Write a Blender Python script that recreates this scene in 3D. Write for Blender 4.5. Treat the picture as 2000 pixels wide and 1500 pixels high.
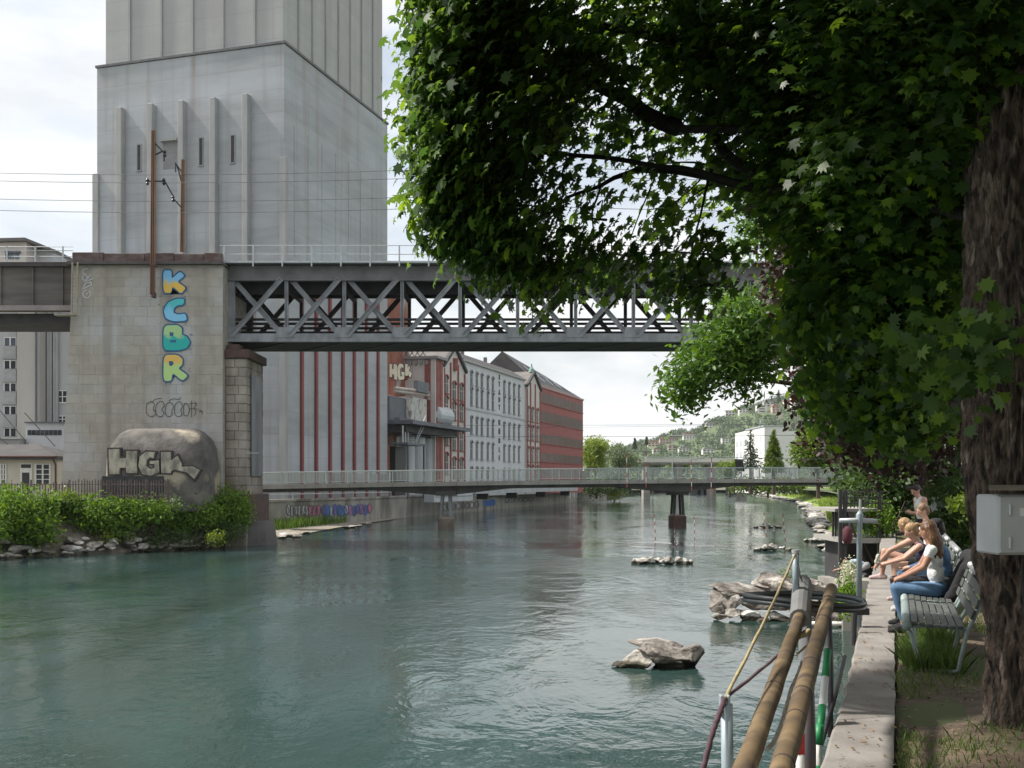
import bpy, bmesh, math, random
import numpy as np
from mathutils import Vector, Matrix
R = math.radians
random.seed(7); rng = np.random.default_rng(7)
S = bpy.context.scene
for o in list(bpy.data.objects): bpy.data.objects.remove(o)

# ------------------------------------------------------------------ camera
EYE, F, HOR = 4.5, 2100.0, 943.0
cd = bpy.data.cameras.new('camera'); cam = bpy.data.objects.new('camera', cd)
S.collection.objects.link(cam); S.camera = cam
cam.location = (0, 0, EYE); cam.rotation_euler = (R(90), 0, 0)
cd.sensor_width = 36; cd.lens = 36 * F / 2000; cd.shift_y = (HOR - 750) / 2000
cd.clip_start = 0.1; cd.clip_end = 9000
# ------------------------------------------------------------------ sky
SUN = Vector((-0.62, 0.12, 0.78)).normalized()
W = bpy.data.worlds.new('World'); S.world = W; W.use_nodes = True
nt = W.node_tree; nt.nodes.clear()
def N(t, **k):
    n = nt.nodes.new(t)
    for a, b in k.items(): setattr(n, a, b)
    return n
out = N('ShaderNodeOutputWorld'); mix = N('ShaderNodeMixShader')
sky = N('ShaderNodeTexSky', sky_type='NISHITA', sun_disc=False)
sky.sun_elevation = math.asin(SUN.z); sky.sun_rotation = math.atan2(SUN.x, SUN.y)
sky.air_density = 1.2; sky.dust_density = 2.5
b1 = N('ShaderNodeBackground'); b1.inputs[1].default_value = 0.12
b2 = N('ShaderNodeBackground'); b2.inputs[1].default_value = 0.83
tc = N('ShaderNodeTexCoord'); mp = N('ShaderNodeMapping'); mp.inputs['Scale'].default_value = (1, 1, 2.6)
mp.inputs['Location'].default_value = (0.35, 0.1, 0.2)
n1 = N('ShaderNodeTexNoise'); n1.inputs['Scale'].default_value = 3.2; n1.inputs['Detail'].default_value = 7; n1.inputs['Roughness'].default_value = .55
n1.inputs['Distortion'].default_value = .35
r1 = N('ShaderNodeValToRGB'); r1.color_ramp.elements[0].position = .40; r1.color_ramp.elements[1].position = .56
r1.color_ramp.elements[0].color = (.45, .45, .45, 1); r1.color_ramp.elements[1].color = (1, 1, 1, 1)
n2 = N('ShaderNodeTexNoise'); n2.inputs['Scale'].default_value = 5.5; n2.inputs['Detail'].default_value = 6
r2 = N('ShaderNodeValToRGB'); r2.color_ramp.elements[0].position = .33; r2.color_ramp.elements[1].position = .55
r2.color_ramp.elements[0].color = (.78, .81, .845, 1); r2.color_ramp.elements[1].color = (1, 1, 1, 1)
L = nt.links.new
L(tc.outputs['Generated'], mp.inputs[0]); L(mp.outputs[0], n1.inputs[0]); L(mp.outputs[0], n2.inputs[0])
L(n1.outputs[0], r1.inputs[0]); L(n2.outputs[0], r2.inputs[0]); L(r2.outputs[0], b2.inputs[0]); L(sky.outputs[0], b1.inputs[0])
L(r1.outputs[0], mix.inputs[0]); L(b1.outputs[0], mix.inputs[1]); L(b2.outputs[0], mix.inputs[2]); L(mix.outputs[0], out.inputs[0])
# ------------------------------------------------------------------ sun (thin bright cloud: soft edged)
sl = bpy.data.lights.new('sun', 'SUN'); so = bpy.data.objects.new('sun', sl); S.collection.objects.link(so)
sl.energy = 4.7; sl.angle = R(4); sl.color = (1, .95, .88)
so.rotation_euler = SUN.to_track_quat('Z', 'Y').to_euler(); so.location = (-40, -20, 60)
vs = S.view_settings; vs.view_transform = 'Standard'; vs.look = 'None'; vs.exposure = 0.44; vs.gamma = 1; vs.use_curve_mapping = False
S.cycles.max_bounces = 8; S.cycles.transparent_max_bounces = 8
try: S.cycles.use_denoising = True
except Exception: pass

# ------------------------------------------------------------------ helpers
COL = S.collection
def P(px, py, d): return Vector(((px - 1000) / F * d, d, EYE - (py - HOR) / F * d))
def X(px, d): return (px - 1000) / F * d
def Zp(py, d): return EYE - (py - HOR) / F * d
ROOT = {}
def thing(name, label, cat, loc=(0, 0, 0), rz=0.0, group=None, kind=None):
    o = bpy.data.objects.new(name, None); COL.objects.link(o)
    o.location = loc; o.rotation_euler = (0, 0, rz); o.empty_display_size = .3
    tag(o, label, cat, group, kind)
    ROOT[o] = Matrix.Translation(Vector(loc)) @ Matrix.Rotation(rz, 4, 'Z')
    return o
def tag(o, label=None, cat=None, group=None, kind=None):
    if label: o['label'] = label
    if cat: o['category'] = cat
    if group: o['group'] = group
    if kind: o['kind'] = kind
    return o
def rootm(p):
    while p is not None:
        if p in ROOT: return ROOT[p]
        p = p.parent
    return Matrix.Identity(4)
def link(name, me, parent=None, mat=None):
    o = bpy.data.objects.new(name, me); COL.objects.link(o)
    if parent is not None: o.parent = parent
    if mat is not None and not me.materials: me.materials.append(mat)
    return o
class MB:
    """collects polygons; build() makes one mesh object. Coordinates are world unless local=True"""
    def __init__(s): s.v = []; s.f = []; s.sm = False
    def add(s, vs, fs):
        b = len(s.v); s.v += [tuple(q) for q in vs]; s.f += [tuple(i + b for i in f) for f in fs]; return s
    def box(s, x0, x1, y0, y1, z0, z1):
        return s.add([(x0,y0,z0),(x1,y0,z0),(x1,y1,z0),(x0,y1,z0),(x0,y0,z1),(x1,y0,z1),(x1,y1,z1),(x0,y1,z1)],
                     [(0,3,2,1),(4,5,6,7),(0,1,5,4),(1,2,6,5),(2,3,7,6),(3,0,4,7)])
    def bar(s, p, q, w, h, up=(0, 0, 1)):
        p, q = Vector(p), Vector(q); d = (q - p).normalized(); up = Vector(up)
        if abs(d.dot(up)) > .98: up = Vector((0, 1, 0))
        a = d.cross(up).normalized() * w / 2; b = a.cross(d).normalized() * h / 2
        c = [p - a - b, p + a - b, p + a + b, p - a + b]; e = [q - a - b, q + a - b, q + a + b, q - a + b]
        return s.add(c + e, [(3,2,1,0),(4,5,6,7),(0,1,5,4),(1,2,6,5),(2,3,7,6),(3,0,4,7)])
    def tube(s, pts, r, n=8, cap=True):
        pts = [Vector(p) for p in pts]; k = len(pts)
        rr = r if hasattr(r, '__len__') else [r] * k
        b = len(s.v); ref = None
        for i, p in enumerate(pts):
            d = (pts[min(i + 1, k - 1)] - pts[max(i - 1, 0)])
            d = d.normalized() if d.length > 1e-9 else Vector((0, 0, 1))
            if ref is None: ref = Vector((0, 0, 1)) if abs(d.z) < .9 else Vector((1, 0, 0))
            a = d.cross(ref)
            if a.length < 1e-4: a = d.cross(Vector((1, 0, 0)))
            a.normalize(); c = a.cross(d).normalized(); ref = c
            for j in range(n):
                t = 2 * math.pi * j / n; s.v.append(tuple(p + (a * math.cos(t) + c * math.sin(t)) * rr[i]))
        for i in range(k - 1):
            for j in range(n):
                j2 = (j + 1) % n; s.f.append((b + i*n + j, b + i*n + j2, b + (i+1)*n + j2, b + (i+1)*n + j))
        if cap:
            s.f.append(tuple(b + j for j in reversed(range(n)))); s.f.append(tuple(b + (k-1)*n + j for j in range(n)))
        return s
    def prism(s, poly, f, t):
        """poly of 2D points, f maps (a,b)->front Vector, t thickness Vector to back"""
        n = len(poly); t = Vector(t); a = [Vector(f(*q)) for q in poly]; b = [q + t for q in a]
        return s.add(a + b, [tuple(range(n)), tuple(reversed(range(n, 2*n)))] + [(i, n+i, n+(i+1) % n, (i+1) % n) for i in range(n)])
    def lathe(s, prof, c, n=16):
        """prof [(r,z)] about a vertical axis through c"""
        b = len(s.v); c = Vector(c)
        for r, z in prof:
            for j in range(n):
                t = 2*math.pi*j/n; s.v.append((c.x + r*math.cos(t), c.y + r*math.sin(t), c.z + z))
        for i in range(len(prof) - 1):
            for j in range(n):
                j2 = (j+1) % n; s.f.append((b+i*n+j, b+i*n+j2, b+(i+1)*n+j2, b+(i+1)*n+j))
        s.f.append(tuple(b + j for j in reversed(range(n)))); s.f.append(tuple(b + (len(prof)-1)*n + j for j in range(n)))
        return s
    def mesh(s, name, mat, inv=None):
        me = bpy.data.meshes.new(name)
        v = s.v if inv is None else [tuple(inv @ Vector(q)) for q in s.v]
        me.from_pydata(v, [], s.f)
        bm = bmesh.new(); bm.from_mesh(me); bmesh.ops.recalc_face_normals(bm, faces=bm.faces); bm.to_mesh(me); bm.free()
        if s.sm: me.shade_smooth()
        if mat is not None: me.materials.append(mat)
        return me
    def build(s, name, mat, parent=None, local=False, bevel=0, smooth=False):
        s.sm = smooth
        inv = None if (local or parent is None) else rootm(parent).inverted()
        o = link(name, s.mesh(name, mat, inv), parent)
        if bevel:
            m = o.modifiers.new('b', 'BEVEL'); m.width = bevel; m.segments = 1; m.limit_method = 'ANGLE'
        return o
def npmesh(name, V, k, mat):
    """V (n*k,3): n polygons of k own vertices each"""
    n = len(V) // k; me = bpy.data.meshes.new(name)
    me.vertices.add(n * k); me.vertices.foreach_set('co', np.ascontiguousarray(V, dtype=np.float32).ravel())
    me.loops.add(n * k); me.loops.foreach_set('vertex_index', np.arange(n * k, dtype=np.int32))
    me.polygons.add(n); me.polygons.foreach_set('loop_start', np.arange(0, n * k, k, dtype=np.int32))
    me.update(calc_edges=True); me.validate()
    if mat is not None: me.materials.append(mat)
    return me

# ------------------------------------------------------------------ materials
MATS = {}
def M(name, c1, c2=None, sc=2.0, rough=.8, bump=0.0, bsc=20.0, st=(1, 1, 1), metal=0.0, rnd=0.0, c3=None, sc3=.25, st3=(1, 1, 1),
      lo=.35, hi=.65, lo3=.45, hi3=.7, detail=6, spec=.5, island=False, fine=.0, bdist=.02, bands=None, streak=None, wet=None):
    if name in MATS: return MATS[name]
    m = bpy.data.materials.new(name); m.use_nodes = True; t = m.node_tree; t.nodes.clear()
    def n(ty, **k):
        q = t.nodes.new(ty)
        for a, b in k.items(): setattr(q, a, b)
        return q
    l = t.links.new
    o = n('ShaderNodeOutputMaterial'); p = n('ShaderNodeBsdfPrincipled'); l(p.outputs[0], o.inputs[0])
    p.inputs['Roughness'].default_value = rough; p.inputs['Metallic'].default_value = metal; p.inputs['Specular IOR Level'].default_value = spec
    g = n('ShaderNodeNewGeometry'); pos = g.outputs['Position']
    def noise(scale, stv, lo_, hi_, det=detail):
        mpn = n('ShaderNodeVectorMath', operation='MULTIPLY'); mpn.inputs[1].default_value = stv; l(pos, mpn.inputs[0])
        q = n('ShaderNodeTexNoise'); q.inputs['Scale'].default_value = scale; q.inputs['Detail'].default_value = det; l(mpn.outputs[0], q.inputs['Vector'])
        if lo_ is None: return q.outputs[0]
        mr = n('ShaderNodeMapRange'); mr.inputs[1].default_value = lo_; mr.inputs[2].default_value = hi_; l(q.outputs[0], mr.inputs[0]); return mr.outputs[0]
    def mixc(fac, a, b):
        q = n('ShaderNodeMix', data_type='RGBA'); l(fac, q.inputs[0])
        for i, cc in ((6, a), (7, b)):
            if isinstance(cc, tuple): q.inputs[i].default_value = (*cc, 1)
            else: l(cc, q.inputs[i])
        return q.outputs[2]
    col = None
    if c2 is None: c2 = tuple(min(1, x * .82) for x in c1)
    col = mixc(noise(sc, st, lo, hi), c1, c2)
    if c3 is not None: col = mixc(noise(sc3, st3, lo3, hi3), col, c3)
    if streak is not None: col = mixc(noise(streak[1], (1, 1, .035), .52, .78, 5), col, streak[0])
    if bands is not None:
        sx = n('ShaderNodeSeparateXYZ'); l(pos, sx.inputs[0]); dv = n('ShaderNodeMath', operation='DIVIDE'); l(sx.outputs[2], dv.inputs[0]); dv.inputs[1].default_value = bands[0]
        fr = n('ShaderNodeMath', operation='FRACT'); l(dv.outputs[0], fr.inputs[0]); lt = n('ShaderNodeMath', operation='LESS_THAN'); l(fr.outputs[0], lt.inputs[0]); lt.inputs[1].default_value = bands[1]
        fl = n('ShaderNodeMath', operation='FLOOR'); l(dv.outputs[0], fl.inputs[0]); wn = n('ShaderNodeTexWhiteNoise', noise_dimensions='1D'); l(fl.outputs[0], wn.inputs['W'])
        mr2 = n('ShaderNodeMapRange'); mr2.inputs[3].default_value = 0.0; mr2.inputs[4].default_value = .28; l(wn.outputs[0], mr2.inputs[0]); col = mixc(mr2.outputs[0], col, bands[2])
        m3 = n('ShaderNodeMath', operation='MULTIPLY'); l(lt.outputs[0], m3.inputs[0]); m3.inputs[1].default_value = .5; col = mixc(m3.outputs[0], col, tuple(x*.55 for x in bands[2]))
    if wet is not None:
        sx = n('ShaderNodeSeparateXYZ'); l(pos, sx.inputs[0]); ad = n('ShaderNodeMath', operation='MULTIPLY_ADD'); l(noise(2.5, (1,1,1), None, None), ad.inputs[0]); ad.inputs[1].default_value = -.25; l(sx.outputs[2], ad.inputs[2])
        mrw = n('ShaderNodeMapRange'); mrw.inputs[1].default_value = .06; mrw.inputs[2].default_value = .0; l(ad.outputs[0], mrw.inputs[0]); col = mixc(mrw.outputs[0], col, wet)
    if rnd:
        oi = n('ShaderNodeObjectInfo'); src = g.outputs['Random Per Island'] if island else oi.outputs['Random']
        mr = n('ShaderNodeMapRange'); mr.inputs[3].default_value = 1 - rnd; mr.inputs[4].default_value = 1 + rnd; l(src, mr.inputs[0])
        hs = n('ShaderNodeHueSaturation'); l(col, hs.inputs['Color']); l(mr.outputs[0], hs.inputs['Value']); col = hs.outputs[0]
    l(col, p.inputs['Base Color'])
    if bump:
        bp = n('ShaderNodeBump'); bp.inputs['Strength'].default_value = bump; bp.inputs['Distance'].default_value = bdist
        l(noise(bsc, st, None, None, 8), bp.inputs['Height']); l(bp.outputs[0], p.inputs['Normal'])
    MATS[name] = m; return m
def leafmat(name, cols, trans=.35, rough=.5):
    m = bpy.data.materials.new(name); m.use_nodes = True; t = m.node_tree; t.nodes.clear(); l = t.links.new
    o = t.nodes.new('ShaderNodeOutputMaterial'); p = t.nodes.new('ShaderNodeBsdfPrincipled'); tr = t.nodes.new('ShaderNodeBsdfTranslucent')
    mx = t.nodes.new('ShaderNodeMixShader'); mx.inputs[0].default_value = trans
    g = t.nodes.new('ShaderNodeNewGeometry'); cr = t.nodes.new('ShaderNodeValToRGB'); e = cr.color_ramp.elements
    while len(e) < len(cols): e.new(.5)
    for i, c in enumerate(cols): e[i].position = i / (len(cols) - 1); e[i].color = (*c, 1)
    l(g.outputs['Random Per Island'], cr.inputs[0]); l(cr.outputs[0], p.inputs['Base Color'])
    hs = t.nodes.new('ShaderNodeHueSaturation'); hs.inputs['Hue'].default_value = .48; hs.inputs['Value'].default_value = 1.9; hs.inputs['Saturation'].default_value = 1.1
    l(cr.outputs[0], hs.inputs['Color']); l(hs.outputs[0], tr.inputs[0])
    p.inputs['Roughness'].default_value = rough; p.inputs['Specular IOR Level'].default_value = .35
    l(p.outputs[0], mx.inputs[1]); l(tr.outputs[0], mx.inputs[2]); l(mx.outputs[0], o.inputs[0]); MATS[name] = m; return m
def zsplit(name, ctop, cbot, z, soft=.15):
    m = bpy.data.materials.new(name); m.use_nodes = True; t = m.node_tree; l = t.links.new; p = t.nodes['Principled BSDF']
    g = t.nodes.new('ShaderNodeNewGeometry'); sp = t.nodes.new('ShaderNodeSeparateXYZ'); mr = t.nodes.new('ShaderNodeMapRange'); mx = t.nodes.new('ShaderNodeMix'); mx.data_type = 'RGBA'
    nz = t.nodes.new('ShaderNodeTexNoise'); nz.inputs['Scale'].default_value = 3; l(g.outputs['Position'], nz.inputs['Vector'])
    ad = t.nodes.new('ShaderNodeMath'); ad.operation = 'ADD'; l(g.outputs['Position'], sp.inputs[0]); l(sp.outputs[2], ad.inputs[0]); l(nz.outputs[0], ad.inputs[1])
    mr.inputs[1].default_value = z + .5 - soft; mr.inputs[2].default_value = z + .5 + soft; l(ad.outputs[0], mr.inputs[0]); l(mr.outputs[0], mx.inputs[0])
    mx.inputs[6].default_value = (*cbot, 1); mx.inputs[7].default_value = (*ctop, 1); l(mx.outputs[2], p.inputs['Base Color']); p.inputs['Roughness'].default_value = .7
    return m
m_conc = M('tower_concrete', (.385,.405,.415), (.315,.335,.35), sc=.5, st=(.5,.5,2.2), rough=.85, bump=.25, bsc=6, c3=(.46,.49,.53), sc3=.09, st3=(.6,.6,1.6), lo3=.5, hi3=.7, bands=(2.4, .02, (.44,.46,.49)), streak=((.30,.285,.27), 1.1))
m_conc2 = M('tower_concrete_upper', (.42,.43,.41), (.37,.38,.38), sc=.4, st=(.7,.7,1.6), rough=.85, bump=.2, bsc=5, c3=(.36,.35,.35), sc3=.12, st3=(1.5,1.5,.4), bands=(3.2, .012, (.36,.37,.38)), streak=((.34,.31,.30), .8))
m_concrib = M('tower_rib_concrete', (.37,.375,.37), (.30,.31,.31), sc=.8, st=(1,1,.4), rough=.85)
m_red = M('red_rib_paint', (.24,.055,.055), (.18,.045,.046), sc=1.5, st=(1,1,.2), rough=.6)
m_dark = M('dark_opening', (.02,.021,.023), (.03,.03,.032), rough=.5)
m_stone = M('pier_stone', (.40,.37,.32), (.33,.305,.265), sc=1.3, rough=.9, bump=.6, bsc=9, rnd=.06, c3=(.42,.42,.41), sc3=.28, lo3=.45, hi3=.62, bdist=.04, streak=((.24,.215,.19), .9))
m_mortar = M('pier_mortar', (.40,.375,.33), (.30,.28,.245), sc=2, rough=.95, bump=.4, bsc=15)
m_stone2 = M('bearing_pier_stone', (.36,.325,.28), (.23,.20,.17), sc=1.0, st=(1,1,.5), rough=.9, bump=.5, bsc=8, rnd=.12, c3=(.12,.08,.06), sc3=.35, st3=(1,1,.25), lo3=.5, hi3=.66, bdist=.03)
m_rust = M('rusty_iron', (.11,.06,.045), (.06,.042,.038), sc=2.5, rough=.85, bump=.3, bsc=15)
m_rustcap = M('rusty_parapet', (.105,.065,.06), (.16,.13,.125), sc=1.2, st=(1,1,2), rough=.85, bump=.3, bsc=10, lo=.45)
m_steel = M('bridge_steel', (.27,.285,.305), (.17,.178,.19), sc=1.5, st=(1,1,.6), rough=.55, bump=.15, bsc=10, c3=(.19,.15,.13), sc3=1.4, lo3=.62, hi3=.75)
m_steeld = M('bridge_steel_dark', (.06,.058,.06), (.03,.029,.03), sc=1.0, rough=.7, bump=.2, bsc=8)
m_girder = M('girder_brown', (.125,.112,.10), (.085,.076,.07), sc=.7, st=(.4,1,3), rough=.8, bump=.2, bsc=8, c3=(.17,.155,.14), sc3=.5, st3=(.3,1,2))
m_galv = M('galvanised', (.50,.52,.53), (.40,.42,.43), sc=4, rough=.45, metal=.3)
m_wire = M('cable_dark', (.10,.11,.12), (.07,.075,.08), rough=.6)
m_fence = M('rusty_fence_steel', (.10,.08,.075), (.16,.12,.105), sc=6, rough=.8, rnd=.25)
m_concdark = M('weathered_concrete', (.17,.155,.14), (.075,.07,.065), sc=1.0, rough=.95, bump=.7, bsc=5, c3=(.38,.33,.25), sc3=.5, lo3=.54, hi3=.64, bdist=.06)
m_walldirty = M('quay_concrete', (.33,.32,.28), (.22,.205,.18), sc=.7, st=(1,1,.4), rough=.9, bump=.4, bsc=6, c3=(.13,.12,.10), sc3=.35, st3=(1,1,.25), lo3=.55)
m_cwhite = M('mill_white', (.58,.59,.61), (.52,.53,.55), sc=.6, st=(1,1,.3), rough=.85, bump=.1, bsc=10)
m_ccream = M('mill_cream', (.60,.56,.53), (.53,.49,.46), sc=.6, rough=.85)
m_redbrick = M('red_brickwork', (.24,.075,.065), (.30,.11,.095), sc=1.2, rough=.85, bump=.2, bsc=12)
m_redwall = M('red_cladding', (.30,.075,.065), (.25,.06,.055), sc=.6, rough=.7, bump=.1, bsc=6)
m_orangewall = M('ochre_red_wall', (.30,.12,.085), (.24,.09,.065), sc=.7, st=(1,1,.4), rough=.9, c3=(.42,.37,.36), sc3=.35, st3=(1,1,.6), lo3=.55, hi3=.7)
m_roof = M('dark_roof', (.055,.053,.055), (.085,.08,.078), sc=.8, rough=.85, bump=.3, bsc=6)
m_roofg = M('grey_roof', (.14,.13,.13), (.19,.175,.16), sc=.8, rough=.9)
m_glassd = M('window_glass', (.03,.034,.038), (.05,.055,.062), sc=1.0, rough=.3, rnd=.35, spec=.15)
m_glassb = M('window_glass_bluish', (.11,.14,.18), (.07,.085,.11), sc=.6, rough=.1, rnd=.3)
m_white = M('white_paint', (.72,.72,.70), (.62,.62,.60), sc=3, rough=.6)
m_black = M('black_paint', (.018,.018,.02), (.03,.03,.032), rough=.5)
m_silver = M('silo_metal', (.50,.53,.55), (.42,.45,.47), sc=.8, st=(1,1,.3), rough=.5, metal=.15)
m_tankd = M('dark_tank', (.12,.135,.16), (.09,.10,.12), sc=1, rough=.55)
m_path = M('path_concrete', (.27,.25,.228), (.19,.174,.157), sc=3.0, rough=.95, bump=.45, bsc=28, c3=(.21,.165,.13), sc3=.9, lo3=.58, hi3=.78, bdist=.012)
m_soil = M('bank_soil', (.15,.11,.078), (.085,.06,.043), sc=5, rough=1, bump=.9, bsc=22, c3=(.10,.095,.05), sc3=2.2, lo3=.5, hi3=.7)
m_land = M('land_cover', (.10,.11,.055), (.14,.13,.10), sc=.08, rough=1, bump=.2, bsc=1)
m_rock = M('river_rock', (.42,.395,.35), (.16,.14,.115), sc=2.6, rough=.9, bump=1.0, bsc=6, rnd=.28, c3=(.62,.60,.56), sc3=1.3, lo3=.5, hi3=.62, bdist=.09, wet=(.055,.048,.032))
m_rockd = M('dark_slab_rock', (.24,.215,.19), (.075,.062,.05), sc=2.2, rough=.95, bump=1.0, bsc=5, rnd=.2, c3=(.42,.39,.35), sc3=1.2, lo3=.52, hi3=.64, bdist=.10, wet=(.04,.036,.025))
m_greenrail = M('footbridge_rail', (.45,.50,.48), (.38,.42,.41), sc=3, rough=.5)
m_deck = M('footbridge_deck', (.36,.345,.32), (.28,.265,.24), sc=1, st=(1,1,1), rough=.9, bump=.2, bsc=10)
m_deckd = M('footbridge_girder', (.085,.08,.075), (.055,.052,.05), sc=1, rough=.8)
# ================================================================== SETTING: river, land, path
def water_mat():
    m = bpy.data.materials.new('river_water'); m.use_nodes = True; t = m.node_tree; l = t.links.new; p = t.nodes['Principled BSDF']
    p.inputs['Roughness'].default_value = .04; p.inputs['IOR'].default_value = 1.33; p.inputs['Specular IOR Level'].default_value = .5
    g = t.nodes.new('ShaderNodeNewGeometry')
    def nz(scale, st, det=4, dist=0.0, rough=.55):
        mm = t.nodes.new('ShaderNodeMapping'); mm.inputs['Scale'].default_value = st; mm.inputs['Rotation'].default_value = (0, 0, R(-17)); l(g.outputs['Position'], mm.inputs[0])
        q = t.nodes.new('ShaderNodeTexNoise'); q.inputs['Scale'].default_value = scale; q.inputs['Detail'].default_value = det; q.inputs['Distortion'].default_value = dist
        q.inputs['Roughness'].default_value = rough; l(mm.outputs[0], q.inputs['Vector']); return q.outputs[0]
    cr = t.nodes.new('ShaderNodeValToRGB'); e = cr.color_ramp.elements; e[0].position = .35; e[1].position = .68
    e[0].color = (.020, .042, .033, 1); e[1].color = (.046, .086, .084, 1); l(nz(.07, (1.6, .7, 1), 5, .8), cr.inputs[0]); l(cr.outputs[0], p.inputs['Base Color'])
    b1 = t.nodes.new('ShaderNodeBump'); b1.inputs['Strength'].default_value = .34; b1.inputs['Distance'].default_value = .16; l(nz(.62, (1.0, .6, 1), 4, .7, .55), b1.inputs['Height'])
    # small chop only where the current is broken up
    amp = t.nodes.new('ShaderNodeMapRange'); amp.inputs[1].default_value = .44; amp.inputs[2].default_value = .60; amp.inputs[3].default_value = .08; amp.inputs[4].default_value = .5
    l(nz(.13, (1.0, .45, 1), 5, 1.6), amp.inputs[0])
    b2 = t.nodes.new('ShaderNodeBump'); b2.inputs['Distance'].default_value = .07; l(amp.outputs[0], b2.inputs['Strength']); l(nz(3.0, (1, .7, 1), 4, .5, .62), b2.inputs['Height'])
    l(b1.outputs[0], b2.inputs['Normal']); l(b2.outputs[0], p.inputs['Normal']); return m
LB = [(-70, 30), (-52, 52), (-30.6, 63.8), (-23, 71.6), (-19, 83), (-31, 84), (-23.2, 106), (-18.1, 122.7), (26, 295), (45, 394), (78, 500)]
RB = [(-6, -17), (0.0, 1.2), (11.3, 33), (13.4, 39), (31, 108.6), (42.8, 152), (61, 225), (90, 378), (104, 500)]
w = MB(); w.add([(-260, -60, 0), (200, -60, 0), (240, 620, 0), (-200, 620, 0)], [(0, 1, 2, 3)])
tag(w.build('river', water_mat()), 'clear green river flowing past the concrete tower', kind='structure')
g = MB()
bed = [(-3000, -200), (3000, -200), (3000, 6000), (-3000, 6000)]
g.add([(a, b, -1.6) for a, b in bed], [(0, 1, 2, 3)])
tag(g.build('ground', m_land), 'ground beneath the river valley', kind='structure')
# left land, right land, far land
zl = 3.4
g = MB(); n = len(LB)
pts = [(a - (2.0 if i < 5 else .4), b, zl if i < 5 else 2.4) for i, (a, b) in enumerate(LB)]
g.add(pts + [(-900, 500, 3.4), (-900, 30, 3.4)], [tuple(range(n + 2))])
tag(g.build('left_bank_ground', m_land), 'flat built-up ground of the far bank', kind='structure')
g = MB()
def uR(y, off=0.0): return .357 * y + off       # right edge of the path wall
pr = [(uR(-20), -20, 2.70), (uR(39), 39, 2.70), (34.5, 108, 2.6), (47.5, 152, 2.6), (66, 225, 2.6), (95, 378, 2.6), (108, 500, 2.6), (900, 500, 3), (900, -20, 3.0)]
g.add(pr, [tuple(range(len(pr)))])
tag(g.build('meadow_ground', M('meadow', (.07,.10,.03), (.10,.11,.045), sc=.6, rough=1, bump=.3, bsc=8)), 'grassy ground behind the footbridge on the near bank', kind='structure')
g = MB(); g.add([(-600, 498, 1.2), (900, 498, 1.2), (2500, 5500, 1.5), (-2500, 5500, 1.5)], [(0, 1, 2, 3)])
tag(g.build('valley_ground', m_land), 'flat valley floor beyond the river bend', kind='structure')
# near bank: soil sheet with relief right of the path wall
def soil_h(x, y):
    o = x - uR(y)
    return 2.705 + .05*min(o, 6)*.35 + .035*math.sin(x*2.1 + y*1.3) + .025*math.sin(x*5.3 - y*3.1) + (.10*math.exp(-((x-3.55)**2 + (y-7.5)**2)/.5))
v = []; f = []; nx, ny = 70, 150
for j in range(ny + 1):
    y = -4 + 44 * j / ny
    for i in range(nx + 1):
        o = 14 * (i / nx) ** 1.6; x = uR(y) + o + .004; v.append((x, y, soil_h(x, y) if o > .01 else 2.70))
for j in range(ny):
    for i in range(nx): a = j*(nx+1) + i; f.append((a, a+1, a+nx+2, a+nx+1))
g = MB(); g.add(v, f); tag(g.build('bank_ground', m_soil, smooth=True), 'bare brown earth and thin grass beside the concrete path', kind='structure')
# path on top of the river wall
v = []; f = []; n = 110
for i in range(n + 1):
    y = -4 + 43 * i / n; e = .012*math.sin(y*7.3) + .008*math.sin(y*17.1)
    w0 = -.455 - .02*math.sin(y*.4) + e
    for dx, z in ((w0 + .03, -1.0), (w0, 2.72), (w0 + .025, 2.748), (-.012 + e*.6, 2.752), (0 + e*.6, 2.3)): v.append((uR(y, dx), y, z))
for i in range(n):
    for k in range(4): a = i*5 + k; f.append((a, a+5, a+6, a+1))
g = MB(); g.add(v, f); tag(g.build('path', m_path), 'narrow concrete path along the top of the river wall', kind='structure')

# ================================================================== SILO TOWER
U = Vector((.2917, .9565, 0)); NR = Vector((.9565, -.2917, 0))
ang = math.atan2(U.y, U.x); O = Vector((-23.7, 112, 0))
def s_of(px):  # distance along the river face line seen at px
    k = (px - 1000) / F; return (O.x - k * O.y) / (k * U.y - U.x)
def dep(s): return O.y + U.y * s
# local frame: x along river (far), y away from river, z up ; front of the tower faces local -x
T = thing('silo_tower', 'tall grey concrete silo tower with narrower shaft on top beside the river', 'tower', tuple(O), ang)
WF, SD = 23.2, 26.7; ZT = 50.3
def lb(x0, x1, y0, y1, z0, z1): return MB().box(x0, x1, y0, y1, z0, z1)
lb(0, SD, 0, WF, 1.5, ZT).build('body', m_conc, T, local=True, bevel=.08)
cap = MB(); cap.box(-.12, SD + .1, -.12, WF + .1, ZT, ZT + .25); cap.build('parapet_edge', M('edge_flashing', (.12,.12,.125), (.16,.16,.165)), T, local=True)
up = lb(.65, SD - .5, .5, WF - .65, ZT + .25, 124).build('upper_shaft', m_conc2, T, local=True, bevel=.06)
def wloc(px, d0=112):
    k = (1000 - px) / F; return (k * 112 - 23.7) / (.9565 - k * .2917)
for px in (247, 309, 370, 430, 492):
    y = wloc(px); lb(.45, .652, y - .12, y + .12, ZT + .25, 123.6).build('shaft_rib', m_concrib, T, local=True)
for px in (587, 614, 640, 665, 688, 710, 732):
    x = s_of(px) + .4; lb(x - .13, x + .13, .32, .502, ZT + .25, 123.6).build('shaft_rib', m_concrib, T, local=True)
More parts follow.
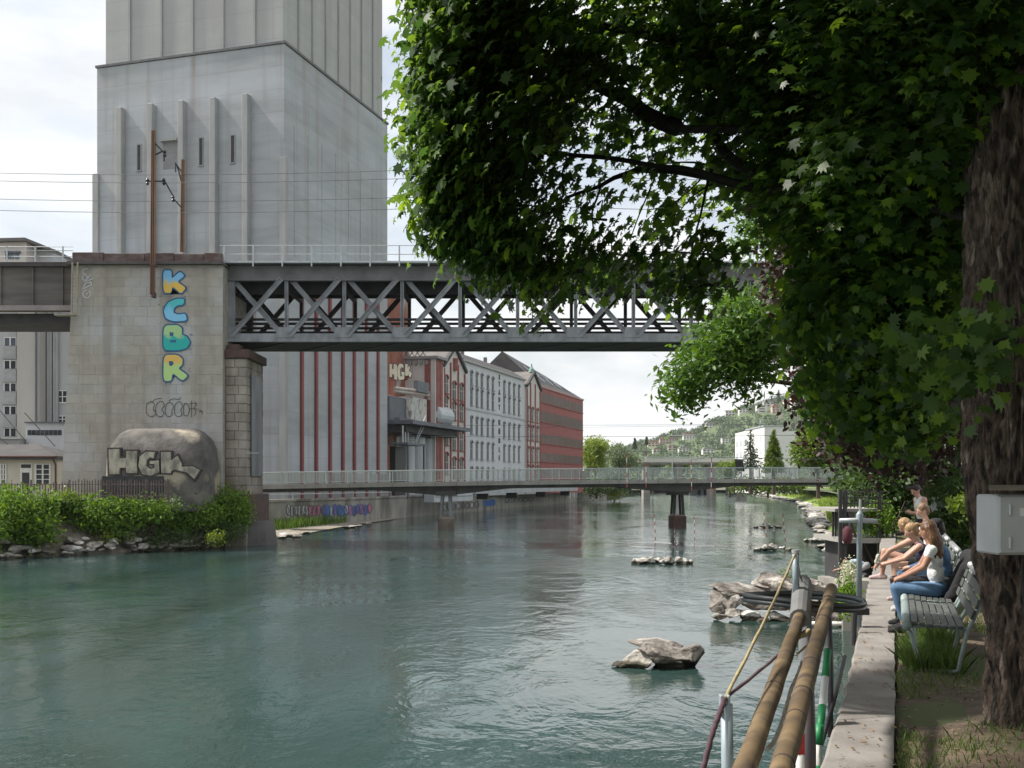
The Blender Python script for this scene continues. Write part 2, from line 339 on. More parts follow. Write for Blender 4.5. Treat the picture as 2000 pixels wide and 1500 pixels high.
for px, py in ((240, 213), (300, 206), (360, 200), (422, 194), (485, 187)):
    y = wloc(px); d = 112 + .29 * y; zt = Zp(py, d)
    q = MB(); q.box(-.75, .01, y - .33, y + .33, 2.5, zt); q.build('pilaster', m_concrib, T, local=True, bevel=.05)
lb(-.30, .3, -.30, .45, 2.5, Zp(308, 112)).build('corner_pilaster', m_concrib, T, local=True, bevel=.04)
lb(-.30, .3, WF - .4, WF + .35, 2.5, Zp(340, 118.7)).build('corner_pilaster', m_concrib, T, local=True, bevel=.04)
for px, a, b in ((272, 283, 333), (393, 270, 323), (455, 265, 318)):
    y = wloc(px); d = 112 + .29 * y; z0, z1 = Zp(b, d), Zp(a, d)
    sw = MB().box(-.012, .05, y - .2, y + .2, z0, z1).build('slit_window', m_dark, T, local=True)
    MB().box(-.07, .02, y + .2, y + .3, z0, z1).box(-.07, .02, y - .3, y - .2, z0, z1).box(-.07, .02, y - .3, y + .3, z1, z1 + .1).box(-.16, .02, y - .32, y + .32, z0 - .12, z0).build('slit_frame', m_concrib, sw, local=True)
y = wloc(333); d = 112 + .29 * y
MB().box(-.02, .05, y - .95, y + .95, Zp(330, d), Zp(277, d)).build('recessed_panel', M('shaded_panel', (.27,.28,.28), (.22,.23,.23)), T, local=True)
MB().box(-.5, .02, y - 1.05, y + 1.05, Zp(277, d), Zp(277, d) + .25).build('panel_hood', m_concrib, T, local=True)
for px in (588, 616, 643, 668, 690.5, 714, 737):
    x = s_of(px); q = MB(); q.box(x - .25, x + .25, -.26, .01, 2.6, Zp(548, dep(x))); q.build('red_rib', m_red, T, local=True, bevel=.03)
for px in (575, 602, 629, 656, 681, 704, 727):       # faint board joints on the river face
    x = s_of(px); MB().box(x - .07, x + .07, -.05, .01, 28.5, ZT - 8).build('joint_strip', m_conc, T, local=True)
MB().box(.3, SD, -.10, .01, 2.4, 5.6).build('plinth', M('plinth_concrete', (.27,.275,.27), (.22,.22,.215), sc=.7), T, local=True)

# ================================================================== MASONRY PIER
D0 = 76.0
PX0b, PX0t, PX1 = X(118, D0), X(143, D0), X(435, D0); ZB, ZTp = 3.2, Zp(517, D0)
pier = thing('masonry_pier', 'tall light stone bridge pier carrying colourful vertical graffiti letters', 'bridge pier', (PX0b, D0, ZB))
q = MB(); dd = 10.0
q.add([(PX0b, D0 + .043, ZB), (PX1, D0 + .043, ZB), (PX1, D0 + dd, ZB), (PX0b, D0 + dd, ZB), (PX0t, D0 + .043, ZTp), (PX1, D0 + .043, ZTp), (PX1, D0 + dd, ZTp), (PX0t, D0 + dd, ZTp)],
      [(0,3,2,1),(4,5,6,7),(0,1,5,4),(1,2,6,5),(2,3,7,6),(3,0,4,7)]); q.build('core', m_mortar, pier)
# unit block with chamfered face (front at -y)
def unit_block(name, mat, ch=.04, jit=0, sx=1, sz=1):
    q = MB(); a = ch
    v = [(-.5,0,-.5),(.5,0,-.5),(.5,0,.5),(-.5,0,.5)]
    w = [(-.5+a*sx, -1, -.5+a*sz), (.5-a*sx, -1, -.5+a*sz), (.5-a*sx, -1, .5-a*sz), (-.5+a*sx, -1, .5-a*sz)]
    w = [(p[0] + random.uniform(-jit, jit)*sx, p[1] + random.uniform(-.2, .2) * (jit > 0), p[2] + random.uniform(-jit, jit)*sz) for p in w]
    q.add(v + w, [(0,1,5,4),(1,2,6,5),(2,3,7,6),(3,0,4,7),(4,5,6,7)]); return q.mesh(name, mat)
blocks = [unit_block('stone', m_stone, .02, .02, .5, 1.2) for _ in range(6)]
nrow = 24; hrow = (ZTp - .2 - ZB) / nrow
rs = random.Random(3); cnt = 0
for r in range(nrow):
    z = ZB + (r + .5) * hrow; t = (z - ZB) / (ZTp - ZB); xa = PX0b + (PX0t - PX0b) * t; x = xa
    first = True
    while x < PX1 - .01:
        wd = rs.uniform(.75, 1.45) * (.6 if first and r % 2 else 1); first = False
        if PX1 - (x + wd) < .45: wd = PX1 - x
        o = link('stone', blocks[rs.randrange(6)], pier)
        c = Vector((x + wd / 2, D0 + .045, z)); o.location = rootm(pier).inverted() @ c
        o.scale = (wd - .012, rs.uniform(.010, .022), hrow - .011); x += wd; cnt += 1
print('pier stones', cnt)
# parapet
for k, (a, b, h) in enumerate(((143, 205, 494), (205, 285, 496), (285, 342, 495), (342, 400, 497), (400, 435, 495))):
    MB().box(X(a, D0) + .02, X(b, D0) - .02, D0 - .25, D0 + .2, Zp(512, D0), Zp(h, D0)).build('parapet_slab', m_rustcap, pier, bevel=.03)
MB().box(PX0t - .3, PX1 + .1, D0 - .42, D0 + dd, ZTp - .02, Zp(512, D0)).build('cornice', M('dark_cornice', (.075,.068,.066), (.11,.10,.095)), pier)
# graffiti letters on the pier (flat print)
rs2 = random.Random(5)
def offpoly(p, d):
    n = len(p); a = sum(p[i][0]*p[(i+1) % n][1] - p[(i+1) % n][0]*p[i][1] for i in range(n)); sg = 1 if a > 0 else -1; o = []
    for i in range(n):
        x0, y0 = p[i-1]; x1, y1 = p[i]; x2, y2 = p[(i+1) % n]
        e1 = Vector((x1-x0, y1-y0)).normalized(); e2 = Vector((x2-x1, y2-y1)).normalized()
        n1 = Vector((e1.y, -e1.x))*sg; n2 = Vector((e2.y, -e2.x))*sg; b = n1 + n2
        if b.length < .2: b = n1
        b.normalize(); k = d / max(.45, b.dot(n1)); o.append((x1 + b.x*k, y1 + b.y*k))
    return o
m_gblue = M('spray_navy', (.025,.09,.20), (.035,.13,.27), sc=3, rough=.7)
def gpos(a, b, dy): return P(290 + a / 4.69, 510 + b / 4.69, 1) * 0 + Vector((X(290 + a/4.69, D0), D0 - dy, Zp(510 + b/4.69, D0)))
GL = {'k': [(135,85),(212,85),(212,165),(290,95),(332,135),(262,190),(345,245),(300,300),(220,230),(208,292),(140,290)],
      'c': [(330,345),(250,347),(180,380),(140,450),(160,525),(230,553),(355,545),(338,480),(275,492),(228,475),(232,432),(265,405),(322,398)],
      'b': [(142,590),(265,585),(308,615),(304,675),(350,690),(383,745),(350,798),(270,818),(137,815)],
      'r': [(142,860),(268,858),(315,898),(310,950),(272,985),(365,1048),(312,1098),(222,1022),(210,1098),(138,1098)]}
GC = {'k': zsplit('spray_blue_yellow', (.22,.52,.78), (.75,.50,.10), Zp(510+190/4.69, D0)), 'c': zsplit('spray_turquoise', (.08,.52,.55), (.22,.55,.80), Zp(510+430/4.69, D0)),
      'b': zsplit('spray_green_teal', (.38,.60,.28), (.02,.42,.38), Zp(510+690/4.69, D0)), 'r': zsplit('spray_orange_lime', (.72,.48,.12), (.45,.66,.25), Zp(510+945/4.69, D0))}
def rnd_poly(p, it=2, c=.16):
    for _ in range(it): p = [tuple(Vector(a).lerp(Vector(b), t)) for a, b in zip(p, p[1:]+p[:1]) for t in (c, 1-c)]
    return p
GL = {a: rnd_poly(b) for a, b in GL.items()}
GH = {'b': [[(195,650),(232,655),(228,688),(196,686)], [(200,722),(255,722),(252,745),(200,747)]], 'r': [[(190,915),(225,918),(232,940),(215,962),(190,955)]], 'k': [], 'c': []}
for k in 'kcbr':
    o = MB().prism(offpoly(GL[k], 13), lambda a, b: gpos(a, b, .030), (0, .03, 0)).build('graffiti_letter', m_gblue, pier)
    MB().prism(GL[k], lambda a, b: gpos(a, b, .036), (0, .02, 0)).build('letter_fill', GC[k], o)
    for h in GH[k]: MB().prism(h, lambda a, b: gpos(a, b, .042), (0, .02, 0)).build('letter_counter', m_gblue, o)
sp_ = MB()
for _ in range(46):
    a, b = rs2.choice(((100, 170), (340, 160), (345, 320), (110, 440), (355, 500), (105, 570), (380, 680), (365, 810), (95, 880), (370, 980), (400, 1010), (120, 300), (390, 110))); a += rs2.gauss(0, 22); b += rs2.gauss(0, 26); rr_ = rs2.uniform(1.5, 6)
    sp_.add([gpos(a + rr_*math.cos(k*.785)*rs2.uniform(.7, 1.2), b + rr_*math.sin(k*.785)*rs2.uniform(.7, 1.2), .0235) for k in range(8)], [tuple(range(8))])
for a, b, h_ in ((150, 295, 26), (205, 300, 40), (310, 305, 22), (240, 556, 30), (340, 550, 38), (150, 818, 22), (300, 815, 30), (160, 1105, 44), (205, 1106, 26), (315, 1100, 36), (350, 250, 30)):
    sp_.add([gpos(a-2, b-4, .0236), gpos(a+2, b-4, .0236), gpos(a+1.4, b+h_, .0236), gpos(a-1.4, b+h_, .0236)], [(0,1,2,3)])
sp_.build('paint_splatter', m_gblue, pier)['kind'] = 'stuff'
def stroke(name, pts, wd, mat, parent, fmap, closed=False, smooth=3):
    p = [Vector(a) for a in pts]
    if smooth:
        for _ in range(smooth):     # Chaikin
            q = [] if closed else [p[0]]
            n = len(p); rgn = range(n) if closed else range(n - 1)
            for i in rgn: a, b = p[i], p[(i+1) % n]; q += [a*.75 + b*.25, a*.25 + b*.75]
            if not closed: q.append(p[-1])
            p = q
    if closed: p = p + [p[0]]
    L_, Rr = [], []
    for i in range(len(p)):
        d = p[min(i+1, len(p)-1)] - p[max(i-1, 0)]
        d = d.normalized() if d.length > 1e-9 else Vector((1, 0)); nn = Vector((-d.y, d.x)) * wd / 2
        L_.append(fmap(*(p[i] + nn))); Rr.append(fmap(*(p[i] - nn)))
    b = MB(); n = len(p); b.add(L_ + Rr, [(i, i+1, n+i+1, n+i) for i in range(n-1)]); return b.build(name, mat, parent)
m_tagk = M('spray_black', (.05,.05,.05), (.09,.09,.09), rough=.8); m_tagw = M('spray_white', (.66,.68,.70), (.55,.57,.6), rough=.8)
pm = lambda a, b: Vector((X(a, D0), D0 - .024, Zp(b, D0)))
for pts in ([(285,800),(287,788),(296,783),(303,790),(298,800),(306,806),(300,814),(288,812)], [(303,803),(306,787),(318,782),(322,793),(314,800),(322,806),(316,815),(306,812)],
            [(322,806),(324,789),(334,784),(340,795),(334,803),(338,812),(326,814)], [(340,806),(342,788),(352,783),(358,794),(352,800),(357,811),(346,815)],
            [(358,803),(360,786),(368,790),(371,802),(366,813),(359,811)], [(296,786),(304,779),(316,778)], [(330,783),(338,778),(350,781),(352,776)]):
    stroke('tag_outline', pts, 1.3, m_tagk, pier, pm, closed=len(pts) > 4)
for pts in ([(374,782),(374,815)], [(370,788),(384,788)], [(371,798),(386,799)], [(380,784),(385,790),(378,796),(384,803),(380,812)], [(388,803),(397,803)], [(390,799),(396,808)]):
    stroke('tag_outline', pts, 1.1, m_tagk, pier, pm)
for pts in ([(172,525),(162,526),(161,533),(170,538),(171,545),(163,548),(160,541),(168,534)], [(176,537),(172,545),(160,551),(178,546),(183,544)], [(178,553),(168,551),(164,560),(160,566),(172,559),(181,556),(176,549)], [(170,566),(162,570),(163,580),(172,583),(178,576),(174,568)]):
    stroke('tag_outline', pts, 1.7, m_tagw, pier, pm, closed=False)
stroke('tag_outline', [(168,574),(170,572),(171,575)], 1.4, m_tagw, pier, pm)

# ---- ladder on the pier's edge
ld = thing('ladder', 'beige metal ladder fixed beside the left girder end', 'ladder', (X(146, D0 - .5), D0 - .5, Zp(617, D0)))
m_lad = M('beige_metal', (.36,.33,.26), (.28,.25,.20), rough=.7)
for px in (141.5, 152): MB().bar(P(px, 512, D0 - .5), P(px - 2, 617, D0 - .5), .10, .10, (0, 1, 0)).build('rail', m_lad, ld)
for k in range(13):
    py = 522 + k * 7.4; MB().tube([P(141.5, py, D0 - .5), P(151.5, py, D0 - .5)], .025, 6).build('rung', m_lad, ld)
MB().box(X(115, D0), X(154, D0), D0 - .8, D0 - .2, Zp(619, D0), Zp(616.5, D0)).build('landing', m_lad, ld)

# ================================================================== SMALL BEARING PIER
bp = thing('bearing_pier', 'narrow rust-stained stone pier under the end of the truss bridge', 'bridge pier', (-19.7, 79, 0))
bx0, bx1, by0, by1 = X(437, 76.6), X(482, 76.6), 76.6, 81.6; zt = Zp(700, 76.6)
bx0 = PX1 + .01
MB().box(bx0, bx1 - .05, by0 + .05, by1, -1, zt).build('core', m_stone2, bp)
bl2 = [unit_block('stone', m_stone2, .05, .04, .6, 1) for _ in range(4)]
nr = 16; hr = (zt - 3.0) / nr
for r in range(nr):
    z = 3.0 + (r + .5) * hr; cut = bx0 + (bx1 - bx0) * (.45 if r % 2 else .62)
    for a, b in ((bx0, cut), (cut, bx1)):
        o = link('stone', bl2[rs.randrange(4)], bp); o.location = rootm(bp).inverted() @ Vector(((a+b)/2, by0 + .052, z)); o.scale = (b - a - .03, rs.uniform(.05, .08), hr - .03)
    ycut = [by0, by0 + 2.2, by1] if r % 2 else [by0, by0 + 1.3, by0 + 3.3, by1]
    for a, b in zip(ycut, ycut[1:]):
        o = link('stone', bl2[rs.randrange(4)], bp); o.location = rootm(bp).inverted() @ Vector((bx1 - .052, (a+b)/2, z)); o.rotation_euler = (0, 0, R(90)); o.scale = (b - a - .03, rs.uniform(.045, .06), hr - .03)
MB().box(bx0, bx1 + .25, by0 - .2, by1 + .2, zt, Zp(683, 76.6)).build('cap', m_rust, bp, bevel=.05)
MB().box(bx0 + .1, bx0 + 1.0, by0 + .1, by0 + 1.2, Zp(683, 76.6), Zp(672, 76.6)).build('bearing_shoe', m_rust, bp, bevel=.05)
MB().box(bx1 + .03, bx1 + .12, by0 + 1.0, by1 - .9, Zp(930, 79), Zp(735, 79)).build('steel_plate', M('dark_plate', (.07,.075,.09), (.16,.165,.175), sc=.8, st=(1,1,.4), rough=.5), bp)
MB().box(bx0 - .25, bx1 + .35, by0 - .6, by1 + .5, 1.6, 3.7).build('rusty_collar', m_rust, bp, bevel=.06)
q = MB(); q.lathe([(2.45, -1), (2.3, .4), (2.1, 1.7)], (X(480, 79) - .1, 79.2, 0), 20); q.build('foot', M('wet_concrete', (.13,.125,.115), (.08,.075,.07), sc=1, rough=.7, bump=.3), bp)
MB().tube([P(482, 885, 76.4), P(506, 885, 76.4)], .03, 6).build('bracket', m_galv, bp)

# ================================================================== TRUSS RAIL BRIDGE
DN, DF = 77.5, 83.0
tb = thing('truss_bridge', 'grey steel lattice truss railway bridge crossing high over the river', 'railway bridge', (X(440, DN), DN, Zp(685, DN)))
xs0, pan, NP = X(447, DN), 4.165, 16
z_tc0, z_tc1 = Zp(547, DN), Zp(519, DN); z_bc0, z_bc1 = Zp(668, DN), Zp(652, DN); xe = xs0 + pan * NP
for d, mt in ((DN, m_steel), (DF, m_steeld)):  # far truss gets dark steel: the deck's shade is put into its colour
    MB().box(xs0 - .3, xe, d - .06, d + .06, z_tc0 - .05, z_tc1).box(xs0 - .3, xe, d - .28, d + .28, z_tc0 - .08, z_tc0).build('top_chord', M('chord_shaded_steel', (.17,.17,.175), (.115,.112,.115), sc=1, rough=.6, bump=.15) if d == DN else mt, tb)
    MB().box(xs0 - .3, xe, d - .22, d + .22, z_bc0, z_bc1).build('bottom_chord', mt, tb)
    for i in range(NP + 1):
        x = xs0 + pan * i; big = i == 0; hw = .42 if big else .10
        q = MB(); q.box(x - hw, x + hw, d - .05, d + .05, z_bc1, z_tc0 - .08)
        q.box(x - hw - .02, x - hw + .04, d - .17, d + .12, z_bc1 + .002, z_tc0 - .082).box(x + hw - .04, x + hw + .02, d - .17, d + .12, z_bc1 + .002, z_tc0 - .082)
        q.build('vertical', mt, tb)
        if i < NP:
            for s in (0, 1):
                zz = (z_bc1 - .15, z_tc0 + .05) if s == 0 else (z_tc0 + .05, z_bc1 - .15); off = -.24 if s == 0 else .2
                a = Vector((x + .3, d + off, zz[0])); b = Vector((x + pan - .3, d + off, zz[1]))
                q = MB(); q.bar(a, b, .34, .05, (0, 1, 0)); dv = (b - a).normalized(); pv = Vector((-dv.z, 0, dv.x)) * .15
                q.bar(a + pv + Vector((0, -.07, 0)), b + pv + Vector((0, -.07, 0)), .05, .12, (0, 1, 0)).bar(a - pv + Vector((0, -.07, 0)), b - pv + Vector((0, -.07, 0)), .05, .12, (0, 1, 0))
                q.build('diagonal', mt, tb)
        if d == DN:
            MB().prism([(x - .75, z_bc1 - .3), (x + .75, z_bc1 - .3), (x + .6, z_bc1 + .45), (x - .6, z_bc1 + .45)], lambda a, b: Vector((a, DN - .262, b)), (0, .02, 0)).build('gusset_plate', mt, tb)
for i in range(NP + 1):
    x = xs0 + pan * i
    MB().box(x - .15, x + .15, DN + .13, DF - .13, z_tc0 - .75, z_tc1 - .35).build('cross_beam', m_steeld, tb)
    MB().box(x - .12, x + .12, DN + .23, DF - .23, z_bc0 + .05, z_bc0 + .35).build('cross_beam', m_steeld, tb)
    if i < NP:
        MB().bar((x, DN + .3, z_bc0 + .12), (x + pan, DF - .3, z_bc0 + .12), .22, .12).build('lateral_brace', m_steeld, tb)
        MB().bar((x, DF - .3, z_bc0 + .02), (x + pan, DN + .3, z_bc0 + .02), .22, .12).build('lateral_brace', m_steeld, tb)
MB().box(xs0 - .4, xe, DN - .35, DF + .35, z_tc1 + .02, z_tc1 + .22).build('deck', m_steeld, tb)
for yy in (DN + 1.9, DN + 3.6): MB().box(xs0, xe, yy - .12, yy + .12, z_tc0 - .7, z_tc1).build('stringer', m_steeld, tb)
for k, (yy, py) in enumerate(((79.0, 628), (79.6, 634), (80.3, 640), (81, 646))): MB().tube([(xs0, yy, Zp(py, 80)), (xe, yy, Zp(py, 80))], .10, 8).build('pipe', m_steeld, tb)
MB().box(xs0 - .3, xe, DN + .24, DF - .24, z_bc0 + .02, z_bc0 + .3).build('lower_deck', M('underside_shade_steel', (.022,.021,.02), (.04,.036,.033), sc=1.2, rough=.8), tb)  # near-black colour paints the shade on the bridge underside
MB().box(xs0 - .4, xe, DN - .95, DN - .36, z_tc1 + .03, z_tc1 + .16).build('walkway', m_galv, tb)
rail_x = [xs0 - .1 + pan/2 * i for i in range(NP * 2)]
for x in rail_x: MB().box(x - .05, x + .05, DN - 1.03, DN - .95, z_tc1 - .25, z_tc1 + 1.25).build('railing_post', m_galv, tb)
for z in (.62, 1.24): MB().tube([(xs0 - .4, DN - .99, z_tc1 + z), (xe, DN - .99, z_tc1 + z)], .028, 6).build('handrail', m_galv, tb)
for x in rail_x[::2]: MB().box(x - .05, x + .05, DF + .5, DF + .58, z_tc1, z_tc1 + 1.25).build('railing_post', m_galv, tb)
MB().tube([(xs0, DF + .54, z_tc1 + 1.24), (xe, DF + .54, z_tc1 + 1.24)], .028, 6).build('handrail', m_galv, tb)

# ================================================================== LEFT PLATE GIRDER
gb = thing('plate_girder', 'weathered brown plate girder span running off to the left of the stone pier', 'girder bridge', (X(0, D0), D0, Zp(628, D0)))
xa, xb = X(-160, D0), X(139, D0)
MB().box(xa, xb, D0 + .3, D0 + .4, Zp(606, D0), Zp(518, D0)).build('web', m_girder, gb)
MB().box(xa, xb, D0 - .05, D0 + 1.1, Zp(520, D0), Zp(512, D0)).build('top_flange', M('dark_flange', (.05,.045,.045), (.075,.065,.06)), gb)
MB().box(xa, xb, D0 + .02, D0 + .9, Zp(606, D0), Zp(596, D0)).build('bottom_flange', M('pale_flange', (.30,.27,.26), (.23,.20,.20), sc=1), gb)
MB().box(xa, xb, D0 + 1.0, D0 + 5.5, Zp(627, D0), Zp(608, D0)).build('lower_deck', m_steeld, gb)
MB().box(xa, xb, D0 + .6, D0 + 6, Zp(518, D0) - .3, Zp(513, D0)).build('deck', m_steeld, gb)
for px in (-120, -60, 0 - 1, 62, 120): MB().box(X(px, D0) - .05, X(px, D0) + .05, D0 + .12, D0 + .3, Zp(595, D0), Zp(521, D0)).build('stiffener', m_girder, gb)
for px in (-100, -45, 9, 64.5, 119): MB().box(X(px, D0) - .045, X(px, D0) + .045, D0 + .3, D0 + .38, Zp(512, D0), Zp(479, D0)).build('railing_post', m_galv, gb)
for py in (480, 487.5, 499): MB().tube([(xa, D0 + .34, Zp(py, D0)), (X(139, D0), D0 + .34, Zp(py, D0))], .026, 6).build('handrail', m_galv, gb)

# ================================================================== CATENARY MASTS + WIRES
def mast(label, px, top, bot, d, w=.30):
    t = thing('catenary_mast', label, 'mast', tuple(P(px, bot, d)), group='catenary masts on the pier')
    a, b = P(px, bot, d), P(px + 2, top, d)
    m_mast = M('mast_rust', (.26,.13,.075), (.17,.10,.07), sc=2, st=(1,1,.3), rough=.8)
    q = MB(); q.bar(a, b, .06, w, (0, 1, 0)); q.bar(a + Vector((-w/2, 0, 0)), b + Vector((-w/2.6, 0, 0)), .22, .06, (1, 0, 0)); q.bar(a + Vector((w/2, 0, 0)), b + Vector((w/2.6, 0, 0)), .22, .06, (1, 0, 0)); q.build('post', m_mast, t)
    return t
m1 = mast('tall rusty catenary mast rising in front of the stone pier', 298, 255, 575, 75.2, .26)
MB().box(X(293, 75), X(303, 75), 75.05, 75.5, Zp(520, 75), Zp(516, 75)).build('clamp', m_rust, m1)
MB().box(X(295, 75), X(301, 75), 75.05, 75.5, Zp(580, 75), Zp(570, 75)).build('foot', m_rust, m1)
m2 = mast('rusty catenary mast with bracket arms behind the pier top', 356, 312, 492, 80.5, .22)
for t, pts in ((m1, [[(303,280),(322,300)], [(304,302),(318,295)], [(320,302),(321,315)], [(285,354),(322,354)], [(322,354),(340,386)]]),
               (m2, [[(342,318),(358,340)], [(343,318),(343,336)], [(346,322),(357,365)], [(337,386),(357,408)], [(354,366),(360,366)]])):
    d = 75.2 if t is m1 else 80.5
    for a, b in pts: MB().tube([P(*a, d), P(*b, d)], .055, 6).build('bracket_arm', m_black, t)
for a, d, t in (((322, 300), 75.2, m1), ((288, 355), 75.2, m1), ((320, 355), 75.2, m1), ((357, 340), 80.5, m2), ((338, 388), 80.5, m2), ((355, 408), 80.5, m2)):
    MB().lathe([(.05, -.25), (.13, -.12), (.06, 0), (.13, .12), (.05, .25)], P(*a, d), 8).build('insulator', m_black, t)
def wire(label, pts, r=.022, group='thin overhead wires', cat='cable', name='overhead_wire', mat=None):
    o = MB().tube(pts, r, 5).build(name, mat or m_wire); tag(o, label, cat, group); return o
for i, (l, y0, y1, d) in enumerate((('upper overhead wire in front of the grey tower', 345, 338, 78), ('overhead wire sagging just below the slit windows', 330, 320, 80.4),
        ('overhead wire crossing the middle of the pilasters', 380, 377, 80.5), ('lowest overhead wire across the tower front', 402, 400, 78.2))):
    pts = [P(-300 + 2600 * k / 24, y0 + (y1 - y0) * k / 24 + 14 * math.sin(math.pi * ((k * 2600 / 24) % 1300) / 1300), d) for k in range(25)]
    wire(l, pts)

# ================================================================== BUNKER with HGK
bk = thing('concrete_bunker', 'rounded weathered concrete bunker with pale HGK letters against the pier foot', 'bunker', tuple(P(308, 985, 73)))
cx, hw = X(304, 72.5), (X(408, 72.5) - X(202, 72.5)) / 2; zb, zs, ztop = 2.6, Zp(892, 72.5), Zp(834, 72.5)
v = []; f = []; NA, NZ = 72, 22
def sq(t, e): c, s = math.cos(t), math.sin(t); return (abs(c)**(2/e)*(1 if c > 0 else -1), abs(s)**(2/e)*(1 if s > 0 else -1))
prof = [(1, zb + (zs - .9 - zb) * k / 8) for k in range(9)] + [((math.cos(a))**.8, zs - .9 + (ztop - zs + .9) * math.sin(a)**.9) for a in [math.pi/2*k/13 for k in range(1, 13)]]
for k, (r, z) in enumerate(prof):
    for j in range(NA):
        a, b = sq(2*math.pi*j/NA, 4.2); jit = .03*math.sin(5*j + k*1.7); v.append((cx + a*hw*(r*.56+.44 if k > 8 else 1)*(1+jit*.1), 74.4 + b*2.6*r, z + jit*.5))
for k in range(len(prof)-1):
    for j in range(NA): f.append((k*NA+j, k*NA+(j+1) % NA, (k+1)*NA+(j+1) % NA, (k+1)*NA+j))
f.append(tuple((len(prof)-1)*NA + j for j in range(NA)))
MB().add(v, f).build('shell', m_concdark, bk, smooth=True)
yf = 74.4 - 2.6
bm_ = lambda dy: (lambda a, b: Vector((X(180 + a/5.554, 72), yf - dy, Zp(820 + b/5.554, 72))))
HG = [[(195,320),(310,318),(312,418),(385,415),(385,340),(500,340),(502,578),(385,578),(382,520),(312,520),(310,588),(198,592)],
      [(695,352),(600,345),(530,400),(515,500),(560,590),(650,605),(742,570),(735,440),(640,450),(640,478),(690,480),(690,525),(640,532),(600,500),(605,440),(640,405),(680,420)],
      [(762,350),(868,350),(870,440),(940,390),(985,480),(980,510),(1100,505),(1180,545),(1120,640),(1040,570),(900,540),(868,560),(866,578),(762,576)]]
m_hg = M('faded_silver_paint', (.46,.43,.34), (.20,.185,.16), sc=2.2, st=(1,1,.5), rough=.8, lo=.42, hi=.62)
for p in HG:
    o = MB().prism(offpoly(p, 17), bm_(.05), (0, .35, 0)).build('graffiti_letter', M('spray_dark_outline', (.045,.035,.035), (.07,.06,.055)), bk)
    MB().prism(p, bm_(.07), (0, .1, 0)).build('letter_fill', m_hg, o)
MB().box(X(202, 72), X(322, 72), yf - .06, yf + .3, Zp(975, 72), Zp(930, 72)).build('dark_doorway', m_dark, bk)
# ================================================================== FENCE in front of the bunker
fn = thing('picket_fence', 'rusty iron picket fence between the bank shrubs and the bunker', 'fence', tuple(P(165, 975, 70)))
pk = MB(); pk.box(-.03, .03, -.012, .012, 0, 1.28).add([(-.03, -.012, 1.28), (.03, -.012, 1.28), (.03, .012, 1.28), (-.03, .012, 1.28), (0, 0, 1.42)], [(0,1,4),(1,2,4),(2,3,4),(3,0,4)]); pkm = pk.mesh('picket', m_fence)
zf = Zp(976, 70)
for i in range(64):
    px = -14 + i * 5.42; o = link('picket', pkm, fn); o.location = rootm(fn).inverted() @ Vector((X(px, 70), 70 - .02, zf + .02*math.sin(i*2.3))); o.rotation_euler = (0, random.uniform(-.02, .02), 0)
    o.scale = (1.25, 1, random.uniform(.9, 1.0) if px > 140 else random.uniform(.75, .85))
for z in (.25, 1.0): MB().tube([(X(-20, 70), 70.02, zf + z), (X(329, 70), 70.02, zf + z)], .03, 6).build('fence_rail', m_fence, fn)
for px in (60, 135, 210, 285, 329): MB().box(X(px, 70) - .05, X(px, 70) + .05, 70.0, 70.1, zf - .3, zf + 1.3).build('fence_post', m_fence, fn)

# ================================================================== LEAF TOOLS
def rot_basis(nrm):
    n = nrm / np.linalg.norm(nrm, axis=1, keepdims=True); r = rng.normal(size=n.shape); t = r - (r*n).sum(1, keepdims=True)*n
    t /= np.linalg.norm(t, axis=1, keepdims=True) + 1e-9; return t, np.cross(n, t), n
MAPLE = np.array([(0,-.40,0),(.13,-.34,.02),(.40,-.40,-.08),(.30,-.14,.03),(.60,.04,-.13),(.32,.12,.04),(.36,.36,-.05),(.13,.30,.04),(0,.68,-.16),(-.13,.30,.04),(-.36,.36,-.05),(-.32,.12,.04),(-.60,.04,-.13),(-.30,-.14,.03),(-.40,-.40,-.08),(-.13,-.34,.02)], float)
LEAF6 = np.array([(0,-.5,0),(.22,-.2,.03),(.24,.12,.03),(0,.55,-.04),(-.24,.12,.03),(-.22,-.2,.03)], float)
LEAF4 = np.array([(0,-.5,0),(.3,0,.06),(0,.5,0),(-.3,0,-.06)], float)
SLIM = np.array([(0,-.5,0),(.13,-.05,.02),(0,.5,-.05),(-.13,-.05,.02)], float)
def leaf_mesh(name, pts, size, shape, mat, up=(0,0,1), spread=.8, out=None, droop=0.0):
    n = len(pts); nr = np.tile(np.array(up, float), (n, 1)) + rng.normal(size=(n, 3))*spread
    if out is not None: nr = nr + out
    a, b, c = rot_basis(nr); s = (size if np.ndim(size) else np.full(n, size))[:, None, None]
    V = (shape[None, :, 0:1]*a[:, None] + shape[None, :, 1:2]*b[:, None] + shape[None, :, 2:3]*c[:, None]) * s + pts[:, None]
    return npmesh(name, V.reshape(-1, 3), len(shape), mat)
def clumps(centers, per, rad):
    n = len(centers); c = np.repeat(np.asarray(centers), per, axis=0); return c + rng.normal(size=c.shape) * rad
def ellips(c, r, n, shell=.0):
    u = rng.normal(size=(n, 3)); u /= np.linalg.norm(u, axis=1, keepdims=True); k = rng.random((n, 1))**(1/3)
    if shell: k = shell + (1 - shell) * k
    return np.asarray(c) + u * k * np.asarray(r)
def crown(name, parent, pts, size, shape, mat, **k):
    inv = np.array(rootm(parent).inverted()) if parent else np.eye(4)
    p = pts @ inv[:3, :3].T + inv[:3, 3]; return link(name, leaf_mesh(name, p, size, shape, mat, **k), parent)
m_lbush = leafmat('bush_leaf', [(.05,.11,.014), (.12,.22,.025), (.08,.16,.02), (.17,.27,.035)], .3, .8)
m_ldark = leafmat('dark_bush_leaf', [(.03,.065,.015), (.055,.10,.02), (.04,.085,.018)], .3)
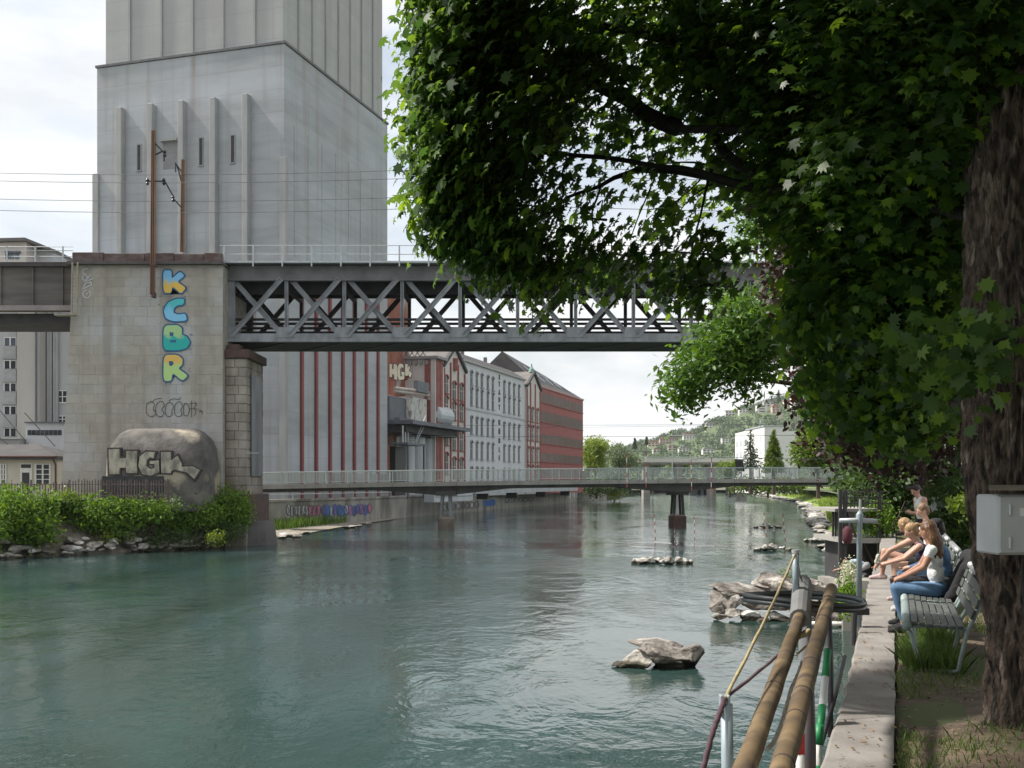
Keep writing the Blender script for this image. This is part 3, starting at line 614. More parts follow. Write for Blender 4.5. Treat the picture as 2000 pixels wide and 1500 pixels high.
m_wood = M('bark_brown', (.10,.075,.055), (.06,.045,.035), sc=3, st=(1,1,.3), rough=.95, bump=.6, bsc=14)

# ================================================================== LEFT BANK: rubble slope, shrubs, stones
# sloping rubble wall
v = []; f = []
line = [(-70, 30), (-52, 52), (-38, 60.2), (-30.6, 63.8), (-23, 71.6), (-19.2, 80)]
pl = []
for (a, b), (c, d) in zip(line, line[1:]):
    for k in range(14): t = k/14; pl.append((a+(c-a)*t, b+(d-b)*t))
pl.append(line[-1]); NS = 12
for i, (x, y) in enumerate(pl):
    for k in range(NS + 1):
        t = k/NS; j = .22*math.sin(i*1.9+k*2.7)+.15*math.sin(i*.7-k*4.1); v.append((x - 3.3*t + j*.5, y + 2.6*t + j*.4, -.6 + 4.1*t**.8 + j*.25))
for i in range(len(pl)-1):
    for k in range(NS): a = i*(NS+1)+k; f.append((a, a+NS+1, a+NS+2, a+1))
o = MB().add(v, f).build('rubble_bank', M('rubble_earth', (.24,.205,.165), (.12,.10,.08), sc=1.8, rough=1, bump=1.0, bsc=5, c3=(.36,.32,.27), sc3=1.2, bdist=.12)); tag(o, 'rubbly stone bank sloping down to the water below the shrubs', kind='structure')
import mathutils.noise as mn
def rockmesh(name, seed, mat, rough=.22, flat=.7, sub=2, cuts=6):
    r = random.Random(seed); bm = bmesh.new(); bmesh.ops.create_icosphere(bm, subdivisions=sub, radius=1)
    pl = [(Vector((r.gauss(0,1), r.gauss(0,1), r.gauss(0,1))).normalized(), r.uniform(.42, .8)) for _ in range(cuts)]
    ph = [r.uniform(0, 6) for _ in range(6)]
    for q in bm.verts:
        c = q.co.copy()
        for n, d in pl:
            e = c.dot(n) - d
            if e > 0: c -= n * e
        c *= 1 + rough*.4*(math.sin(c.x*5+ph[0])*math.sin(c.y*6+ph[1])+.6*math.sin(c.z*9+ph[2])*math.sin(c.x*11+ph[3])); c *= 1 + .07*mn.noise(c*2.0+Vector((seed, 0, 0))) + (.045*mn.noise(c*5.5+Vector((0, seed, 0))) + .03*mn.noise(c*12) if sub > 2 else 0); q.co = Vector((c.x, c.y, c.z*flat))
    me = bpy.data.meshes.new(name); bm.to_mesh(me); bm.free(); me.materials.append(mat); return me
RK = [rockmesh('rock', 10+i, m_rock, sub=3) for i in range(8)]
RKD = [rockmesh('rock', 40+i, m_rockd, sub=4, cuts=9) for i in range(5)]
def rock(mesh, loc, sc, rz, label, group, rx=0.0, name='rock'):
    o = link(name, mesh); o.location = loc; o.scale = sc; o.rotation_euler = (rx, rx*.6, rz); tag(o, label, 'rock', group); return o
k = 0
for i in range(230):
    t = .35+.65*rs.random(); idx = t * (len(pl)-1); i0 = int(idx); x = pl[i0][0] + rs.uniform(-1.2, .35); y = pl[i0][1] + rs.uniform(-.3, .3)
    if X(-40, y) > x: continue
    s = rs.uniform(.16, .42); o = rock(RK[rs.randrange(8)], (x, y, max(-.05, (pl[i0][0]+.35-x)*.75+rs.uniform(-.1, .2))), (s*1.6, s*1.1, s*.8), rs.uniform(0, 6), 'pale rubble stone at the waterline below the left bank shrubs', 'waterline stones of the left bank', name='shore_stone')
def shrub(label, blobs, size, mat, per=26, rad=.34, name='shrub', cat='shrub', group=None, spread=.9, shape=LEAF6, stems=True):
    """blobs: (px,py,d,rx,ry,rz, nclump)"""
    c0 = P(blobs[0][0], blobs[0][1], blobs[0][2]); t = thing(name, label, cat, tuple(c0), group=group); pts = []
    for px, py, d, rx, ry, rz, n in blobs:
        c = P(px, py, d); pts.append(clumps(ellips(c, (rx*d/F, rz, ry*d/F), n, .35), per, rad))
    pts = np.concatenate(pts); crown('foliage', t, pts, rng.uniform(size*.7, size*1.3, len(pts)), shape, mat, spread=spread, up=(-.2,-.5,.8))
    if stems:
        q = MB()
        for _ in range(5): a = c0 + Vector((rs.uniform(-.6,.6), rs.uniform(0,.4), -1.4)); q.tube([a, a + Vector((rs.uniform(-.5,.5), rs.uniform(-.3,.3), 1.0)), a + Vector((rs.uniform(-.9,.9), rs.uniform(-.4,.4), 2.0))], [.05,.035,.015], 5)
        q.build('stems', m_wood, t)
    return t
GB = 'shrubs on the left bank'
shrub('large bushy green shrub at the far left reaching down to the water', [(40,992,66.5,70,34,1.2,120),(55,1035,65.5,55,28,.9,80),(10,1015,65,55,45,1.0,80),(-60,1010,62,70,60,1.2,70)], .24, m_lbush, group=GB)
shrub('leafy green shrub growing below the picket fence', [(165,992,69.3,68,16,.9,90),(190,1018,68.9,40,14,.5,35)], .22, m_lbush, group=GB)
shrub('mixed green shrub hanging below the right end of the fence', [(285,1000,70.5,66,15,.9,90),(240,1025,69.8,35,16,.5,34)], .22, m_lbush, group=GB)
shrub('bright green shrub below the bunker wall', [(390,1002,72.6,46,16,.9,60),(350,1024,71.8,36,12,.5,26)], .20, m_lbush, group=GB)
shrub('bright green bush piled against the foot of the narrow pier', [(452,984,75,30,20,.9,70),(455,1010,74.6,28,18,.7,40)], .22, m_lbush, group=GB)
shrub('dark ivy trailing down the rubble bank near the narrow pier', [(430,1040,73,45,14,.5,40),(330,1048,71,50,10,.4,30)], .16, m_ldark, group=GB, stems=False)
# grass strip below the quay wall
def grass(name, label, pts, h, wd, mat, lean=.35):
    n = len(pts); hh = h * rng.uniform(.5, 1.25, n); a = rng.uniform(0, 2*np.pi, n); d = np.stack([np.cos(a), np.sin(a), np.zeros(n)], 1)
    ln = rng.normal(size=(n, 2))*lean; tip = pts + np.stack([ln[:, 0]*hh, ln[:, 1]*hh, hh], 1); mid = (pts + tip)/2 + np.array([0, 0, 1])*hh[:, None]*.12
    V = np.stack([pts - d*wd/2, pts + d*wd/2, mid + d*wd*.35, tip, mid - d*wd*.35], 1); o = link(name, npmesh(name, V.reshape(-1, 3), 5, mat)); tag(o, label, None, None, 'stuff'); return o
m_grass = leafmat('grass_blade', [(.055,.12,.02), (.10,.19,.03), (.13,.20,.05), (.075,.15,.025)], .3)
n = 5200; px = rng.uniform(530, 676, n); d = rng.uniform(88, 118, n); x = (px-1000)/F*d; yw = 106 + (x + 23.2)*(16.7/5.1)
ok = (d > 84) & (x > -31 + (d-84)*.33) ; t = np.clip((676-px)/146, 0, 1)
d = 4.3*F/(rng.uniform(1013, 1046, n) - HOR); x = (px-1000)/F*d; zz = np.full(n, .12)
ok = (x < -17.3 + (d-122)*.2) & ((1046 - (d*0 + (4.3*F/d + HOR))) > (px-530)*.09)
grass('reeds', 'tall green reeds at the foot of the graffiti wall', np.stack([x, d, zz], 1)[ok], 1.0, .10, m_grass, .25)
v = [P(525, 1012, 1)*0]; q = MB()
q.add([(X(526, 128), 117, .1), (X(526, 90), 88.5, .1), (X(600, 95), 95, .06), (X(680, 112), 112, .05), (X(790, 137), 137, .05), (X(690, 135), 128, .1)], [(0,1,2,3,4,5)])
tag(q.build('gravel_shore', M('shore_gravel', (.30,.27,.22), (.18,.16,.12), sc=3, rough=1, bump=.6, bsc=8)), 'thin gravel shore under the quay wall', kind='structure')
for i, (px, py, s) in enumerate(((565, 1046, .5), (578, 1048, .35), (600, 1041, .3), (676, 1030, .3), (690, 1029, .4), (702, 1027, .25), (548, 1049, .3), (720, 1023, .25))):
    d = 4.4*F/(py-HOR); o = rock(RK[i % 8], (X(px, d), d, .12), (s*2, s*1.3, s*.7), i, 'pale flat stone at the water below the graffiti wall', 'stones below the graffiti wall', name='shore_stone'); o['label'] = ('fourth', 'fifth', 'third', 'third last', 'second last', 'penultimate', 'first', 'last')[i] + ' flat pale stone from the left below the graffiti wall' if i not in (1, 2, 4, 5) else ('', 'wider pale stone amid the left shore stones', 'pale stone where the reeds end', '', 'widest flat stone at the right of the reeds', 'small flat stone right of the widest one')[i]

# ================================================================== QUAY WALL left, graffiti
A0 = Vector((-26.4, 95.5, 0)); A1 = Vector((-18.1, 122.7, 0)); A2 = Vector((26, 295, 0))
qw = thing('quay_wall', 'stained concrete quay wall covered in graffiti along the far bank', 'wall', tuple(A0))
q = MB()
def wallseg(a, b, z0, z1, th): n_ = Vector((b-a)).normalized(); s = Vector((-n_.y, n_.x, 0))*th; a, b = Vector(a), Vector(b); return [a+Vector((0,0,z0)), b+Vector((0,0,z0)), b+s+Vector((0,0,z0)), a+s+Vector((0,0,z0)), a+Vector((0,0,z1)), b+Vector((0,0,z1)), b+s+Vector((0,0,z1)), a+s+Vector((0,0,z1))]
BX = [(0,3,2,1),(4,5,6,7),(0,1,5,4),(1,2,6,5),(2,3,7,6),(3,0,4,7)]
NRM = Vector((A2 - A1)).normalized(); NOUT = Vector((NRM.y, -NRM.x, 0))
segs = [A0, A0.lerp(A1, .5), A1] + [A1.lerp(A2, k/8) for k in range(1, 9)]
for a, b in zip(segs, segs[1:]): MB().add(wallseg(a, b, -1, 2.6, .6), BX).build('wall_panel', m_walldirty, qw)
for a, b in zip(segs, segs[1:]): MB().add(wallseg(a + NOUT*.12, b + NOUT*.12, 2.61, 2.85, .8), BX).build('coping', m_walldirty, qw)
U0 = (A1 - A0).normalized(); NO0 = Vector((U0.y, -U0.x, 0))
def on_wall(px, py, off=.03):
    k = (px-1000)/F; a, u, no = (A0, U0, NO0) if px < 693 else (A1, NRM, NOUT); s = (a.x - k*a.y)/(k*u.y - u.x); p = a + u*s; return Vector((p.x, p.y, Zp(py, p.y))) + no*off
def blob_tag(px, py, w, h, col, line):
    n = 9; pts = [(px + w/2*math.cos(2*math.pi*i/n)*rs.uniform(.65, 1.1), py + h/2*math.sin(2*math.pi*i/n)*rs.uniform(.75, 1.1)) for i in range(n)]
    o = MB().add([on_wall(a, b, .025) for a, b in pts], [tuple(range(n))]).build('graffiti_shape', col, qw)
    stroke('graffiti_outline', pts, 1.2, line, qw, lambda a, b: on_wall(a, b, .04), True, 2)
    stroke('graffiti_outline', [(px + rs.uniform(-w, w)*.3, py - h*.35), (px + rs.uniform(-w, w)*.4, py), (px + rs.uniform(-w, w)*.3, py + h*.35)], 1.0, line, qw, lambda a, b: on_wall(a, b, .05), False, 2)
gc = lambda n, c: M('spray_' + n, c, tuple(x*.75 for x in c), sc=2, rough=.75)
sil, pnk, vio, blu, wht = gc('silver', (.40,.40,.40)), gc('pink', (.45,.16,.24)), gc('violet', (.14,.11,.32)), gc('blue', (.06,.16,.42)), gc('white2', (.55,.55,.55))
for i in range(9): blob_tag(563 + i*7.2, 996 + (i % 2)*2, 11, 24, sil if i < 6 else pnk, m_tagk)
for i in range(13): blob_tag(632 + i*7.4, 997 + (i % 3)*1.5 - i*.35, 11, 26 - i*.3, (vio, blu, sil, vio, blu, blu, sil, pnk)[i % 8] if i < 9 else (pnk, vio)[i % 2], (m_tagk, blu)[i % 2])
for i in range(5): blob_tag(946 + i*4.5, 983 - i*.4, 7, 13, blu, blu)
for i in range(8): blob_tag(868 + i*9, 991 - i*.8, 9, 14, wht if i % 3 == 0 else m_walldirty, m_tagk)
for i in range(6): blob_tag(990 + i*9, 978 - i*.6, 8, 9, sil, m_tagk)
for pts in ([(1113,973),(1114,959),(1118,968),(1121,958),(1122,972)], [(1126,958),(1127,972)], [(1135,958),(1131,961),(1134,966),(1131,971)]): stroke('graffiti_letter', pts, 1.6, m_tagw, qw, lambda a, b: on_wall(a, b, .03), False, 0)
# handrail along the quay near the tower
hr_ = thing('quay_handrail', 'pale metal handrail on the quay between the bearing pier and the grey box', 'handrail', tuple(A0 + Vector((0, 0, 2.85))))
hp = [A0.lerp(A1, t) for t in (0, .25, .5, .75, 1)] + [A1 + NRM*6, A1 + NRM*12]
for p in hp: MB().box(p.x-.05, p.x+.05, p.y-.05, p.y+.05, 2.85, 3.95).build('post', m_galv, hr_)
for z in (3.35, 3.9): MB().tube([p + Vector((0,0,z)) for p in hp], .05, 6).build('rail', m_galv, hr_)

# ================================================================== FOOTBRIDGE
FA, FB = Vector((X(508, 100), 100, 0)), Vector((X(1684, 113), 113, 0))
fb = thing('footbridge', 'long low footbridge with pale balustrade crossing the river', 'footbridge', (0, 106, 0))
def fpos(t): p = FA.lerp(FB, t); return p, 4.32 + 1.2*t - .55*t*t
fdir = (FB - FA).normalized(); fn_ = Vector((-fdir.y, fdir.x, 0))
NB = 30
for i in range(NB):
    a, za = fpos(i/NB); b, zb_ = fpos((i+1)/NB); g_ = fdir*.015
    q = MB(); q.add([a+g_+Vector((0,0,za-.42)), b-g_+Vector((0,0,zb_-.42)), b-g_+fn_*3+Vector((0,0,zb_-.42)), a+g_+fn_*3+Vector((0,0,za-.42)), a+g_+Vector((0,0,za)), b-g_+Vector((0,0,zb_)), b-g_+fn_*3+Vector((0,0,zb_)), a+g_+fn_*3+Vector((0,0,za))], BX); q.build('deck_slab', m_deck, fb)
    for side, m_ in ((0.06, m_greenrail), (2.9, m_greenrail)):
        q = MB(); nbal = 15
        for k in range(nbal):
            c = a.lerp(b, (k+.5)/nbal) + fn_*side; z = za + (zb_-za)*(k+.5)/nbal; q.box(c.x-.016, c.x+.016, c.y-.016, c.y+.016, z+.14, z+1.06)
        pn = q.build('baluster_panel', m_, fb)
        c = a + fn_*side; MB().box(c.x-.045, c.x+.045, c.y-.045, c.y+.045, za, za+1.16).build('railing_post', m_, fb)
        MB().tube([a + fn_*side + Vector((0,0,za+1.12)), b + fn_*side + Vector((0,0,zb_+1.12))], .055, 6).build('handrail', m_, fb)
        MB().tube([a + fn_*side + Vector((0,0,za+.14)), b + fn_*side + Vector((0,0,zb_+.14))], .035, 6).build('bottom_rail', m_, fb)
for off in (.45, 2.5):
    v = []; f = []; n = 60
    for i in range(n + 1):
        t = i/n; p, z = fpos(t); xx = p.x; hg = .32
        for xc in (X(870, 103), X(1327, 109)): hg = max(hg, .95 - abs(xx - xc)*.10)
        for k, zz in ((0, z-.425), (1, z-.425-hg)): v += [p + fn_*off + Vector((0,0,zz)), p + fn_*(off+.2) + Vector((0,0,zz))]
    for i in range(n): a = i*4; b = a+4; f += [(a, b, b+1, a+1), (a+2, a+3, b+3, b+2), (a, a+2, b+2, b), (a+1, b+1, b+3, a+3)]
    MB().add(v, f).build('girder', m_deckd, fb)
for px, d in ((870, 103.2), (1327, 109.3)):
    c = Vector((X(px, d), d+1.4, 0)); gd = 2.95
    col = MB(); 
    for sx in (-.42, .42):
        for sy in (-.9, .9): MB().tube([c + Vector((sx*1.15, sy*1.1, 1.0)), c + Vector((sx*.85, sy, gd+.5))], .14, 10).build('pier_column', m_steel if px < 900 else m_steeld, fb)
    MB().box(c.x-.75, c.x+.75, c.y-1.3, c.y+1.3, -1, 1.2).build('pier_foot', m_rust if px > 900 else M('pier_foot_concrete', (.23,.19,.16), (.15,.12,.10), sc=1.5, rough=.9), fb, bevel=.15)
    MB().box(c.x-1.0, c.x+1.0, c.y-1.2, c.y+1.2, gd+.3, gd+.75).build('pier_cap', m_deckd, fb)
MB().box(FB.x-.5, FB.x+1.0, FB.y-.5, FB.y+4, 0, 3.6).build('abutment', m_walldirty, fb)
# banner and bicycles on the footbridge
fp = lambda px, py, d=111.0: P(px, py, d)
bn = thing('black_banner', 'black cloth banner hung over the footbridge railing', 'banner', tuple(fp(1443, 935)))
d = 110.2; gw = [(1435, 897), (1451, 898), (1454, 921), (1439, 919)]
v = []; f = []
for j in range(9):
    for i in range(9):
        a = Vector(gw[0]).lerp(Vector(gw[1]), i/8); b = Vector(gw[3]).lerp(Vector(gw[2]), i/8); c = a.lerp(b, j/8); v.append(P(c.x, c.y, d - .06*math.sin(i*1.3+j*.5)))
for j in range(8):
    for i in range(8): a = j*9+i; f.append((a, a+1, a+10, a+9))
o = MB().add(v, f).build('cloth', m_black, bn, smooth=True); mod = o.modifiers.new('s', 'SOLIDIFY'); mod.thickness = .02
MB().tube([P(1434, 896.5, d+.05), P(1452.5, 897.5, d+.05)], .04, 6).build('pole', m_galv, bn)
def bicycle(label, px, d):
    z = Zp(934, d) + .02; t = thing('bicycle', label, 'bicycle', (X(px, d), d, z), group='bicycles parked on the footbridge'); c = Vector((X(px, d), d, z))
    for s in (-.52, .52):
        pts = [c + Vector((s + .33*math.cos(2*math.pi*k/20), 0, .34 + .33*math.sin(2*math.pi*k/20))) for k in range(21)]; w_ = MB().tube(pts, .022, 6, False).build('wheel', m_black, t)
    q = MB(); J = {'bb': (-.05, .30), 'st': (-.2, .80), 'ht': (.36, .82), 'r': (-.52, .34), 'f': (.52, .34), 'hb': (.33, 1.0)}
    j = {k: c + Vector((a, 0, b)) for k, (a, b) in J.items()}
    for a, b in (('bb','st'),('st','ht'),('bb','ht'),('bb','r'),('st','r'),('ht','f'),('ht','hb')): q.tube([j[a], j[b]], .024, 6)
    q.build('frame', m_white, t); MB().box(j['st'].x-.13, j['st'].x+.1, d-.06, d+.06, j['st'].z, j['st'].z+.06).build('saddle', m_black, t)
    MB().tube([j['hb'] + Vector((0, -.25, 0)), j['hb'] + Vector((.05, 0, .02)), j['hb'] + Vector((0, .25, 0))], .018, 6).build('handlebar', m_black, t)
bicycle('bicycle leaning behind the footbridge railing nearer the black banner', 1530, 114.2)
bicycle('bicycle leaning behind the footbridge railing nearer the near bank', 1630, 115.3)

# ================================================================== MILL BUILDINGS along the far bank
def mill(name, label, cat, loc=O, dx=0): return thing(name, label, cat, tuple(O), ang)
def lx(px): return s_of(px)
def zAt(px, py): return Zp(py, dep(s_of(px)))
# --- white mill
wm = mill('white_mill', 'long white mill building with rows of narrow arched windows', 'building')
xa, xb = lx(905), lx(1025); zr = zAt(905, 705); zc = zAt(905, 688)
lb(xa, xb, 0, 16, 2.4, zr).build('wall', m_cwhite, wm, local=True)
MB().box(xa, xb, -.35, 16, zr, zr + .3).build('cornice', M('cornice_stone', (.42,.41,.40), (.35,.34,.33)), wm, local=True)
q = MB(); q.add([(xa,-.15,zr+.3),(xb,-.15,zr+.3),(xb,2.6,zc+.6),(xa,2.6,zc+.6),(xa,16,zr+.3),(xb,16,zr+.3),(xa,13.4,zc+.6),(xb,13.4,zc+.6)], [(0,1,2,3),(3,2,7,6),(6,7,5,4),(0,3,6,4),(1,5,7,2)]); rf = q.build('roof', m_roof, wm, local=True)
for s_ in (.25, .6): MB().box(xa+(xb-xa)*s_, xa+(xb-xa)*s_+.5, 3, 3.5, zc+.3, zc+1.6).build('chimney', m_roofg, rf, local=True)
MB().box(xa, xb, -.12, .01, zAt(920, 799)-.15, zAt(920, 799)+.15).build('string_course', M('cornice_stone2', (.46,.46,.47), (.40,.40,.41)), wm, local=True)
cols = [920.7, 931.3, 941, 952.7, 962.5, 984.7, 994.5, 1004, 1013.5]; rows = [(19.9, 22.1), (16.7, 19.5), (12.2, 15.0), (8.3, 11.1), (5.1, 7.0)]
def arch_window(t, x, z0, z1, w, frame, pane, lint=None, yf=0.0, arch=True):
    n = 7; r = w/2; top = [(x + r*math.cos(math.pi*k/(n-1)), z1 - r*.55 + r*.55*math.sin(math.pi*k/(n-1))) for k in range(n)] if arch else [(x+r, z1), (x-r, z1)]
    poly = [(x - r, z0), (x + r, z0)] + top
    o = MB().prism(poly, lambda a, b: Vector((a, yf-.012, b)), (0, .05, 0)).build('window', pane, t, local=True)
    q = MB(); q.box(x-.04, x+.04, yf-.05, yf, z0, z1-.05).box(x-r, x+r, yf-.052, yf, z0+(z1-z0)*.55-.04, z0+(z1-z0)*.55+.04); q.build('glazing_bar', frame, o, local=True)
    MB().box(x-r-.12, x+r+.12, yf-.22, yf, z0-.16, z0).build('sill', lint or frame, o, local=True)
    ap = [(x + (r+.16)*math.cos(math.pi*k/(n-1)), z1 - r*.55 + (r*.55+.2)*math.sin(math.pi*k/(n-1))) for k in range(n)]; ip = [(x + (r+.0)*math.cos(math.pi*k/(n-1)), z1 - r*.55 + (r*.55+.0)*math.sin(math.pi*k/(n-1))) for k in range(n)]
    if arch: MB().prism(ap + ip[::-1], lambda a, b: Vector((a, yf-.14, b)), (0, .14, 0)).build('lintel', lint or frame, o, local=True)
m_winframe = M('window_frame_grey', (.40,.41,.42), (.34,.35,.36)); m_lint = M('lintel_stone', (.34,.34,.35), (.28,.28,.29))
for cpx in cols:
    for z0, z1 in rows: arch_window(wm, lx(cpx), z0, z1, 1.15, m_winframe, m_glassd, m_lint)
def text_part(name, ch, parent, loc, size, mat, rot):
    cu = bpy.data.curves.new(name, 'FONT'); cu.body = ch; cu.size = size; cu.extrude = .04; cu.align_x = 'CENTER'; cu.align_y = 'CENTER'; cu.offset = .05
    tmp = bpy.data.objects.new(name, cu); me = bpy.data.meshes.new_from_object(tmp); bpy.data.objects.remove(tmp); me.materials.clear(); me.materials.append(mat)
    o = link(name, me, parent); o.location = loc; o.rotation_euler = rot; return o
for ch, cy in zip('STADTMÜHLE', (290, 340, 400, 455, 510, 620, 690, 755, 820, 880)):
    text_part('letter', ch, wm, (lx(974.8), -.05, zAt(974.8, 660 + cy/3.75)), 1.15, m_black, (R(90), 0, 0))
# --- mill gable block with red trim
def gable_block(name, label, p0, p1, py_eave, py_peak, colpx, rws, wpx, wid, topz=None):
    t = mill(name, label, 'building'); xa, xb = lx(p0), lx(p1); ze, zp = zAt(p0, py_eave), zAt((p0+p1)/2, py_peak); xm = (xa+xb)/2
    MB().prism([(xa, 2.4), (xb, 2.4), (xb, ze), (xm, zp), (xa, ze)], lambda a, b: Vector((a, -.25, b)), (0, 14, 0)).build('wall', m_ccream, t, local=True)
    for a, b in (((xa-.3, ze-.2), (xm, zp+.1)), ((xb+.3, ze-.2), (xm, zp+.1))): MB().bar((a[0], -.4, a[1]), (b[0], -.4, b[1]), .5, .45, (0, 1, 0)).build('bargeboard', m_roof, t, local=True)
    q = MB(); q.add([(xa-.2, -.2, ze), (xm, -.2, zp+.25), (xm, 14, zp+.25), (xa-.2, 14, ze), (xb+.2, -.2, ze), (xb+.2, 14, ze)], [(0,1,2,3),(1,4,5,2)]); q.build('roof', m_roofg, t, local=True)
    xs = [lx(c) for c in colpx]
    for i, x in enumerate([xa+.3] + [(a+b)/2 for a, b in zip(xs, xs[1:])] + [xb-.3]): MB().box(x-.18, x+.18, -.42, -.24, 3, ze - .5 if i in (0, len(xs)) else ze+.6).build('red_pilaster', m_redbrick, t, local=True)
    for i, x in enumerate(xs):
        for z0, z1 in rws[i]: arch_window(t, x, z0, z1, wid, m_ccream, m_glassd, m_redbrick, yf=-.26)
    return t, xm, zp
rw = [(17.0, 19.6), (13.9, 16.6), (9.4, 12.4), (5.2, 8.3)]
gm, xm, zp = gable_block('gabled_mill', 'cream gabled mill front with dark red arched windows next to the white mill', 862, 905, 712, 678, (868.5, 884, 898), [[(z0+.6, z1+.6) for z0, z1 in rw], rw, rw], 0, 1.5)
MB().lathe([(.55, -.9), (.55, .9)], (xm, -.3, zp - 2.6), 12).build('round_window', m_redbrick, gm, local=True)
# corner turret with round window (its end wall faces upstream)
xt = lx(862); xs_ = lx(845)
MB().box(xs_, xt, -.4, 9, 2.4, zAt(850, 702)).build('turret_wall', m_ccream, gm, local=True)
MB().box(xs_-.5, xt+.3, -.9, 9.2, zAt(850, 702), zAt(850, 697)).build('turret_cornice', M('cornice_grey', (.30,.29,.29), (.24,.23,.23)), gm, local=True)
for a in (.25, .62): x = xs_ + (xt-xs_)*a; MB().box(x-.5, x+.5, -.55, -.39, 3, zAt(850, 703)).build('red_pilaster', m_redbrick, gm, local=True)
MB().box(xs_-.1, xs_-.001, .3, 1.2, 3, zAt(850, 703)).build('red_pilaster', m_redbrick, gm, local=True)
for k in range(9):
    y = 1.0 + k*.85; zt_ = zAt(850, 697); MB().bar((xs_-.1, y, zt_), (xs_-.1, y+.85, zt_+1.1), .09, .09).build('lattice_bar', m_roofg, gm, local=True); MB().bar((xs_-.1, y+.85, zt_), (xs_-.1, y, zt_+1.1), .09, .09).build('lattice_bar', m_roofg, gm, local=True)
MB().box(xs_-.2, xs_, .8, 9, zAt(850, 697)+1.1, zAt(850, 697)+1.3).build('lattice_rail', m_roofg, gm, local=True)
c = (4.6, zAt(845, 728)); MB().prism([(c[0]+1.15*math.cos(2*math.pi*k/20), c[1]+1.15*math.sin(2*math.pi*k/20)) for k in range(20)], lambda a, b: Vector((xs_-.12, a, b)), (.1, 0, 0)).build('window_surround', m_redbrick, gm, local=True)
MB().prism([(c[0]+.6*math.cos(2*math.pi*k/16), c[1]+.6*math.sin(2*math.pi*k/16)) for k in range(16)], lambda a, b: Vector((xs_-.16, a, b)), (.1, 0, 0)).build('round_window', m_glassd, gm, local=True)
for k in range(10): MB().box(xs_-.35, xs_-.001, .6+k*.85, 1.0+k*.85, zAt(845, 712), zAt(845, 703)).build('corbel', M('cornice_grey', (.3,.29,.29)), gm, local=True)
# --- narrow gable between white mill and red block
rws2 = [(15.9, 18.6), (12.4, 15.2), (8.4, 11.2), (4.6, 7.8)]
ng, xm, zp = gable_block('narrow_gable_house', 'narrow gabled house with arched windows between white and red buildings', 1025.5, 1052.5, 752, 728, (1028.5, 1037.5, 1047), [rws2]*3, 0, 1.3)
MB().lathe([(.6, 0), (.45, .6), (.15, 1.0), (.1, 1.6)], (xm, .1, zp+.1), 10).build('copper_finial', M('copper_green', (.22,.36,.30), (.17,.28,.24)), ng, local=True)
# --- red office block
rb = mill('red_office_block', 'dark red office block with long bands of windows', 'building'); xa, xb = lx(1053.2), lx(1137); zt = zAt(1053, 756)
lb(xa, xb, -.2, 15, 2.4, zt).build('wall', m_redwall, rb, local=True)
MB().box(xa, xb+.2, -.4, 15, zt, zt+.35).build('eaves', M('pale_eaves', (.48,.30,.28), (.4,.25,.23)), rb, local=True)
q = MB(); q.add([(xa,-.1,zt+.35),(xb,-.1,zt+.35),(xb-4,7.5,zt+5.4),(xa,7.5,zt+7.2),(xa,15,zt+.35),(xb,15,zt+.35)], [(0,1,2,3),(3,2,5,4),(1,5,2),(0,3,4)]); rf = q.build('roof', m_roof, rb, local=True)
for k in range(9):
    u = .08+.095*k; a = Vector((xa+(xb-xa)*u, -.1, zt+.35)); b = Vector((xa+(xb-4-xa)*u, 7.5, zt+7.2-1.8*u)); p0, p1 = a.lerp(b, .22 + .25*(k % 2)), a.lerp(b, .42 + .25*(k % 2)); q = MB(); q.bar(p0 + Vector((0,-.05,.12)), p1 + Vector((0,-.05,.12)), 1.1, .12, (0,-.7,.7)); q.build('skylight', m_glassb, rf, local=True)
bands = [(zAt(1055, 785), zAt(1055, 766)), (zAt(1055, 823), zAt(1055, 802)), (zAt(1055, 865), zAt(1055, 847)), (zAt(1055, 901), zAt(1055, 884)), (zAt(1055, 930), zAt(1055, 917))]
for z0, z1 in bands:
    nW = 26; wdt = (xb-xa-1)/nW
    for k in range(nW):
        x = xa+.5+wdt*(k+.5); MB().box(x-wdt*.36, x+wdt*.36, -.215, -.15, z0, z1).build('window', m_glassd, rb, local=True)
    MB().box(xa+.3, xb-.2, -.38, -.2, z0-.16, z0-.02).build('window_ledge', m_redwall, rb, local=True)
# --- grey mansard roofed house behind
gh = mill('mansard_house', 'house with a rounded grey mansard roof rising behind the white mill', 'building'); x0, x1 = lx(1015)-2, lx(1052)+2
MB().box(x0, x1, 16.5, 28, 2.4, 22).build('wall', m_ccream, gh, local=True)
zz = 22; q = MB(); L4 = [[(x0-.3,16.2,zz),(x1+.3,16.2,zz),(x1+.3,28.3,zz),(x0-.3,28.3,zz)], [(x0+1,17.6,zz+3.2),(x1-1,17.6,zz+3.2),(x1-1,27,zz+3.2),(x0+1,27,zz+3.2)], [(x0+4,20,zz+5),(x1-4,20,zz+5),(x1-4,24.5,zz+5),(x0+4,24.5,zz+5)]]
q.add(L4[0]+L4[1]+L4[2], [(k*4+i, k*4+(i+1) % 4, k*4+4+(i+1) % 4, k*4+4+i) for k in (0,1) for i in range(4)] + [(8,9,10,11)]); q.build('roof', m_roofg, gh, local=True)
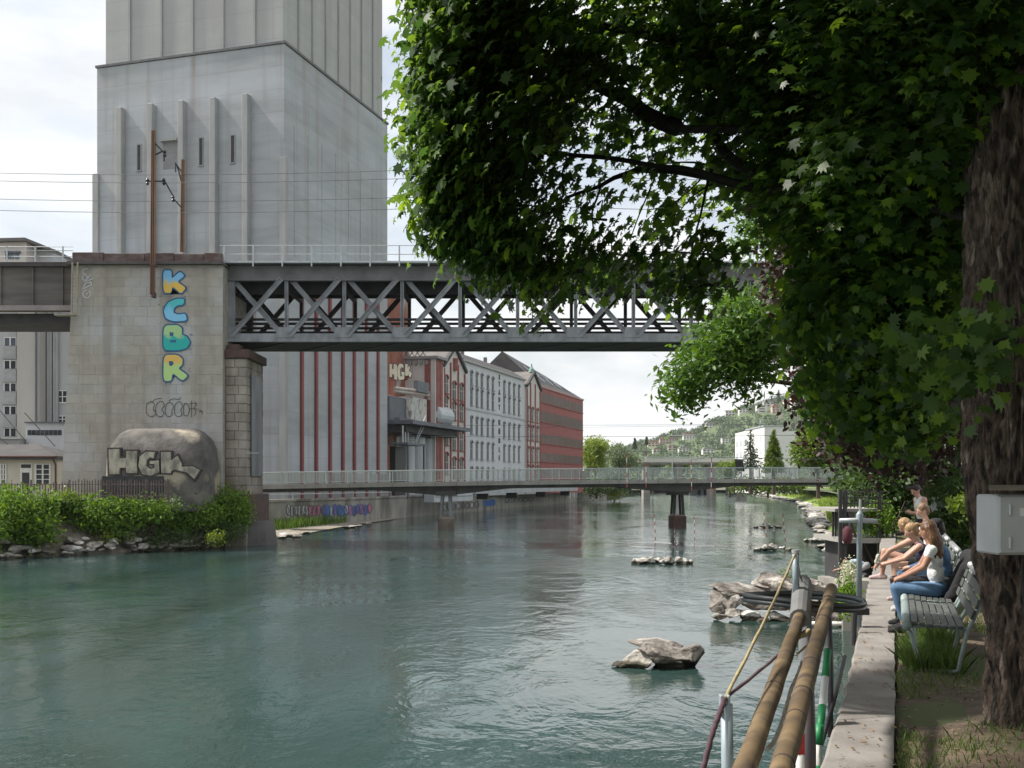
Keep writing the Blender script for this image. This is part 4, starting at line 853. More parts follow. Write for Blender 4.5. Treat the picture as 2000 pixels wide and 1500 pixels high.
# --- ochre wall with HGK
ow = mill('ochre_silo_building', 'ochre red mill building end wall with cream HGK graffiti high up', 'building'); xo = lx(833)
y0, y1 = 4.2, 16; MB().box(xo-1.5, xo+4, y0, y1, 2.4, 33).build('wall', m_orangewall, ow, local=True)
def on_o(a, b, off=.05):   # crop (750..920 x 680..960, scale 5.36) -> wall plane local x = xo-1.5
    px, py = 750 + a/5.36, 680 + b/5.36; xq = xo-1.5-off; base = O + U*xq; k = (px-1000)/F
    y = (base.x - k*base.y)/(k*(.2917) - (-.9565)) if False else (base.x - k*base.y)/(.9565 + k*.2917); d = base.y + .2917*y; return Vector((xq, y, Zp(py, d)))
HK = [[(58,165),(86,168),(84,215),(100,218),(102,165),(135,175),(138,330),(108,325),(104,275),(86,272),(84,305),(58,300)],
      [(200,170),(165,160),(140,200),(140,290),(160,335),(210,325),(216,250),(180,248),(180,275),(190,278),(188,298),(170,290),(168,225),(180,200),(205,205)],
      [(222,170),(246,165),(248,215),(262,180),(272,200),(262,235),(292,262),(275,310),(250,270),(246,290),(222,285)]]
for p in HK:
    o = MB().prism(offpoly(p, 6), lambda a, b: on_o(a, b, .04), (.03, 0, 0)).build('graffiti_letter', m_tagk, ow, local=True); MB().prism(p, lambda a, b: on_o(a, b, .06), (.02, 0, 0)).build('letter_fill', M('cream_paint', (.66,.62,.50), (.55,.52,.42)), o, local=True)
for pts in ([(62,50),(75,80),(78,160)], [(155,45),(185,90),(188,160)], [(255,50),(290,100),(300,200),(285,320)], [(58,240),(60,480)]): stroke('crack_line', pts, 3.5, M('crack_brown', (.10,.04,.03), (.08,.03,.025)), ow, lambda a, b: rootm(ow) @ on_o(a, b, .05), False, 2)

# --- loading station: silos, roof slab, tanks, stairs
ls = mill('loading_station', 'grey mill loading station with metal silos under a dark roof slab', 'silo station')
def at(px, py, s, yl): return yl
for k, (p0, p1, yy) in enumerate(((805, 822, 1.6), (822, 839, 1.3), (839, 860, 1.2))):
    x = lx((p0+p1)/2); r = 1.25 if k < 2 else 1.5; MB().lathe([(r*.9, 0), (r, .3), (r, zAt(830, 852)-2.6), (r*.5, zAt(830, 850)-2.4)], (x, yy, 2.4), 24).build('silo', m_silver, ls, local=True, smooth=False)
MB().box(lx(862), lx(889), .3, 6, 2.4, zAt(880, 850)).build('metal_housing', m_silver, ls, local=True)
x0, x1 = lx(770), lx(888)
MB().box(x0, x1, -2.6, 7, zAt(830, 836), zAt(830, 829)).build('roof_slab', m_tankd, ls, local=True)
MB().box(x0+.5, x1-3, -1.5, 6, zAt(830, 850), zAt(830, 836.5)).build('dark_beam', m_steeld, ls, local=True)
MB().box(lx(772), lx(805), .8, 6.5, zAt(790, 825), zAt(790, 775)).build('dark_tank', m_tankd, ls, local=True, bevel=.1)
MB().box(lx(806), lx(836), .2, 5, zAt(820, 825), zAt(820, 777)).build('white_cabin', M('tagged_white', (.50,.50,.47), (.24,.23,.22), sc=1.6, st=(1,1,.6), rough=.8, lo=.5, hi=.62), ls, local=True)
q = MB(); q.tube([(lx(846), .4, zAt(860, 812)), (lx(848), .4, zAt(860, 812)), (lx(874), .4, zAt(860, 812)), (lx(876), .4, zAt(860, 812))], [.6, 1.5, 1.5, .6], 18); q.build('horizontal_tank', m_silver, ls, local=True)
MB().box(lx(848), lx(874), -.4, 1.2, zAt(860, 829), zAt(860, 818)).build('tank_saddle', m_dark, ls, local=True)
for py in (764, 770): MB().tube([(lx(772), .1, zAt(800, py)), (lx(838), .1, zAt(838, py+2)), (lx(839), .1, zAt(838, py+10))], .22, 8).build('pipe', M('rusty_pipe', (.36,.27,.23), (.45,.42,.40), sc=.8), ls, local=True)
MB().box(lx(812), lx(834), -.3, .3, zAt(820, 766), zAt(820, 745)).build('ventilator', m_tankd, ls, local=True)
for px in (770, 775, 780): MB().tube([(lx(px), -1.2, zAt(775, 868)), (lx(px), -1.2, zAt(775, 832))], .12, 8).build('standpipe', m_galv, ls, local=True)
MB().box(lx(762), lx(800), -2.4, .5, zAt(780, 870), zAt(780, 866)).build('walkway', m_tankd, ls, local=True)
MB().box(lx(775), lx(795), .2, 1, 2.4, zAt(780, 872)).build('dark_doorway', m_dark, ls, local=True)
for px in (766, 798): MB().box(lx(px)-.12, lx(px)+.12, -2.3, -2.1, 2.4, zAt(780, 870)).build('support_post', m_tankd, ls, local=True)
for a in (-1.9, -.7):
    MB().tube([(lx(785), a, zAt(785, 868)), (lx(806), a, zAt(806, 826))], .06, 6).build('stair_stringer', m_galv, ls, local=True); MB().tube([(lx(785), a, zAt(785, 862)), (lx(806), a, zAt(806, 812))], .05, 6).build('stair_rail', m_galv, ls, local=True)
for k in range(9): t_ = (k+.5)/9; x = lx(785)+(lx(806)-lx(785))*t_; z = zAt(785, 868)*(1-t_)+zAt(806, 826)*t_; MB().box(x-.15, x+.15, -1.85, -.75, z-.03, z+.03).build('stair_tread', m_galv, ls, local=True)
MB().box(lx(772), lx(800), -.6, .2, zAt(790, 825), zAt(790, 818)).build('tank_base', m_tankd, ls, local=True)
# conveyor beam and grey box hanging over the quay
cb = mill('conveyor_gallery', 'pale enclosed conveyor beam running low along the quay behind the footbridge pier', 'conveyor')
MB().box(lx(872), lx(1085), -4.6, -3.0, 2.9, 3.9).build('gallery', M('gallery_pale', (.42,.44,.44), (.34,.35,.35), sc=.6), cb, local=True)
for px in (900, 960, 1020, 1070): MB().box(lx(px)-.2, lx(px)+.2, -4.4, -2.6, 2.0, 2.9).build('bracket', m_steeld, cb, local=True)
gx = mill('grey_metal_box', 'grey sheet metal box hanging over the quay wall beside the bridge pier', 'box')
MB().box(lx(788), lx(868), -4.4, -2.9, 1.9, 3.4).build('casing', m_silver, gx, local=True, bevel=.05)
MB().box(lx(790), lx(866), -4.46, -4.405, 2.6, 2.68).build('seam', m_tankd, gx, local=True)
MB().box(lx(790), lx(866), -4.3, -3, 3.4, 3.55).build('lid', m_tankd, gx, local=True)
# ================================================================== LEFT BACKGROUND: silo block, link building, low house
sb = thing('silo_block', 'grey mill block with a column of paired windows seen under the left girder', 'building', (X(40, 110), 110, 3.4))
d = 110.0; m_sb = M('block_render', (.44,.42,.38), (.38,.36,.33), sc=.5, st=(1,1,.25), rough=.9); m_sb2 = M('block_render_grey', (.40,.40,.40), (.34,.34,.345), sc=.5, st=(1,1,.2), rough=.9)
MB().box(X(-200, d), X(38, d), d, d+14, 3.4, Zp(520, d)).build('wall', m_sb2, sb)
MB().box(X(38.3, d), X(82, d), d-.6, d+14, 3.4, Zp(520, d)).build('wall', m_sb, sb)
MB().box(X(82.3, d), X(170, d), d+1.2, d+14, 3.4, Zp(535, d)).build('wall', m_sb2, sb)
for px in (87, 92, 99, 104): MB().box(X(px, d)-.12, X(px, d)+.12, d+.8, d+1.198, 3.4, Zp(535, d)).build('wall_rib', m_concrib, sb)
MB().tube([(X(37, d), d-.3, 9), (X(37, d), d-.3, Zp(520, d))], .12, 8).build('downpipe', m_tankd, sb)
MB().tube([(X(77, d), d-.8, 9), (X(77, d), d-.8, Zp(520, d))], .10, 8).build('downpipe', m_tankd, sb)
for y0 in (661, 706, 750, 795, 838):
    for px in (-35, 20.5):
        z0, z1 = Zp(y0+14, d), Zp(y0-1, d); xw = X(px, d); o = MB().box(xw-.58, xw+.58, d-.03, d+.05, z0, z1).build('window', m_glassb if y0 < 700 else m_glassd, sb)
        q = MB(); q.box(xw-.06, xw+.06, d-.09, d-.031, z0, z1).box(xw-.64, xw+.64, d-.09, d-.031, z1, z1+.08).box(xw-.64, xw-.57, d-.09, d-.031, z0, z1).box(xw+.57, xw+.64, d-.09, d-.031, z0, z1); q.build('window_frame', m_white, o)
        MB().box(xw-.62, xw+.62, d-.12, d, Zp(y0+38, d), z0-.1).build('apron_panel', M('apron_grey', (.36,.36,.36), (.30,.30,.30)), o)
        MB().box(xw-.75, xw+.75, d-.3, d, Zp(y0+40, d), Zp(y0+38, d)).build('sill', m_concrib, o)
for a, b in ((762, 784), (812, 823)):
    xw = X(113, d); o = MB().box(xw-.5, xw+.5, d+1.15, d+1.25, Zp(b, d), Zp(a, d)).build('window', m_glassd, sb)
    q = MB(); q.box(xw-.04, xw+.04, d+1.1, d+1.149, Zp(b, d), Zp(a, d)).box(xw-.5, xw+.5, d+1.1, d+1.149, (Zp(b, d)+Zp(a, d))/2-.04, (Zp(b, d)+Zp(a, d))/2+.04).box(xw-.56, xw+.56, d+1.08, d+1.149, Zp(a, d), Zp(a, d)+.08).box(xw-.56, xw+.56, d+1.05, d+1.149, Zp(b, d)-.1, Zp(b, d)); q.build('window_frame', m_white, o)
# penthouse above the girder
MB().box(X(-200, d), X(49, d), d+.3, d+9, Zp(520, d), Zp(470, d)).build('penthouse', m_ccream, sb)
MB().box(X(49, d), X(82, d), d+3, d+11, Zp(520, d), Zp(474, d)).build('penthouse', m_cwhite, sb)
q = MB(); q.add([(X(-200, d), d-.3, Zp(471, d)), (X(51, d), d-.3, Zp(465, d)), (X(85, d), d+3, Zp(476, d)), (X(85, d), d+12, Zp(476, d)), (X(-200, d), d+12, Zp(471, d)),
       (X(-200, d), d-.3, Zp(471, d)-.3), (X(51, d), d-.3, Zp(465, d)-.3), (X(85, d), d+3, Zp(476, d)-.3), (X(85, d), d+12, Zp(476, d)-.3), (X(-200, d), d+12, Zp(471, d)-.3)], [(0,1,2,3,4),(9,8,7,6,5),(0,5,6,1),(1,6,7,2),(2,7,8,3)]); q.build('roof', m_roofg, sb)
for px in (12, 21, 31): MB().box(X(px, d)-.2, X(px, d)+.2, d+.22, d+.31, Zp(505, d), Zp(495, d)).build('penthouse_window', m_glassb, sb)
MB().box(X(10, d), X(38, d), d-.1, d+.3, Zp(494, d), Zp(490, d)).build('awning', m_tankd, sb)
# link building with window strip
lk = thing('link_building', 'low white link building with one strip window beside the stone pier', 'building', (X(88, 100), 100, 3.4)); d = 98.0
MB().box(X(50, d), X(140, d), d, d+8, 3.4, Zp(826, d)).build('wall', m_cwhite, lk)
MB().box(X(49, d), X(140, d), d-.25, d+8, Zp(826, d), Zp(824, d)).build('roof_edge', m_tankd, lk)
MB().box(X(-200, d), X(48, d), d-1, d+6, 3.4, Zp(858, d)).build('wall', m_sb2, lk); MB().box(X(-200, d), X(49, d), d-1.2, d+6, Zp(858, d), Zp(855.5, d)).build('roof_edge', m_cwhite, lk)
for k in range(8): a = 54+k*8.4; MB().box(X(a, d), X(a+7.4, d), d-.04, d+.02, Zp(850, d), Zp(840, d)).build('window', m_glassd, lk)
for l_, a, b in (('steep guy cable crossing the left window column', (0, 802), (70, 885)), ('guy cable ending at the link building', (48, 806), (108, 872)), ('lowest guy cable at the left frame edge', (-30, 830), (30, 880))): wire(l_, [P(*a, 92), P(*b, 92)], .04, group='guy cables of the left mill block', name='guy_cable')
# low house
lh = thing('low_house', 'low cream house with dark hipped roof and white windows behind the fence', 'house', (X(50, 86), 86, 3.4)); d = 86.0
MB().box(X(-160, d), X(112, d), d, d+7, 3.0, Zp(892, d)).build('wall', M('house_cream', (.56,.53,.46), (.48,.45,.39), sc=.8), lh)
q = MB(); z0, z1 = Zp(891, d), Zp(868, d+3.5); xr = X(118, d); q.add([(X(-165, d), d-.7, z0), (xr, d-.7, z0), (xr, d+7.7, z0), (X(-165, d), d+7.7, z0), (X(-165, d), d+3.5, z1), (xr-3.4, d+3.5, z1), (X(-165, d), d-.7, z0-.3), (xr, d-.7, z0-.3), (xr, d+7.7, z0-.3)], [(0,1,5,4),(1,2,5),(2,3,4,5),(0,6,7,1),(1,7,8,2)]); q.build('roof', m_roof, lh)
MB().tube([(X(-160, d), d-.75, z0-.05), (xr, d-.75, z0-.05)], .09, 8).build('gutter', M('brown_gutter', (.10,.055,.05), (.08,.045,.04)), lh)
MB().tube([(X(108, d), d-.6, z0-.1), (X(110, d), d-.15, z0-.7), (X(110, d), d-.15, 3.2)], .07, 8).build('downpipe', M('brown_gutter', (.1,.055,.05)), lh)
dr = MB().box(X(40, d), X(63, d), d-.06, d+.02, 3.0, Zp(905, d)).build('door', m_white, lh); MB().box(X(44, d), X(58, d), d-.09, d-.05, 3.1, Zp(923, d)).build('glass_panel', m_dark, dr); MB().box(X(42, d), X(61, d), d-.09, d-.05, Zp(914, d), Zp(907, d)).build('fanlight', m_glassd, dr)
for p0, p1 in ((70, 98), (2, 12), (-60, -30)):
    o = MB().box(X(p0, d), X(p1, d), d-.03, d+.02, Zp(946, d), Zp(907, d)).build('window', m_glassd, lh); q = MB(); xm_ = (X(p0, d)+X(p1, d))/2
    for x in (X(p0, d), xm_, X(p1, d)): q.box(x-.06, x+.06, d-.08, d-.031, Zp(946, d), Zp(906, d))
    for k in range(5): z = Zp(946 - k*9.8, d); q.box(X(p0, d), X(p1, d), d-.075, d-.032, z-.03, z+.03)
    q.build('window_frame', m_white, o)

# ================================================================== FAR BANK TREES, HILL, HOUSES
m_lwil = leafmat('willow_leaf', [(.13,.20,.02), (.20,.27,.035), (.16,.23,.025)], .3); m_lgrey = leafmat('grey_green_leaf', [(.11,.16,.07), (.16,.21,.10), (.09,.13,.06)], .25)
m_lfar = leafmat('far_leaf', [(.035,.07,.02), (.06,.105,.03), (.09,.14,.04), (.05,.085,.03)], .2); m_lcon = leafmat('conifer_leaf', [(.02,.045,.02), (.035,.07,.028), (.05,.09,.035)], .1)
m_lyel = leafmat('yellow_green_leaf', [(.06,.11,.015), (.13,.20,.02), (.10,.16,.02), (.16,.23,.03)], .3)
def tree(name, label, base, height, blobs, size, mat, per=30, rad=.6, trunk_r=.3, shape=LEAF4, group=None, up=(-.3,-.4,.8), spread=.9, limbs=6):
    """blobs world ellipsoids (center, radii, nclump)"""
    t = thing(name, label, 'tree', tuple(base), group=group); base = Vector(base); pts = []
    q = MB(); top = base + Vector((0, 0, height*.75)); q.tube([base - Vector((0,0,.3)), base.lerp(top, .4), top], [trunk_r, trunk_r*.75, trunk_r*.25], 8)
    for c, r, n in blobs:
        cc = ellips(c, r, n, .3); pts.append(clumps(cc, per, rad))
        for k in range(limbs): s = base.lerp(top, rs.uniform(.35, .9)); e = Vector(cc[rs.randrange(n)]); mid = s.lerp(e, .5) + Vector((0,0,-.08*(e-s).length)); q.tube([s, mid, e], [trunk_r*.3, trunk_r*.18, trunk_r*.05], 5)
    q.build('trunk', m_wood, t); pts = np.concatenate(pts); crown('crown', t, pts, rng.uniform(size*.7, size*1.3, len(pts)), shape, mat, up=up, spread=spread); return t
def px_blob(px, py, d, rx, ry, rz, n): return (tuple(P(px, py, d)), (rx*d/F, rz, ry*d/F), n)
tree('willow_tree', 'yellow-green weeping willow just past the red office block', (X(1162, 262), 262, 2), 11, [px_blob(1162, 878, 262, 22, 20, 3, 90), px_blob(1160, 900, 262, 20, 14, 3, 60)], .5, m_lwil, rad=.7, shape=SLIM*np.array([1.6, 2.2, 1]))
GF = 'trees along the far river bend'
tree('grey_poplar', 'hazy grey-green tree right of the willow', (X(1210, 285), 285, 2), 9, [px_blob(1205, 890, 285, 18, 22, 4, 70), px_blob(1228, 900, 285, 22, 12, 4, 50)], .55, m_lgrey, group=GF)
tree('bank_bush_tree', 'dark green bushes overhanging the water behind the footbridge', (X(1165, 255), 255, 1), 5, [px_blob(1160, 950, 255, 30, 14, 3, 60), px_blob(1200, 945, 262, 30, 14, 3, 60), px_blob(1225, 950, 270, 16, 9, 3, 30)], .5, m_lfar, group=GF)
tree('bank_bush_tree', 'low yellow-green shrub at the water beyond the quay wall', (X(1200, 268), 268, 0), 3, [px_blob(1200, 962, 262, 15, 7, 2, 30)], .4, m_lwil, group=GF)
for l, a in (('round green tree beyond the left half of the road viaduct', (1275, 905, 330, 26, 10)), ('pale green tree beyond the middle of the road viaduct', (1330, 908, 335, 28, 9)), ('low green tree beyond the right part of the road viaduct', (1395, 905, 340, 30, 12)), ('small green tree next to the black banner', (1425, 915, 240, 20, 10))):
    tree('far_tree', l, (X(a[0], a[2]), a[2], 1.5), 7, [px_blob(a[0], a[1], a[2], a[3], a[4], 3, 60)], .6, m_lyel if 'pale' in l or 'small' in l else m_lfar, group=GF, limbs=3)
tree('far_tree', 'low green hedge trees in front of the white building foot', (X(1500, 235), 235, 1.5), 3, [px_blob(1465, 950, 236, 40, 11, 2, 70), px_blob(1530, 948, 232, 45, 12, 2, 80)], .5, m_lyel, group=GF, limbs=3)
# conifers behind the footbridge
def conifer(label, px, top, d, half, bot=912, mat=m_lcon, dens=1.0, ragged=.2, name='conifer'):
    b = Vector((X(px, d), d, 2.5)); zt = Zp(top, d); t = thing(name, label, 'tree', tuple(b), group='conifers behind the footbridge')
    MB().tube([b, Vector((b.x, b.y, zt))], [.35, .03], 7).build('trunk', m_wood, t); pts = []; Rm = half*d/F; q = MB()
    nl = 26
    for k in range(nl):
        u = k/nl; z = Zp(bot, d)*(1-u) + zt*u; r = Rm*(1-u)**.85 + .12; nb = int((16*(1-u)+4)*dens)
        for j in range(nb):
            a = rs.uniform(0, 6.28); rr = r*rs.uniform(1-ragged*1.6, 1+ragged*.6); m_ = int(10 + 12*rr)
            s = rng.random(m_)**.6; pts.append(np.stack([b.x+np.cos(a)*rr*s, b.y+np.sin(a)*rr*s, z - .35*rr*s*.5], 1) + rng.normal(size=(m_, 3))*.10)
    pts = np.concatenate(pts); crown('crown', t, pts, rng.uniform(.16, .38, len(pts)), SLIM*np.array([1.8, 1.2, 1]), mat, up=(0,0,1), spread=.7); return t
conifer('open-branched dark spruce standing before the white building', 1466, 838, 185, 24, dens=.45, ragged=.32)
conifer('dense conical green conifer right of the spruce', 1511, 838, 180, 23, bot=918, mat=m_lyel, dens=1.3, ragged=.1)
GT = 'leafy trees behind the right end of the footbridge'
tree('broadleaf_tree', 'large sunlit yellow-green tree behind the footbridge railing', (X(1598, 150), 150, 2.6), 12, [px_blob(1600, 870, 150, 42, 42, 4, 220), px_blob(1570, 885, 150, 18, 26, 3, 60)], .45, m_lyel, rad=.5, group=GT)
tree('broadleaf_tree', 'darker green tree at the landing of the footbridge', (X(1668, 135), 135, 2.6), 12, [px_blob(1665, 868, 135, 40, 45, 3.5, 170), px_blob(1700, 900, 130, 30, 40, 3, 90)], .4, m_lfar, rad=.5, group=GT)
tree('broadleaf_tree', 'low green bush under the footbridge landing', (X(1650, 118), 118, 2.6), 3, [px_blob(1655, 948, 116, 25, 12, 1.5, 50), px_blob(1690, 925, 112, 12, 26, 1.2, 50)], .3, m_lbush, rad=.35, group=GT)
# hill
hillpts = [(1180, 905), (1230, 880), (1290, 858), (1360, 838), (1440, 808), (1500, 786), (1560, 772), (1640, 762), (1760, 745), (1950, 740), (2700, 735)]
v = []; f = []; NXh, NYh = 90, 34
def ridge(px):
    for (a, b), (c, e) in zip(hillpts, hillpts[1:]):
        if a <= px <= c: return b + (e-b)*(px-a)/(c-a)
    return hillpts[0][1] if px < hillpts[0][0] else hillpts[-1][1]
def hill_pt(px, t):
    """t 0 at the foot, 1 on the crest (world: slope from 900 m to 1700 m away)"""
    d = 900 + 800*t; zc = Zp(ridge(px), 1700); z = 2 + (zc-2)*(t**1.15); return Vector((X(px, 1700)*(.62+.38*t) + 6*math.sin(px*.03+t*5), d, z + 2.5*math.sin(px*.09+t*9)*t))
for j in range(NYh+1):
    for i in range(NXh+1): v.append(hill_pt(1150 + 1500*i/NXh, j/NYh))
for j in range(NYh):
    for i in range(NXh): a = j*(NXh+1)+i; f.append((a, a+1, a+NXh+2, a+NXh+1))
b0 = len(v)
for i in range(NXh+1): p = hill_pt(1150+1500*i/NXh, 1); v.append((p.x, 2600, 2))
for i in range(NXh): a = NYh*(NXh+1)+i; f.append((a, a+1, b0+i+1, b0+i))
tag(MB().add(v, f).build('hill', M('hill_meadow', (.10,.14,.05), (.06,.09,.035), sc=.02, rough=1), smooth=True), 'wooded hill with houses rising behind the river bend', kind='structure')
HSPOT = []
def house(label, px, py, t, w, h, wall, roof, flat=False, nwin=3, rows=2):
    best = None
    for k_ in range(101):
        t_ = k_/100; ph_ = px
        for _ in range(6): g_ = hill_pt(ph_, t_); ph_ += (px - (1000 + g_.x/g_.y*F))*1.2
        g_ = hill_pt(ph_, t_); e_ = abs((HOR - (g_.z-EYE)/g_.y*F) - py)
        if best is None or e_ < best[0]: best = (e_, g_)
    c = best[1]; dd = c.y; HSPOT.append((px, py, w, h, dd)); th = thing('hillside_house', label, 'house', (c.x, dd, c.z), group='houses on the hillside'); s = dd/F; w *= s; h *= s
    MB().box(c.x-w/2, c.x+w/2, dd-4, dd+6, c.z-6, c.z+h).build('wall', wall, th)
    if flat: MB().box(c.x-w/2-.4, c.x+w/2+.4, dd-4.6, dd+6, c.z+h, c.z+h+.7).build('roof', roof, th)
    else:
        rh = h*.38; MB().prism([(c.x-w/2-.6, c.z+h), (c.x+w/2+.6, c.z+h), (c.x+w*.3, c.z+h+rh), (c.x-w*.3, c.z+h+rh)], lambda a, b: Vector((a, dd-4.6, b)), (0, 11, 0)).build('roof', roof, th)
    for i in range(nwin):
        for r in range(rows):
            x = c.x-w/2+w*(i+.5)/nwin; z = c.z+h*(r+.5)/rows; MB().box(x-w/nwin*.27, x+w/nwin*.27, dd-4.05, dd-3.98, z-h/rows*.24, z+h/rows*.24).build('window', m_glassd, th)
wh = M('far_white', (.72,.70,.66), (.64,.62,.58)); be = M('far_beige', (.58,.50,.40), (.52,.45,.36)); rr_ = M('far_tile', (.30,.16,.12), (.24,.13,.10)); gr_ = M('far_grey', (.30,.29,.29), (.24,.23,.23)); pk_ = M('far_pink', (.56,.40,.36), (.5,.36,.32))
for a in (('dark-framed apartment house on the crest, leftmost of the crest houses', 1428, 812, .95, 24, 10, wh, gr_, True, 4, 2), ('pale terrace house beside the leftmost crest house', 1452, 806, .95, 18, 8, wh, gr_, True, 3, 2),
          ('white stepped apartment house with long balconies', 1487, 806, .82, 20, 14, wh, gr_, True, 1, 3), ('white house with grey roof above the stepped apartments', 1500, 795, .9, 20, 9, wh, gr_, False, 3, 2),
          ('reddish house beside the stepped apartments', 1514, 808, .8, 14, 13, pk_, rr_, False, 2, 3), ('beige gabled house near the top of the hill', 1536, 793, .9, 12, 9, be, rr_, False, 2, 2),
          ('tall narrow white house near the hill top', 1549, 800, .86, 9, 22, wh, gr_, True, 2, 4), ('long white house under the crest by the dark tree', 1562, 795, .88, 18, 8, wh, rr_, False, 4, 2), ('white house half hidden by the copper tree', 1588, 806, .8, 16, 10, wh, gr_, False, 3, 2),
          ('long brick-red row house at the left foot of the hill', 1305, 866, .55, 34, 9, pk_, rr_, False, 6, 2), ('white house with red roof at mid slope', 1345, 858, .6, 22, 9, wh, rr_, False, 4, 2), ('red-roofed beige house at the left end of the slope', 1275, 872, .45, 20, 8, be, rr_, False, 3, 2),
          ('white villa above the mid slope trees', 1387, 838, .75, 18, 9, wh, gr_, False, 3, 2), ('grey-roofed house low on the slope behind the viaduct', 1335, 884, .3, 20, 8, wh, gr_, False, 3, 2), ('white gabled house above the road viaduct', 1382, 888, .25, 22, 10, wh, gr_, False, 3, 2),
          ('white flat house left of the large white building', 1418, 866, .5, 18, 10, wh, gr_, True, 3, 3), ('small white house at the far left foot of the hill', 1282, 884, .3, 14, 7, wh, rr_, False, 2, 2), ('beige house with red roof below the row house', 1312, 880, .35, 16, 8, be, rr_, False, 2, 2)): house(*a)
n = 3000; pts = []
for _ in range(n):
    px = rs.uniform(1165, 1850); t = rs.random()**.8
    if rs.random() < .25: t = rs.uniform(.93, 1.0)
    c = hill_pt(px, t); h = rs.uniform(4, 8.5); qx, qy = 1000+c.x/c.y*F, HOR-(c.z-EYE)/c.y*F
    if any(abs(qx-hx) < hw*.5+2.5 and c.y < hd+8 and hy-hh*1.1 < qy < hy+9 for hx, hy, hw, hh, hd in HSPOT): continue
    pts.append(ellips((c.x, c.y, c.z + h*.5), (h*.55, h*.55, h*.7), 34, .5))
pts = np.concatenate(pts); o = link('hillside_woods', leaf_mesh('hillside_woods', pts, rng.uniform(1.6, 3.4, len(pts)), LEAF4, leafmat('hill_leaf', [(.05,.085,.045), (.075,.115,.055), (.10,.15,.06), (.04,.07,.04)], .15), up=(-.3,-.5,.7), spread=.9)); tag(o, 'trees covering the hillside between the houses', kind='stuff')
GH = 'dark conifers on the hill crest'
for l, px, py, h in (('tall dark cypress standing on the hill crest', 1521, 784, 20), ('shorter dark conifer left of the crest cypress', 1507, 790, 14), ('rounded dark tree on the crest above the stepped apartments', 1496, 796, 14), ('dark conifer pair at the left foot of the hill', 1240, 876, 18), ('dark conifer above the brick-red row house', 1263, 868, 13)):
    dd = 1650 if px > 1400 else 900; c = P(px, py, dd); t = thing('crest_tree', l, 'tree', tuple(c), group=GH); hh = h*dd/F
    MB().tube([c - Vector((0,0,3)), c + Vector((0,0,hh*.7))], [.5, .1], 6).build('trunk', m_wood, t); q = np.concatenate([ellips((c.x, c.y, c.z+hh*u), (hh*.2*(1.15-u),)*2+(hh*.10,), 40) for u in np.linspace(.05, 1, 10)]); crown('crown', t, q, rng.uniform(1.5, 3, len(q)), LEAF4, m_lcon)
# large white building
wb = thing('white_building', 'large plain white building with sloping wing behind the conifers', 'building', (X(1500, 250), 250, 2)); d = 250.0; m_wb = M('bright_white_wall', (.80,.79,.77), (.75,.74,.72), sc=.5)
MB().box(X(1493, d), X(1540, d), d, d+20, 2, Zp(833, d)).build('wall', m_wb, wb)
a0, a1 = Vector((X(1493, d), d, 0)), Vector((X(1436, 285), 285, 0)); q = MB(); zA, zB = Zp(832, d), Zp(847, 285); bk_ = Vector((6, 8, 0))
q.add([a0+Vector((0,0,2)), a1+Vector((0,0,2)), a1+bk_+Vector((0,0,2)), a0+bk_+Vector((0,0,2)), a0+Vector((0,0,zA)), a1+Vector((0,0,zB)), a1+bk_+Vector((0,0,zB)), a0+bk_+Vector((0,0,zA))], BX); q.build('side_wing', m_wb, wb)
for i in range(7):
    for r in range(4):
        t = (i+.6)/7.4; p = a0.lerp(a1, t); t2 = (i+1.15)/7.4; p2 = a0.lerp(a1, t2); z = zA*(1-t)+zB*t - 2.2 - r*2.9; q = MB(); nn = Vector((-.5, -.35, 0))*.12
        q.add([p+nn+Vector((0,0,z-1.5)), p2+nn+Vector((0,0,z-1.5)), p2+nn+Vector((0,0,z)), p+nn+Vector((0,0,z))], [(0,1,2,3)]); q.build('window', M('pale_window', (.50,.53,.56), (.44,.47,.5), rough=.2), wb)
MB().box(X(1493, d)-.2, X(1540, d)+.2, d-.2, d+20, Zp(833, d), Zp(833, d)+.3).build('roof_edge', m_galv, wb)
MB().box(X(1540.5, d), X(1566, d), d+3, d+16, 2, Zp(841, d)).build('annex', m_wb, wb)
MB().bar(P(1484, 833, d), P(1489, 818, d), .5, .2, (0,1,0)).build('roof_vent', m_galv, wb)
# road viaduct
rv = thing('road_viaduct', 'long pale concrete road viaduct across the river far behind', 'viaduct', (X(1350, 300), 300, 0)); d = 300
MB().box(X(1248, d), X(1470, d), d, d+9, Zp(903, d), Zp(895, d)).build('deck', M('viaduct_pale', (.55,.54,.48), (.48,.47,.42)), rv)
MB().box(X(1250, d), X(1470, d), d+.6, d+8.4, Zp(907, d), Zp(903, d)-.01).build('underside_beam', m_walldirty, rv)
for px in (1265, 1330, 1395, 1455): MB().box(X(px, d)-.9, X(px, d)+.9, d+2, d+7, 0, Zp(907, d)).build('pillar', m_walldirty, rv)
MB().tube([(X(1248, d), d+.1, Zp(893, d)), (X(1470, d), d+.1, Zp(893, d))], .1, 6).build('handrail', m_galv, rv)
# far weir bridge under the footbridge
fw = thing('low_weir_bridge', 'low white weir bridge on dark piers glimpsed under the footbridge', 'bridge', (X(1370, 420), 420, 0)); d = 420
MB().box(X(1240, d), X(1445, d), d, d+5, Zp(951, d), Zp(947, d)).build('deck', m_white, fw)
for px in (1262, 1360, 1372, 1384, 1430): MB().box(X(px, d)-1.8, X(px, d)+1.8, d+.3, d+4, -.5, Zp(951, d)).build('pier', m_steeld, fw)
